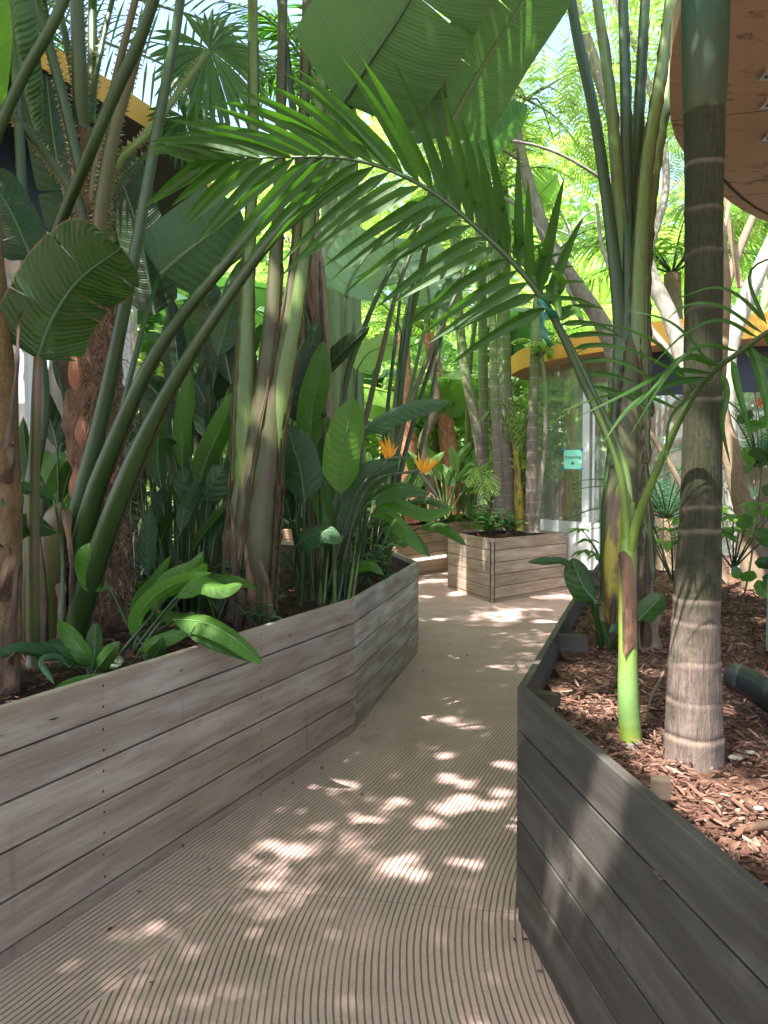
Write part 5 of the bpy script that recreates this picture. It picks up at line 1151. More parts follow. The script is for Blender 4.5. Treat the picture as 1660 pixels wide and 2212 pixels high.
RINGS = [1590, 1510, 1425, 1340, 1285, 1135, 1085, 860, 665, 545, 455, 365]
def krf(l_):
    v = None
    r = 1.0
    for rv in RINGS:
        lr = (1668 - rv) * 2.33 / FPX; q = l_ - lr
        r += .020 * math.exp(-(q / .010) ** 2) - .022 * math.exp(-((q - .016) / .010) ** 2) - .02 * math.exp(-((q + .05) / .04) ** 2)
    return r
mb = MB(); tube(mb, KP, [.094, .088, .074, .065, .057, .054, .055, .058], 40, n=420, ringf=krf, wob=.035, seed=3)
for i_, (uu_, vv_) in enumerate(mb.uv):
    x_ = 0.0
    for rv in RINGS:
        q = vv_ + .006 * math.sin(uu_ * 6.283 + rv) + .003 * math.sin(uu_ * 19 + rv) - (1668 - rv) * 2.33 / FPX; wq = .35 + .65 * abs(math.sin(rv * 1.7)); wq *= (.55 if rv < 900 else 1); x_ += wq * (.8 + .5 * mnoise.noise(V((uu_ * 9, rv, 0)))) * math.exp(-(q / (.005 + .005 * wq)) ** 2) - 1.1 * wq * math.exp(-((q - .013) / .005) ** 2)
    mb.var[i_] = x_
mb.build('trunk', M['king'], t)
mb = MB(); tube(mb, PL((1522, 246, 2.33), (1522, 235, 2.33), (1523, 180, 2.33), (1524, 60, 2.33), (1527, -80, 2.33), (1530, -260, 2.33)), [.0585, .0595, .063, .068, .068, .055], 32, n=40); mb.build('crownshaft', M['king_shaft'], t)
king_crown(t, P(1530, -255, 2.33), 8, 2.5, 'frond', 'stem', 5, el=66, nl=42, az0=.3, w=.045, Ll=.62)

m_, nt = newmat('young_palm_stalk'); tc = coords(nt); geo = nt.nodes.new('ShaderNodeNewGeometry'); sz = nt.nodes.new('ShaderNodeSeparateXYZ'); nt.links.new(geo.outputs['Position'], sz.inputs[0])
n1 = noi(nt, mapv(nt, tc.outputs['UV'], (7, 5, 1)), 2, 4); f_ = mth(nt, 'DIVIDE', mth(nt, 'SUBTRACT', mth(nt, 'ADD', sz.outputs[2], mth(nt, 'MULTIPLY', mth(nt, 'SUBTRACT', n1, .5), .35)), 1.30), .50, clamp=True)
cc_ = mixc(nt, f_, (.16, .25, .035), (.022, .05, .018)); p_, _ = principled(nt, mixc(nt, mth(nt, 'MULTIPLY', n1, .5), cc_, (.07, .10, .025)), .4, n1, .2, .003); out(nt, p_); M['young_stalk'] = m_
m_, nt = newmat('young_palm_shaft'); tc = coords(nt); geo = nt.nodes.new('ShaderNodeNewGeometry'); sz = nt.nodes.new('ShaderNodeSeparateXYZ'); nt.links.new(geo.outputs['Position'], sz.inputs[0])
n1 = noi(nt, mapv(nt, tc.outputs['Object'], (1, 1, .3)), 16, 5, .6); n2 = noi(nt, tc.outputs['Object'], 160, 3, .6); n3 = noi(nt, mapv(nt, tc.outputs['UV'], (40, 2, 1)), 1, 3)
z_ = mth(nt, 'ADD', sz.outputs[2], mth(nt, 'MULTIPLY', mth(nt, 'SUBTRACT', n1, .5), .12))
cc_ = ramp(nt, mth(nt, 'DIVIDE', mth(nt, 'SUBTRACT', z_, .66), .8, clamp=True), [(0, (.10, .13, .02)), (.10, (.14, .19, .02)), (.16, (.10, .17, .05)), (.30, (.16, .26, .08)), (.50, (.19, .27, .04)), (1, (.14, .22, .03))])
cc_ = mixc(nt, mth(nt, 'MULTIPLY', n3, .4), cc_, (.08, .15, .03)); cc_ = mixc(nt, mth(nt, 'MULTIPLY', mth(nt, 'SUBTRACT', n2, .60), 8, clamp=True), cc_, (.06, .09, .02)); cc_ = mixc(nt, mth(nt, 'MULTIPLY', mth(nt, 'SUBTRACT', n1, .60), 12, clamp=True), cc_, (.26, .22, .10))
p_, _ = principled(nt, cc_, .45, mth(nt, 'ADD', n3, n2), .25, .003); out(nt, p_); M['young_shaft'] = m_
# young king palm with the big arching frond
t = thing('young_palm', 'young palm with a bright lime-green stem, its great dark frond arching over the path', 'palm', P(1365, 1625, 2.46))
mb = MB(); tube(mb, PL((1366, 1640, 2.46), (1363, 1585, 2.46), (1358, 1500, 2.46), (1357, 1380, 2.46), (1356, 1250, 2.46), (1360, 1150, 2.46), (1364, 1085, 2.46)), [.033, .035, .033, .029, .027, .025, .010], 28, n=70, ringf=lambda l: 1 + .07 * math.exp(-((l - .055) / .006) ** 2) + .04 * math.exp(-((l - .12) / .005) ** 2)); mb.build('crownshaft', M['young_shaft'], t)
mb = MB(); tube(mb, PL((1367, 1640, 2.46), (1365, 1612, 2.46), (1364, 1598, 2.46)), [.036, .037, .036], 24, n=8); mb.build('stem_foot', M['cane'], t)
mb = MB(); mb.cv = .4; blade(mb, PL((1350, 1420, 2.425), (1356, 1380, 2.42), (1356, 1280, 2.415), (1350, 1215, 2.42), (1344, 1190, 2.44)), px(37, 2.42) / 2, -.15, .9, lambda s: min(1, s / .12) ** .7 * (1 - .5 * max(0, s - .6)), 18, 5, .04, seed=2, curl=.1, rib=False); mb.build('dry_sheath', M['husk_red'], t)
FR1 = PL((1358, 1180, 2.455), (1338, 1010, 2.43), (1262, 830, 2.40), (1192, 680, 2.36), (1130, 590, 2.33), (1050, 510, 2.30), (950, 425, 2.28), (850, 370, 2.26), (740, 341, 2.26), (600, 340, 2.28), (430, 346, 2.34))
RAD1 = (.018, .0125, .0105, .010, .009, .008, .007, .006, .005, .003, .0015)
def big_frond(t, pts, rads, side_n, specs, nl, seed, mat='frond', smat='stem'):
    mb = MB(); mb.cv = .2; p, rad, L = tube(mb, pts, rads, 10, n=60); fr = mb.build('frond', M[smat], t); LOC[fr] = LOC[t]
    rnd = random.Random(seed)
    for sg, s0, s1, ang0, ang1, lf, wd, dr in specs:
        for k in range(nl):
            s = s0 + (s1 - s0) * k / (nl - 1); f = s * (len(p) - 1.001); i = int(f); q = p[i].lerp(p[i + 1], f - i); tt = (p[i + 1] - p[i]).normalized()
            vn = (q - CAMP).normalized(); side = vn.cross(tt).normalized() * sg; k_ = (s - s0) / (s1 - s0)
            a = math.radians(ang0 + (ang1 - ang0) * k_) + rnd.gauss(0, .045)
            d = (tt * math.cos(a) + side * math.sin(a) + vn * rnd.uniform(-.22, .12)).normalized()
            lb = MB(); lb.cv = rnd.random() * .7; pn = (vn + V((0, 0, rnd.uniform(-.3, .3)))).normalized()
            one_leaflet(lb, q, d, lf(k_) * rnd.uniform(.93, 1.07), wd * rnd.uniform(.85, 1.1), dr * rnd.uniform(.6, 1.5), pn, 0, 7, .35, k + seed, m=2)
            o = lb.build('leaflet', M[mat], fr); o.parent = fr; LOC[o] = LOC[t]
    return fr
big_frond(t, FR1, RAD1, None, smat='young_stalk', nl=26, seed=1, specs=[
    (1, .40, .995, 42, 20, lambda k: .22 + .28 * math.sin(PI * (.18 + .72 * k)) - .10 * k, .042, .22),
    (-1, .40, .99, 78, 20, lambda k: .18 + .26 * math.sin(PI * (.15 + .68 * k)) - .08 * k, .041, .16)])
for k, (a, b, c) in enumerate((((1110, 560), (1128, 520), (1105, 470)), ((1150, 600), (1175, 560), (1160, 530)), ((1090, 545), (1078, 480), (1092, 440)), ((1180, 660), (1215, 610), (1190, 580)), ((1165, 640), (1200, 640), (1212, 690)), ((1200, 690), (1240, 668), (1262, 690)), ((1060, 520), (1040, 460), (1010, 420)), ((1020, 490), (1000, 430), (1010, 385)))):
    mb = MB(); mb.cv = .6; blade(mb, PL((*a, 2.33), (*b, 2.29), (*c, 2.22)), px(26, 2.3) / 2, .5 - .2 * k, .4, prof_leaflet, 8, 2, .1, seed=k); o = mb.build('leaflet', [M['frond'], M['midrib_dark']], t)
FR2 = PL((1360, 1180, 2.47), (1352, 1010, 2.50), (1285, 850, 2.52), (1225, 730, 2.54), (1175, 640, 2.56), (1130, 570, 2.6), (1060, 500, 2.66), (980, 470, 2.75))
big_frond(t, FR2, (.014, .010, .008, .007, .006, .005, .004, .002), None, [
    (1, .40, .80, 118, 84, lambda k: .21 - .06 * k, .020, .35)], 13, 2, smat='young_stalk')
FR3 = PL((1362, 1195, 2.45), (1382, 1110, 2.40), (1440, 970, 2.28), (1490, 870, 2.18), (1545, 800, 2.08), (1600, 760, 2.0), (1668, 712, 1.92), (1760, 672, 1.85))
fr3 = big_frond(t, FR3, (.016, .014, .011, .009, .008, .007, .006, .005), None, [(1, .80, .99, 60, 40, lambda k: .25, .03, .2)], 3, 3, smat='young_stalk')
for k, (pp, w_) in enumerate((
    ([(1500, 845, 2.15), (1420, 740, 2.1), (1300, 700, 2.12), (1196, 722, 2.15)], 13), ([(1510, 838, 2.14), (1400, 770, 2.1), (1290, 745, 2.12), (1204, 790, 2.15)], 13),
    ([(1478, 870, 2.15), (1380, 800, 2.1), (1300, 775, 2.1), (1225, 800, 2.14)], 14), ([(1470, 885, 2.2), (1380, 850, 2.15), (1290, 860, 2.1), (1190, 900, 2.1)], 12),
    ([(1530, 815, 2.1), (1440, 830, 2.05), (1360, 880, 2.05), (1300, 960, 2.05)], 26), ([(1540, 805, 2.1), (1450, 800, 2.05), (1350, 850, 2.0), (1240, 905, 2.0)], 20),
    ([(1560, 790, 2.07), (1480, 770, 2.0), (1420, 830, 2.0), (1370, 885, 2.0)], 22), ([(1640, 730, 1.95), (1560, 690, 1.9), (1480, 720, 1.9), (1400, 800, 1.92)], 13),
    ([(1650, 720, 1.95), (1560, 660, 1.9), (1480, 660, 1.9), (1420, 712, 1.92)], 14), ([(1600, 760, 2.0), (1520, 745, 1.95), (1450, 800, 1.95), (1350, 960, 2.0)], 13),
    ([(1660, 700, 1.9), (1600, 640, 1.9), (1540, 620, 1.9), (1450, 650, 1.95)], 12), ([(1580, 775, 2.0), (1590, 830, 1.97), (1610, 900, 1.95), (1625, 965, 1.95)], 28),
    ([(1620, 745, 1.98), (1640, 800, 1.95), (1655, 870, 1.92), (1662, 960, 1.9)], 32), ([(1555, 800, 2.05), (1570, 850, 2.0), (1560, 920, 2.0), (1580, 1010, 2.02)], 22),
    ([(1650, 722, 1.95), (1690, 780, 1.9), (1700, 850, 1.9)], 40), ([(1500, 850, 2.15), (1450, 900, 2.1), (1440, 980, 2.1), (1452, 1060, 2.1)], 10),
    ([(1540, 800, 2.08), (1500, 740, 2.05), (1440, 690, 2.05), (1340, 668, 2.1)], 11), ([(1660, 705, 1.9), (1620, 600, 1.88), (1660, 560, 1.85), (1720, 560, 1.85)], 14))):
    mb = MB(); mb.cv = (k * .37) % .6; blade(mb, PL(*pp), px(w_, 2.05) / 2 * .8, .2 * (k % 3) + .3, .4, prof_leaflet, 14, 2, .05, seed=k, rib=False); mb.build('leaflet', M['frond'], fr3); 
tie = thing('plastic_tie', 'torn green plastic tie knotted around the arching frond stalk', 'tie', P(1190, 690, 2.36))
for k, (pp, w_) in enumerate((([(1162, 648, 2.33), (1180, 662, 2.32), (1200, 680, 2.33), (1225, 672, 2.33)], 16), ([(1178, 672, 2.34), (1172, 700, 2.34), (1180, 730, 2.34), (1192, 748, 2.34)], 17), ([(1168, 640, 2.38), (1185, 650, 2.41), (1205, 668, 2.40), (1212, 690, 2.36)], 14), ([(1190, 655, 2.33), (1208, 660, 2.32), (1228, 684, 2.32)], 10))):
    mb = MB(); blade(mb, PL(*pp), px(w_, 2.33) / 2, .3 * k, .3, lambda s: .75 + .25 * math.sin(s * 13), 14, 2, .35, seed=k, rib=False); mb.build('strip', M['tie'], tie)

# giant bird of paradise behind it
t = thing('giant_bird_of_paradise', 'giant bird of paradise in the right bed, brown-sheathed trunk and a fan of straight stalks', 'plant', P(1350, 1400, 3.95))
mb = MB(); tube(mb, PL((1362, 1430, 3.98), (1358, 1330, 3.98), (1352, 1150, 3.98), (1350, 950, 3.98)), [.17, .145, .115, .08], 18, n=50, wob=.22, ringf=ringf_(.25, .12)); mb.build('trunk', M['brown_bark'], t)
G12 = [
    ([(1322, 1300, 3.9), (1328, 1100, 3.9), (1342, 900, 3.9), (1340, 700, 3.88), (1318, 480, 3.86), (1285, 250, 3.84), (1250, 90, 3.82), (1225, -60, 3.8)], (.06, .07, .055, .036, .030, .028, .026, .024), 'stem_blue', 0),
    ([(1390, 1250, 3.9), (1375, 1050, 3.9), (1362, 850, 3.9), (1350, 640, 3.9), (1338, 440, 3.9), (1318, 200, 3.9), (1282, -60, 3.9)], (.07, .07, .055, .04, .034, .028, .024), 'stem_lite', .9),
    ([(1350, 1000, 3.88), (1358, 800, 3.88), (1362, 620, 3.88), (1356, 420, 3.9), (1352, 200, 3.92), (1345, -60, 3.95)], (.06, .055, .042, .034, .028, .025), 'stem_blue', .9),
    ([(1372, 1000, 3.95), (1372, 800, 3.95), (1370, 560, 3.98), (1378, 300, 4.0), (1398, -60, 4.0)], (.06, .05, .038, .03, .025), 'stem', .9),
    ([(1380, 1000, 3.86), (1380, 800, 3.86), (1384, 560, 3.86), (1400, 340, 3.86), (1432, 140, 3.85), (1455, -60, 3.85)], (.06, .052, .04, .034, .03, .026), 'stem_lite', 2.9),
    ([(1390, 900, 4.0), (1392, 620, 4.05), (1412, 400, 4.1), (1450, 160, 4.15), (1480, -60, 4.2)], (.05, .035, .028, .026, .024), 'stem_lite', .9),
    ([(1352, 1200, 3.86), (1356, 1000, 3.84), (1366, 800, 3.85), (1372, 640, 3.88)], (.08, .075, .05, .012), 'stem_brown', 2.9),
    ([(1335, 1270, 3.83), (1326, 1150, 3.83), (1332, 1000, 3.84), (1345, 880, 3.86)], (.05, .05, .035, .012), 'stem_olive', .9)]
for k, (pp, rr, mt, eg) in enumerate(G12): stalk(t, PL(*pp), rr, M[mt], seed=70 + k, edge=eg, flat=.6, n=44, seg=14)
M['sheath_yellow'] = stemmat('yellowing_sheath', (.20, .20, .02), (.42, .30, .03), .45, spots=.5, c3=(.12, .07, .03))
for k, (pp, w_, mt) in enumerate((([(1395, 1400, 3.8), (1400, 1280, 3.78), (1398, 1150, 3.8)], 50, 'husk_dark'), ([(1330, 1430, 3.8), (1325, 1350, 3.78), (1330, 1250, 3.8)], 44, 'husk_dark'), ([(1378, 1180, 3.78), (1386, 1110, 3.78), (1382, 1050, 3.8)], 30, 'husk_dark'), ([(1360, 1430, 3.78), (1372, 1330, 3.75), (1380, 1180, 3.78)], 60, 'husk_dark'))):
    mb = MB(); mb.cv = .4; blade(mb, PL(*pp), px(w_, 3.8) / 2, .1, .9, prof_husk, 16, 4, .12, seed=k, rib=False); mb.build('dry_sheath', [M[mt], M['edge']], t)
stalk(t, PL((1336, 1400, 3.86), (1328, 1290, 3.83), (1328, 1180, 3.82), (1338, 1060, 3.83), (1346, 960, 3.86)), (.05, .055, .05, .035, .02), M['sheath_yellow'], 'sheath', edge=.9, seed=77, flat=.7, seg=14)
for k, (tp, dx, dy, dz) in enumerate(((P(1225, -60, 3.8), -1.3, -.8, .4), (P(1282, -60, 3.9), -1.0, 1.2, 1.0), (P(1345, -60, 3.95), .5, -1.5, 1.0), (P(1398, -60, 4.0), .6, 1.2, 1.3), (P(1455, -60, 3.85), 1.4, -.5, .8), (P(1480, -60, 4.2), 1.5, .6, .7))):
    tp2 = tp + V((dx * .2, dy * .2, .7)); stalk(t, [tp, tp + V((dx * .06, dy * .06, .35)), tp2], (.024, .018), M['stem'], seed=k); shade_leaf(t, tp2, tp2 + V((dx, dy, dz * .3)), .5, 50 + k)  # unseen leaves added overhead for the shade they throw

t = thing('bird_of_paradise', 'small bird of paradise in the right planter, one leaf reaching over the path', 'plant', P(1300, 1410, 3.85))
leaf(t, [(1288, 1300, 3.75), (1262, 1270, 3.75), (1245, 1230, 3.75), (1238, 1205, 3.75)], 62, 'bop', .2, .5, pet=[(1300, 1415, 3.85), (1292, 1350, 3.8)], pr=(.018, .011), seed=201, n=18, m=4)
leaf(t, [(1238, 1232, 3.75), (1215, 1214, 3.7), (1180, 1214, 3.65), (1140, 1214, 3.6)], 20, 'bop_blue', -.5, .4, pet=[(1305, 1415, 3.85), (1285, 1320, 3.8), (1262, 1262, 3.78)], pr=(.014, .008), seed=202)
leaf(t, [(1380, 1340, 3.6), (1400, 1320, 3.58), (1420, 1300, 3.56), (1434, 1282, 3.55)], 50, 'bop', .1, .3, pet=[(1320, 1415, 3.8), (1330, 1380, 3.7)], pr=(.010, .007), seed=203)
leaf(t, [(1370, 1340, 3.6), (1350, 1350, 3.56), (1330, 1358, 3.5), (1316, 1366, 3.5)], 26, 'bop_blue', -.4, .4, pet=[(1320, 1415, 3.8)], pr=(.010, .007), seed=204)
leaf(t, [(1318, 1400, 3.8), (1312, 1370, 3.8), (1300, 1340, 3.8)], 20, 'bop', .3, .5, pet=[(1315, 1420, 3.85)], pr=(.014, .01), seed=205)

# odds and ends in the right bed
def woodblock(name, label, u, v, Y, sx, sy, sz, rz, mat, cat='block'):
    o = thing(name, label, cat, P(u, v, Y)); R = Matrix.Rotation(rz, 3, 'Z'); mb = MB(); mb.cv = .5; c = P(u, v, Y); mb.box(c - R @ V((sx / 2, sy / 2, 0)) - V((0, 0, sz * .4)), R @ V((sx, 0, 0)), R @ V((0, sy, 0)), V((0, 0, sz)), 0)
    ob = mb.build('block', M[mat], o, smooth=False)
    bv = ob.modifiers.new('bevel', 'BEVEL'); bv.width = .004; bv.segments = 2
    return o
woodblock('wood_brace', 'dark wooden brace inside the right planter, beside the small bird of paradise', 1232, 1392, 3.72, .17, .035, .08, -.35, 'wood_shade', 'brace')
woodblock('wood_block', 'two pale offcut blocks of wood against the near corner of the right planter', 1183, 1512, 2.78, .085, .05, .045, -.5, 'wood_old', 'block')
woodblock('wood_stake', 'cut wooden stake end standing in the mulch behind the near planter wall', 1428, 1705, 2.0, .05, .04, .05, -.35, 'wood_old', 'stake')
woodblock('wood_brace', 'wooden brace near the far end of the right planter', 1290, 1250, 5.6, .2, .04, .10, -.35, 'wood_shade', 'brace')
t = thing('cane_piece', 'cut piece of dry cane lying on the mulch at the right edge', 'cane', P(1620, 1790, 1.9))
mb = MB(); tube(mb, PL((1572, 1802, 1.93), (1620, 1790, 1.88), (1700, 1775, 1.83)), [.011, .012, .013], 12, n=10); mb.build('cane', M['husk'], t)
mb = MB(); tube(mb, PL((1571, 1802, 1.932), (1576, 1801, 1.925)), [.0125, .0125], 12, n=2); mb.build('cut_end', M['cane'], t)
t = thing('drain_pipe', 'black corrugated drain pipe half buried in the mulch at the right', 'pipe', P(1640, 1500, 2.7))
mb = MB(); tube(mb, PL((1590, 1462, 2.85), (1625, 1480, 2.75), (1680, 1515, 2.6), (1740, 1560, 2.4)), .052, 20, n=60, ringf=lambda l: 1 + .05 * math.sin(l * 420), cap=False); mb.build('pipe', M['rubber'], t)
mb = MB(); tube(mb, PL((1591, 1462, 2.845), (1594, 1463, 2.84)), [.05, .05], 20, n=2); mb.build('end_plug', M['darkint'], t)
rnd = random.Random(12)
for k, (u, v, Y, s_) in enumerate(((1545, 1742, 2.05, .018), (1568, 1738, 2.05, .022), (1600, 1755, 2.0, .02), (1480, 1762, 2.0, .016), (1590, 1640, 2.3, .03), (1622, 1628, 2.3, .022), (1520, 1775, 1.95, .014), (1640, 1750, 1.95, .02), (1618, 1818, 1.85, .016))):
    o = thing('pebble', 'pale pebble on the red mulch, ' + ('left one of the pair behind the cane piece', 'right one of the pair behind the cane piece', 'just behind the cane piece', 'nearest the wooden stake', 'larger one right of the thick palm foot', 'at the right edge level with the palm foot', 'small one left of the cane piece', 'at the right edge above the cane piece', 'in front of the cane piece')[k], 'pebble', P(u, v, Y), 'pale pebbles on the red mulch')
    mb = MB(); R = 8; c = P(u, v, Y) + V((0, 0, .004)); ids = []
    for a in range(R):
        for b in range(5): th = PI * b / 4; ph = 2 * PI * a / R; rr = s_ * .75 * (1 + .25 * mnoise.noise(V((a, b, k * 3.3)))); ids.append(mb.add(c + V((math.sin(th) * math.cos(ph) * rr, math.sin(th) * math.sin(ph) * rr * .8, math.cos(th) * rr * .35))))
    for a in range(R):
        for b in range(4): mb.face((ids[a * 5 + b], ids[a * 5 + b + 1], ids[((a + 1) % R) * 5 + b + 1], ids[((a + 1) % R) * 5 + b]))
    mb.build('stone', M['stone'], o)
t = thing('dry_twig', 'thin dry twig lying on the mulch between the lime-green stem and the thick palm', 'twig', P(1420, 1500, 2.6)); mb = MB(); tube(mb, PL((1394, 1560, 2.5), (1410, 1500, 2.6), (1440, 1440, 2.9), (1450, 1400, 3.1)), [.003, .005, .004, .003], 6, wob=.3); mb.build('twig', M['brown_bark'], t)

def cycad(label, c, R, n, mat='cycad', seed=0, name='cycad'):
    t = thing(name, label, 'cycad', c); rnd = random.Random(seed); c = V(c)
    mb = MB(); tube(mb, [V((c.x, c.y, .7)), c], [.10, .09], 10, wob=.2); mb.build('trunk', M['brown_bark'], t)
    for k in range(n):
        az = k * 2.4; e = math.radians(rnd.uniform(10, 75)); h = V((math.cos(az), math.sin(az), 0)); L = R * rnd.uniform(.8, 1.1)
        pts = [c + h * L * s * math.cos(e) + V((0, 0, L * (s * math.sin(e) - .45 * s * s))) for s in (0, .33, .66, 1)]
        mb = MB(); mb.cv = rnd.random(); frond_mesh(mb, pts, 30, .17, .012, 62, .15, seed=k, rr=(.008, .003), n=2, vee=.3, jit=.05); mb.build('frond', [M[mat], M['stem']], t)
cycad('blue-green cycad with stiff arching fronds between the brown-sheathed plant and the thick palm', P(1440, 1120, 7.6), 1.2, 26, seed=1)
cycad('blue-green cycad behind the grey trunks near the right edge', P(1640, 1010, 6.6), 1.1, 22, seed=2)
cycad('small cycad against the glass of the far end of the right bed', P(1390, 1180, 8.4), .8, 16, seed=3)
def fatsia(label, c, n, R, size, mat='lime', seed=0):
    t = thing('fatsia', label, 'plant', c); rnd = random.Random(seed); c = V(c)
    for k in range(n):
        az = k * 2.4; h = V((math.cos(az), math.sin(az), 0)); tip = c + h * R * rnd.uniform(.4, 1) + V((0, 0, R * rnd.uniform(.6, 1.3)))
        mb = MB(); tube(mb, [c, c.lerp(tip, .6) + V((0, 0, .05)), tip], [.007, .004], 6, n=8, mi=1)
        for j in range(7):
            a = (j - 3) * .62; d = (h * math.cos(a) + V((-h.y, h.x, 0)) * math.sin(a) + V((0, 0, rnd.uniform(-.25, .1)))).normalized(); L = size * (1 - .09 * abs(j - 3))
            mb.cv = rnd.random(); blade(mb, [tip, tip + d * L * .5 + V((0, 0, .01)), tip + d * L - V((0, 0, .03))], L * .2, 0, .25, prof_lance, 6, 1, .03, 0, j, side=d.cross(V((0, 0, 1))), rib=False)
        mb.build('leaf', [M[mat], M['stem']], t)
fatsia('lobed-leaved bright plant between the brown-sheathed plant and the thick palm', P(1455, 1260, 5.6), 12, .42, .20, seed=1)
fatsia('lobed-leaved bright plant just right of the thick palm', P(1585, 1230, 5.4), 9, .36, .18, seed=2)
fatsia('lobed-leaved plant at the glass corner behind the young bird of paradise', P(1310, 1240, 6.4), 8, .3, .16, 'bop_lit', seed=3)
t = thing('climber', 'broad-leaved climber with an orange flower at the right edge beside the grey trunk', 'vine', P(1640, 1300, 4.2)); mb = MB(); tube(mb, PL((1600, 1330, 4.2), (1625, 1200, 4.2), (1640, 1080, 4.2), (1648, 960, 4.2), (1630, 840, 4.2)), [.006, .003], 5, n=20, wob=.4); mb.build('stem', M['stem_olive'], t)
rnd = random.Random(8)
for k in range(22):
    v = rnd.uniform(880, 1260); u = 1634 + rnd.gauss(0, 16); c = P(u, v, 4.2); d = V((rnd.gauss(0, 1), rnd.gauss(-.4, .4), rnd.uniform(-.9, .2))).normalized(); mb = MB(); mb.cv = rnd.random(); blade(mb, [c, c + d * .05, c + d * .11], .034, rnd.uniform(-.6, .6), .2, prof_paddle, 8, 2, .08, seed=k, rib=False); mb.build('leaf', M['bop_lit' if k % 3 else 'bop'], t)
mb = MB()
for k in range(14): c = P(1640, 868, 4.1); d = V((rnd.gauss(0, 1), rnd.gauss(0, 1), rnd.gauss(0, 1))).normalized() * .035; mb.quad(c, c + d * .5 + V((.005, 0, .004)), c + d, c + d * .5 - V((.005, 0, .004)))
mb.build('flower', M['redflower'], t)

# ============================================================ TREES ON THE RIGHT
feather_tree('grey smooth-barked tree leaning in an S curve left of the thick palm', PL((1635, 1300, 7.6), (1600, 1050, 7.8), (1530, 900, 8.0), (1475, 780, 8.2), (1455, 690, 8.3), (1425, 640, 8.4), (1395, 560, 8.5), (1372, 440, 8.6), (1340, 300, 8.7), (1300, 180, 8.8), (1248, 20, 8.9), (1215, -140, 9.0)),
             [.12, .11, .10, .095, .09, .085, .08, .075, .07, .065, .06, .05], [((-.5, 8.2, 8.6), 1.0, 0), ((2.4, 9.2, 8.0), 1.0, 1), ((4.8, 9.6, 8.8), 1.1, 0)],
             branches=[(PL((1395, 560, 8.5), (1440, 400, 8.6), (1420, 250, 8.8), (1380, 120, 9.0), (1330, 0, 9.1)), [.05, .03]), (PL((1480, 800, 8.2), (1400, 700, 8.6), (1310, 560, 9.0), (1290, 440, 9.2)), [.04, .02])])
feather_tree('pale-barked tree leaning to the upper right behind the thick palm', PL((1600, 1240, 7.2), (1585, 1050, 7.2), (1570, 900, 7.2), (1575, 760, 7.25), (1612, 650, 7.3), (1656, 550, 7.35), (1720, 400, 7.4)), [.09, .085, .09, .085, .08, .07, .06], [((5.2, 7.8, 6.6), 1.0, 1), ((4.0, 10.5, 6.4), .9, 0)], bark='pale_bark')
feather_tree('grey trunk sloping down to the right behind the arching frond', PL((1345, 1000, 10.6), (1336, 850, 10.4), (1312, 720, 10.2), (1240, 609, 10.0), (1185, 520, 9.9), (1130, 350, 9.8), (1105, 200, 9.8)), [.12, .11, .11, .10, .09, .07, .05], [((2.0, 10.4, 6.6), .95, 0), ((.4, 11.0, 6.9), .95, 1)],
             branches=[(PL((1130, 350, 9.8), (1060, 308, 9.5), (1000, 308, 9.2), (960, 330, 9.0)), [.025, .012]), (PL((1000, 306, 7.0), (1100, 303, 7.0), (1200, 328, 7.0), (1310, 392, 7.1), (1400, 470, 7.4)), [.010, .013, .016]), (PL((1080, 420, 9.8), (1150, 470, 9.7), (1200, 560, 9.7), (1260, 700, 9.8)), [.02, .03])])
feather_tree('brown leaning trunk low at the right edge behind the thick palm', PL((1632, 1310, 6.2), (1618, 1130, 6.3), (1585, 1000, 6.4), (1556, 880, 6.5), (1548, 700, 6.6), (1590, 560, 6.7), (1640, 440, 6.8)), [.10, .095, .085, .07, .05, .04, .03], [((5.0, 7.2, 5.2), .6, 0)], bark='brown_bark',
             branches=[(PL((1530, 1230, 5.9), (1500, 1140, 6.0), (1478, 1060, 6.1), (1420, 960, 6.2), (1370, 880, 6.3)), [.035, .03, .022, .018]), (PL((1600, 620, 6.6), (1575, 480, 6.6), (1560, 300, 6.7)), [.03, .015])])
feather_tree('slim dark trunk between the glass and the thick palm at the right', PL((1560, 1260, 6.0), (1540, 1100, 6.0), (1552, 900, 6.0), (1565, 760, 6.05), (1572, 620, 6.1), (1560, 480, 6.1)), [.045, .04, .038, .03, .03, .02], [((4.4, 8.4, 5.6), .6, 1)], bark='brown_bark')

# ============================================================ CANE PALMS IN THE ANGULAR PLANTER
def cane_palm(label, pts, r, flare=1.5, nf=7, Lf=1.7, seed=0, top='frond_lit', shaft=True, group='cane palms in the angular planter', ringstep=.2, matk='cane', ll=.34):
    t = thing('cane_palm', label, 'palm', pts[0], group)
    q = cr(pts, 10)[0]; lo = q[:8]
    mb = MB(); tube(mb, lo, [r * flare, r * 1.05, r, r * .95, r * .92, r * .9, r * .88, r * .86], 14, n=70, ringf=ringf_(ringstep, .10, seed, 14), wob=.04, seed=seed); mb.build('trunk', M[matk], t)
    mb = MB(); tube(mb, q[7:], [r * .95, r * 1.15, r * .9, r * .55], 12, n=14); mb.build('crownshaft', M['stem_lite'], t)
    king_crown(t, q[-1], nf, Lf, top, 'stem_lite', 100 + seed, el=58, nl=24, w=.03, Ll=ll)
    return t
CY = 10.9
cane_palm('cane palm leaning left, leftmost in the angular planter', PL((1052, 1135, CY), (1035, 950, CY), (1005, 800, CY), (990, 650, CY), (984, 480, CY), (980, 330, CY)), .075, seed=1)
cane_palm('cane palm with a white-flecked upper stem, second from the left in the angular planter', PL((1046, 1125, CY + .5), (1045, 950, CY + .5), (1044, 750, CY + .5), (1040, 560, CY + .5), (1036, 400, CY + .5)), .078, seed=2)
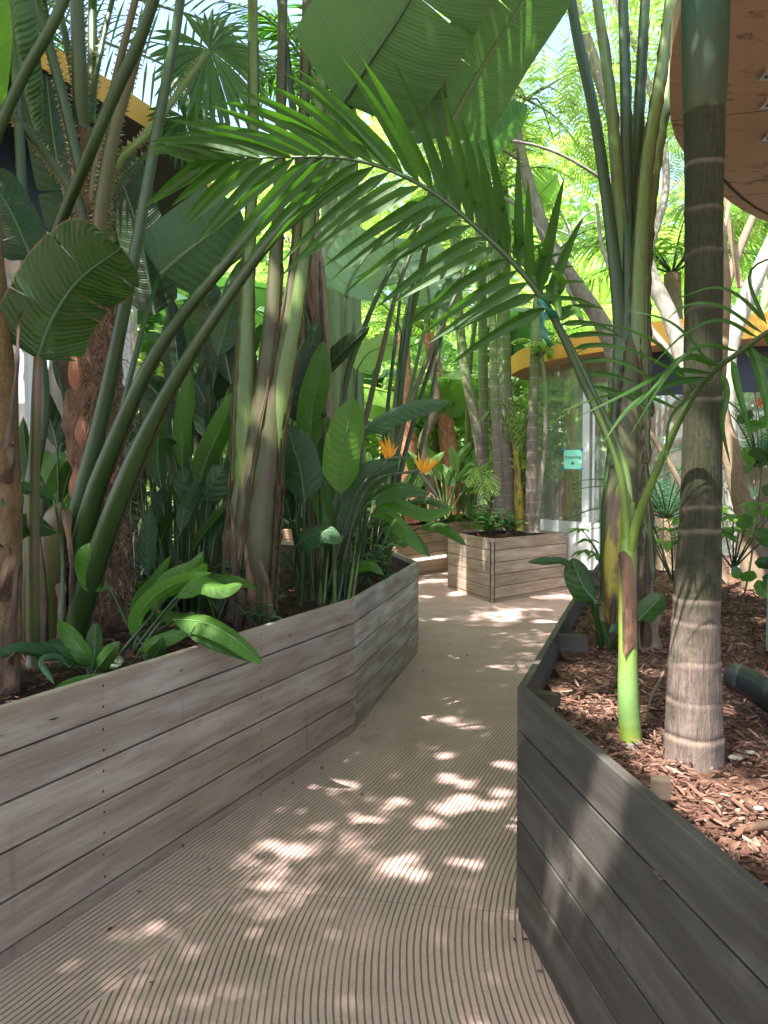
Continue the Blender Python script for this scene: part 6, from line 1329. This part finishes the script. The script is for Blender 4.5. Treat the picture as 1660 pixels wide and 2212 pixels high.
cane_palm('cane palm with the bulging grey foot at the front of the angular planter', PL((1080, 1145, CY - .4), (1074, 1000, CY - .4), (1067, 800, CY - .4), (1064, 600, CY - .4), (1064, 430, CY - .4)), .062, 2.3, seed=3)
cane_palm('thickest dark cane palm, in the middle of the angular planter', PL((1103, 1132, CY), (1097, 950, CY), (1089, 750, CY), (1088, 560, CY), (1086, 360, CY)), .105, 1.2, seed=4, Lf=2.0)
cane_palm('straight ringed cane palm towards the right of the angular planter, with a swollen green top', PL((1148, 1150, CY - .3), (1150, 1000, CY - .3), (1153, 850, CY - .3), (1160, 720, CY - .3), (1166, 600, CY - .3)), .082, 1.2, seed=5)
cane_palm('thin cane palm at the right end of the angular planter', PL((1160, 1150, CY - .5), (1168, 1060, CY - .5), (1178, 960, CY - .5), (1179, 850, CY - .5), (1172, 770, CY - .5)), .033, 1.3, 6, .7, 6, ringstep=.12, ll=.2)
t = thing('young_palm', 'young clumping palm with an orange-brown sheath between the canes of the angular planter', 'palm', P(1128, 1145, 10.7))
stalk(t, PL((1128, 1145, 10.7), (1122, 1080, 10.7), (1118, 1000, 10.7), (1112, 930, 10.7)), (.085, .07, .05, .02), M['sheath_yellow'], 'sheath', edge=.8)
for k in range(6):
    mb = MB(); frond_mesh(mb, PL((1120, 1050, 10.7), (1118 + (k - 2.5) * 5, 950, 10.7), (1118 + (k - 2.5) * 18, 860 + abs(k - 2.5) * 10, 10.6), (1118 + (k - 2.5) * 34, 850 + abs(k - 2.5) * 24, 10.5)), 14, .30, .028, 35, .5, seed=k); mb.build('frond', [M['frond_lit'], M['stem_lite']], t)
t = thing('parlour_palm', 'small palm with fine drooping fronds at the left side of the angular planter', 'palm', P(1045, 1130, 10.6))
for k, (a, b) in enumerate((((1042, 1010), (1048, 1095)), ((1030, 1005), (1010, 1050)), ((1050, 1020), (1075, 1070)))):
    mb = MB(); frond_mesh(mb, PL((1052, 1130, 10.7), (1050, 1060, 10.6), (*a, 10.5), (*b, 10.2)), 18, .28, .026, 60, .35, up=V((0, -1, .4)), seed=k, start=.35); mb.build('frond', [M['frond_lit'], M['stem_lite']], t)
herb('marigold', 'bushy green marigold with small orange flowers at the front corner of the angular planter', P(1058, 1158, 10.2), .26, 260, .10, 'shrub', 'flower', seed=11, stems=26)
herb('herb', 'low green herb in the angular planter, right of the marigold', P(1110, 1152, 10.3), .16, 120, .08, 'shrub', 'herb', seed=12, stems=14)
mg = [o for o in C.objects if o.name == 'marigold'][0]; mb = MB(); rnd = random.Random(2)
for k in range(60): c = P(1058 + rnd.gauss(0, 12), 1130 + rnd.gauss(0, 9), 10.1) ; c = c + V((0, 0, 0)); d = V((rnd.gauss(0, 1), rnd.gauss(0, 1), rnd.gauss(0, 1))).normalized() * .03; e = d.cross(V((0, 0, 1))) * .4; (k % 4 == 0) and mb.quad(c, c + d * .5 + e, c + d, c + d * .5 - e)
mb.build('flower', M['redflower'], mg)

# ============================================================ MIDDLE AND FAR GREENERY
def bamboo(label, pts, r, seed, mat='stem_lite', rs=.5):
    t = thing('green_cane', label, 'palm', pts[0], 'smooth green palm canes left of centre'); mb = MB(); tube(mb, pts, r, 16, n=60, ringf=ringf_(rs, .06, seed, 20)); mb.build('trunk', M[mat], t); king_crown(t, pts[-1], 7, 2.1, 'frond', 'stem_lite', seed, nl=26, w=.04, Ll=.5); return t
bamboo('yellow-green smooth cane behind the sunlit teal leaf, leftmost of three', PL((722, 1250, 8.2), (720, 900, 8.2), (716, 700, 8.2), (712, 450, 8.2), (708, 250, 8.2)), [.11, .10, .095, .09, .06], 11)
bamboo('thickest pale green cane, middle of three, with a ring at mid height', PL((742, 1250, 8.6), (740, 900, 8.6), (737, 700, 8.6), (736, 450, 8.6), (735, 200, 8.6)), [.15, .13, .13, .125, .08], 12)
bamboo('grey-green cane, rightmost of three behind the sunlit teal leaf', PL((775, 1250, 8.9), (768, 900, 8.9), (763, 700, 8.9), (760, 450, 8.9), (758, 230, 8.9)), [.12, .11, .10, .095, .06], 13)

def banana(label, c, n, R, h, seed, mat='banana_lit', trunk=None, fl=0, group=None):
    t = thing('banana_plant', label, 'banana plant', c, group); rnd = random.Random(seed); c = V(c)
    top = c + V((rnd.uniform(-.2, .2), 0, h)); mb = MB(); tube(mb, [c, c.lerp(top, .5), top], [.13, .11, .06], 12, n=16, wob=.1); mb.build('trunk', M[trunk or 'stem_olive'], t)
    for k in range(n):
        az = k * 2.4 + rnd.uniform(-.3, .3); e = math.radians(rnd.uniform(38, 82)); L = R * rnd.uniform(.8, 1.15); hh = V((math.cos(az), math.sin(az), 0))
        b0 = top + hh * L * .25 * math.cos(e) + V((0, 0, L * .35 * math.sin(e))); m1 = b0 + hh * L * .5 * math.cos(e) + V((0, 0, L * .4 * math.sin(e))); tp = b0 + hh * L * (.95 * math.cos(e) + .2) + V((0, 0, L * (.5 * math.sin(e) - .15)))
        stalk(t, [top - V((0, 0, .3)), top.lerp(b0, .6), b0], (.03, .02), M['stem_lite'], seed=k, seg=6, n=6)
        mb = MB(); mb.cv = rnd.random(); blade(mb, [b0, m1, tp], L * .16, 0, .3, prof_banana, 14, 2, .08, rnd.randint(1, 5), k, side=Matrix.Rotation(rnd.uniform(-.4, .4), 3, hh) @ hh.cross(V((0, 0, 1)))); mb.build('leaf', [M[mat], M['midrib']], t)
    return t
BN = [((.9, 13.6), 'banana plant with tall sunlit leaves behind the left canes of the angular planter', 1.2, 2.0), ((2.3, 14.6), 'banana plant with broad sunlit leaves beyond the angular planter', 2.2, 2.2),
      ((1.8, 16.5), 'banana plant far behind the cane palms', 1.6, 2.2), ((-.3, 13.8), 'banana plant right of the far pavilion edge', 1.6, 1.9), ((-1.4, 12.8), 'banana plant in the far planter, left part', 1.8, 2.0),
      ((-2.2, 10.6), 'banana plant behind the dark peeling trunk', 2.4, 2.3), ((.6, 18.5), 'banana plant at the end of the view over the bend', 2.4, 2.4), ((3.2, 17.5), 'banana plant behind the curved orange roof', 3.0, 2.4), ((5.6, 16.0), 'banana plant above the curved orange roof at right', 3.6, 2.2), ((-3.6, 12), 'banana plant behind the left pavilion', 3.0, 2.4)]
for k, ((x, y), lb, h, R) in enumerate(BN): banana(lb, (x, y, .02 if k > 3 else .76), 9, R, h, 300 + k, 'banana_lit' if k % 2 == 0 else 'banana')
t = thing('banana_plant', 'banana plant with a notched sunlit leaf under the feathery tree', 'banana plant', P(1010, 1110, 13.0))
leaf(t, [(1080, 512, 11.6), (1110, 480, 11.6), (1155, 432, 11.5), (1205, 378, 11.4)], 92, 'banana_lit', .3, .35, prof_banana, pet=[(1010, 1110, 13.0), (1015, 800, 12.2), (1050, 580, 11.8)], pr=(.05, .02), n=22, m=4, tears=5, seed=401, petmat='stem_lite')
leaf(t, [(925, 495, 6.2), (1000, 385, 6.1), (1060, 310, 6.0), (1140, 225, 5.9)], 86, 'banana', .5, .35, prof_banana, pet=[(835, 1240, 7.4), (870, 800, 7.0), (915, 560, 6.5)], pr=(.04, .02), n=22, m=4, tears=3, seed=402, petmat='stem_lite')
leaf(t, [(1000, 395, 6.2), (1020, 350, 6.3), (1036, 320, 6.4)], 80, 'banana', -.2, .3, prof_banana, n=12, m=3, seed=403)
def red_trunk(label, pts, r, seed):
    t = thing('red_barked_palm', label, 'palm', pts[0]); mb = MB(); tube(mb, pts, r, 14, n=50, wob=.3, ringf=ringf_(.16, .2, seed, 6), seed=seed); mb.build('trunk', M['red_bark'], t); king_crown(t, pts[-1], 9, 1.8, 'frond_lit', 'stem_lite', seed, nl=24, w=.04, Ll=.4)
red_trunk('red-barked palm trunk behind the upper orange flower', PL((890, 1130, 12.9), (884, 1000, 12.9), (878, 880, 12.9), (870, 720, 12.9)), [.14, .15, .12, .10], 1)
red_trunk('leaning red-barked palm trunk behind the leftmost cane palm', PL((985, 1110, 13.4), (968, 960, 13.4), (955, 860, 13.4), (925, 720, 13.4)), [.14, .15, .12, .10], 2)
t = thing('bare_tree', 'dark crooked bare trunk between the two red-barked palms', 'tree', P(935, 1120, 12.5)); mb = MB(); tube(mb, PL((938, 1125, 12.5), (930, 1040, 12.5), (915, 960, 12.5), (935, 900, 12.5), (945, 850, 12.5), (925, 780, 12.5)), [.10, .09, .08, .08, .06, .04], 10, n=40, wob=.3); mb.build('trunk', M['brown_bark'], t)
for k, (u, v, Y, h) in enumerate(((990, 1110, 12.6, .9), (1010, 1115, 13.4, 1.1), (965, 1120, 12.3, .8), (860, 1130, 12.0, .8), (830, 1140, 11.8, .9))):
    t = thing('bird_of_paradise', ('pale-stalked bird of paradise in the far planter, ' + ('right of the leaning red trunk', 'nearest to the angular planter', 'left of the leaning red trunk', 'left of the upright red trunk', 'leftmost one above the near planter rim')[k]), 'plant', P(u, v, Y)); rnd = random.Random(k); c = P(u, v, Y)
    for j in range(9):
        d = V((rnd.gauss(0, .25), rnd.gauss(0, .2), 1)); b0 = c + d * h * rnd.uniform(.5, .9); tp = b0 + d * .3 + V((rnd.gauss(0, .2), rnd.gauss(0, .15), .1)); stalk(t, [c, c.lerp(b0, .5), b0], (.02, .012), M['stem_lite'], seed=j, seg=6, n=6)
        mb = MB(); mb.cv = rnd.random(); blade(mb, [b0, b0.lerp(tp, .5), tp], .075, rnd.uniform(-.8, .8), .3, prof_paddle, 9, 2, .05, 0, j); mb.build('leaf', [M['banana_lit'] if j % 2 else M['bop_lit'], M['midrib']], t)

# tall feather palms and feathery trees behind
def tall_palm(label, c, h, seed, nf=14, Lf=3.2, mat='frond', r=.16, bark='brown_bark', Ll=.8, w=.05, nl=40):
    t = thing('feather_palm', label, 'palm', c); c = V(c); top = c + V((0, 0, h)); mb = MB(); tube(mb, [c, c.lerp(top, .5) + V((.1, 0, 0)), top], [r * 1.2, r, r * .8], 12, n=40, wob=.08, ringf=ringf_(.22, .08)); mb.build('trunk', M[bark], t)
    king_crown(t, top, nf, Lf, mat, 'stem', seed, el=48, droop=.7, nl=nl, w=w, Ll=Ll)
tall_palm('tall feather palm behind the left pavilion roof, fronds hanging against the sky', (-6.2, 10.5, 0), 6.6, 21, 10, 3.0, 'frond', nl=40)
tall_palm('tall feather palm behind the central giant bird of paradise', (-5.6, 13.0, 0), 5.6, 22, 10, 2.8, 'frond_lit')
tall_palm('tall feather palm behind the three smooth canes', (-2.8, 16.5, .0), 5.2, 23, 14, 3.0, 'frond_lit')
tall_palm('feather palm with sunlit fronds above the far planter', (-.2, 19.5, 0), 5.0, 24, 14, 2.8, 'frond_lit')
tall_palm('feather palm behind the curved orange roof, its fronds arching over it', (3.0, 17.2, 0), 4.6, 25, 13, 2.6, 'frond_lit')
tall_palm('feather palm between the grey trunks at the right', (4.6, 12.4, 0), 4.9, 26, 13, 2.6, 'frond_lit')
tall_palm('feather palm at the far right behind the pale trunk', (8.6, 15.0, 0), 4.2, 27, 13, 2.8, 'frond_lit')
t = thing('feather_palm', 'palm whose long thin leaflets hang against the open sky at the upper left', 'palm', (-4.6, 7.4, 0)); top_ = P(60, -60, 7.0)
mb = MB(); tube(mb, [V((-4.6, 7.4, 0)), V((-4.5, 7.3, 3)), top_], [.16, .13, .1], 12, n=30, ringf=ringf_(.22, .08)); mb.build('trunk', M['brown_bark'], t)
for k, pp in enumerate(([(60, -60, 7.0), (140, 40, 6.8), (230, 92, 6.6), (330, 128, 6.5), (470, 200, 6.4)], [(60, -60, 7.0), (200, -30, 6.9), (340, 10, 6.8), (480, 60, 6.7), (580, 140, 6.6)], [(60, -60, 7.0), (40, 60, 6.9), (70, 160, 6.8), (120, 260, 6.7)])):
    mb = MB(); mb.cv = .3; frond_mesh(mb, PL(*pp), 26, .62, .028, 84, .5, up=V((0, -1, .25)), seed=k, start=.1, rr=(.02, .006), jit=.05); mb.build('frond', [M['frond'], M['midrib_dark']], t)
FT = [((.9, 20.0), 8.4, 1.25, 'feathery tree behind the arching frond, centre'), ((4.6, 19.4), 8.0, 1.2, 'feathery tree above the curved orange roof'), ((-2.6, 21.0), 8.2, 1.3, 'feathery tree left of centre behind the palms'),
      ((8.6, 17.4), 7.6, 1.2, 'feathery tree right of the thick palm'), ((12.6, 21), 8.0, 1.5, 'feathery tree far right'), ((-7.8, 18.0), 8.4, 1.4, 'feathery tree above the left pavilion'), ((2.0, 27), 9.6, 1.7, 'distant feathery tree straight ahead'),
      ((-6.2, 27), 8.6, 1.7, 'distant feathery tree at the left'), ((7.5, 27), 9.0, 1.8, 'distant feathery tree behind the right pavilions')]
for k, ((x, y), z, s, lb) in enumerate(FT):
    rnd = random.Random(k + 50)
    cs = [((x, y, z), s, k), ((x + rnd.uniform(-2.2, 2.2), y + rnd.uniform(-1, 1), z - 2.6), s * .85, k + 1), ((x + rnd.uniform(-2.6, 2.6), y + rnd.uniform(-1, 1), z - 4.4), s * .7, k)]
    feather_tree(lb, [V((x, y, 0)), V((x + .3, y, z * .3)), V((x - .1, y, z * .6)), V((x + .1, y, z - .6))], [.22, .17, .13, .08], cs, dark=(k % 4 == 3))
SH = [leafball('bush_leaves', 5, (1.6, 1.2, 1.3), 2000, .17, 'shrub_lit'), leafball('bush_leaves_b', 6, (1.5, 1.2, 1.5), 2000, .22, 'banana_lit'), leafball('bush_leaves_c', 7, (1.7, 1.2, 1.4), 2000, .16, 'shrub')]
rnd = random.Random(77)
where = ['behind the left pavilion', 'left of the far pavilion', 'beside the far pavilion', 'behind the far planter', 'behind the leaning red trunk', 'straight beyond the bend', 'behind the angular planter', 'behind the curved orange roof', 'right of the curved roof', 'at the far right behind the trunks', 'at the far end of the right bed', 'far behind the right pavilion', 'in the farthest row at the left', 'in the farthest row, centre left', 'in the farthest row, centre', 'in the farthest row, centre right', 'in the farthest row at the right', 'at the foot of the pale tree']
XY = [(-4.2, 11.6), (-3.0, 13.4), (-.9, 20), (-.2, 15.0), (1.2, 15.2), (.7, 17.0), (2.6, 17.4), (4.2, 18.2), (7.4, 13.8), (7.0, 9.4), (8.8, 11.5), (9.5, 17), (-7, 24), (-3, 25), (1, 25), (5, 26), (9.5, 25), (8.0, 8.0)]
for k, (x, y) in enumerate(XY):
    s = 1.1 if y < 22 else 2.2; c = V((x, y, .9 * s)); t = thing('bush', ('dense leafy bush ', 'broad-leaved bush ', 'dark green bush ')[k % 3] + where[k], 'bush', (x, y, 0))
    for j in range(2 if y < 22 else 3):
        o = bpy.data.objects.new('foliage', SH[k % 3]); C.objects.link(o); o.parent = t; o.location = V((rnd.uniform(-.4, .4), rnd.uniform(-.2, .2), .9 * s + j * 1.5 * s)); o.scale = (s, s, s); o.rotation_euler = (0, 0, rnd.random() * 6)
# unseen tree added for shade, its crown holed along sun lines to place dapples
TS = to_sun
def ground(p): return (p[0] - p[2] * TS.x / TS.z, p[1] - p[2] * TS.y / TS.z)
DAPPLE_GAPS = []  # sun spots; crown leaves over them are left out
for u, v, r_ in ((475, 1790, 20), (505, 1805, 14), (585, 1838, 24), (628, 1850, 18), (665, 1690, 22), (700, 1700, 15), (640, 1660, 12), (740, 1650, 13), (850, 1895, 26), (905, 1905, 22), (880, 1868, 14), (930, 1790, 24), (965, 1760, 24),
                 (1005, 1738, 26), (1060, 1750, 22), (970, 1690, 20), (1005, 1702, 18), (1080, 1722, 16), (860, 1740, 12), (815, 1560, 14), (970, 1560, 16), (1015, 1575, 13), (850, 1545, 10), (1090, 1660, 18), (1000, 1420, 26), (940, 1412, 20), (1085, 1340, 22),
                 (925, 1290, 16), (985, 1875, 12), (960, 1640, 12), (1030, 1880, 10), (690, 1800, 9), (1040, 1330, 14), (1180, 1345, 26), (950, 1340, 14), (900, 1480, 14), (1040, 1480, 14), (560, 1760, 9), (780, 1780, 9)):
    Y = CAMH * FPX / (v - HV); p = P(u, v, Y); DAPPLE_GAPS.append((p.x, p.y, px(r_, Y) * .80))
for u, v, Y, r_ in ((1300, 1690, 1.93, 70), (1290, 1760, 1.95, 60), (1240, 1810, 2.1, 40), (1190, 1880, 2.3, 34), (1300, 1500, 2.8, 60), (1230, 1480, 2.9, 50), (1560, 1740, 2.05, 110), (1640, 1830, 1.9, 110), (1450, 1660, 2.3, 50), (1490, 1500, 2.3, 40), (1500, 1350, 2.3, 36), (1480, 1600, 2.25, 40),
                    (1362, 1480, 2.44, 34), (1362, 1560, 2.44, 34), (1360, 1400, 2.44, 24), (1340, 1000, 2.43, 20), (180, 800, 4.1, 24), (250, 1780, 3.0, 10), (1180, 1180, 10.5, 90), (1010, 1200, 10.5, 60), (430, 1370, 3.4, 20), (490, 1250, 3.4, 22), (720, 1170, 4.5, 30), (740, 950, 4.6, 30),
                    (1100, 100, 3.1, 60), (1050, 180, 3.2, 50), (1150, 40, 3.1, 50), (540, 860, 4.2, 16), (640, 640, 4.2, 20), (90, 700, 3.0, 14), (700, 420, 2.3, 50), (860, 450, 2.3, 50), (560, 400, 2.3, 40), (1500, 1000, 2.3, 30), (1510, 780, 2.3, 20)):
    p = P(u, v, Y); g = ground(p); DAPPLE_GAPS.append((g[0], g[1], px(r_, Y) * 1.1))
t = thing('feathery_tree', 'unseen feathery tree added at the left, crown gaps shaped to dapple the path', 'tree', (-4.6, .4, 0))
mb = MB(); tube(mb, [V((-4.6, .4, 0)), V((-4.5, .5, 2.4)), V((-4.2, 1.0, 4.2)), V((-3.8, 1.6, 5.6))], [.2, .17, .13, .09], 12, n=30, wob=.12); mb.build('trunk', M['grey_bark'], t)
rnd = random.Random(91); mb = MB()
for k in range(14):
    e = V((rnd.uniform(-6, .2), rnd.uniform(-3, 6.6), 0)); e.z = 5.3 + .26 * max(0, e.y); s0 = V((-4.0, 1.2, 5.0)); tube(mb, [s0, s0.lerp(e, .5) + V((rnd.gauss(0, .3), rnd.gauss(0, .3), .3)), e], [.05, .03, .008], 6, n=12, wob=.2)
mb.build('branch', M['grey_bark'], t)
mb = MB(); nq = 0
for k in range(7400):
    gx = rnd.uniform(-3.8, 3.0); gy = rnd.uniform(-.6, 11.6)
    if gx > 1.2 and rnd.random() < .35: continue
    y0 = gy + TS.y / TS.z * 5.6; z = 5.0 + .27 * max(0, y0) + rnd.uniform(0, 1.0); o = V((gx + TS.x / TS.z * z, gy + TS.y / TS.z * z, z))
    if mnoise.noise(V((o.x * .9, o.y * .9, 3.3))) > .34: continue
    a_ = rnd.random() * 6.283; out_ = V((math.cos(a_), math.sin(a_), rnd.uniform(-.3, .2))).normalized(); sv = out_.cross(V((rnd.gauss(0, .2), rnd.gauss(0, .2), 1))).normalized(); ll = rnd.uniform(.3, .6); mb.cv = rnd.random()
    if gy > 9.6 and gx < -.6: continue
    for j in range(9):
        s_ = (j + 1) / 9; q = o + out_ * ll * s_ + V((0, 0, -.3 * ll * s_ * s_)); pl = ll * .38 * math.sin(PI * (.14 + .78 * s_)) + .02
        for sg in (-1, 1):
            e = (sv * sg + out_ * .5).normalized() * pl; wv = out_ * .020; c_ = q + e * .5; g = ground(c_)
            if any((g[0] - x) ** 2 + (g[1] - y) ** 2 < (r_ + pl * .22) ** 2 for x, y, r_ in DAPPLE_GAPS): continue
            nq += 1; mb.face((mb.add(q, (0, 0)), mb.add(q + e * .5 + wv, (.5, .5)), mb.add(q + e, (0, 1)), mb.add(q + e * .5 - wv, (-.5, .5))), 0)
mb.build('crown', M['feather'], t)
# leaf litter and grit along the foot of the planters
r = random.Random(44); mb = MB()
for k in range(150):
    if k % 3: 
        i_ = r.choice((0, 1, 2)); seg = [((-1.21, 2.43), LP[1]), (LP[1], LP[2]), (RP[0], RP[1])][i_]; f = r.random(); x = seg[0][0] + (seg[1][0] - seg[0][0]) * f; y = seg[0][1] + (seg[1][1] - seg[0][1]) * f; x += (r.random() ** 2 * .16 + .012) * (1 if i_ < 2 else -1)
    else: y = r.uniform(1.8, 9); x = xl(y) + r.uniform(.1, 1.1)
    mb.cv = r.random(); L = r.uniform(.006, .028) * (1.6 if k % 11 == 0 else 1); an = r.random() * 6.28; d = V((math.cos(an), math.sin(an), 0)) * L; e = V((-d.y, d.x, 0)) * r.uniform(.15, .4); o = V((x, y, .004))
    ids = [mb.add(o), mb.add(o + d * .5 + e + V((0, 0, .004))), mb.add(o + d + V((0, 0, .002 + L * .15))), mb.add(o + d * .5 - e + V((0, 0, .003)))]; mb.face(ids)
tag(mb.build('leaf_litter', mch, smooth=False), kind='stuff')
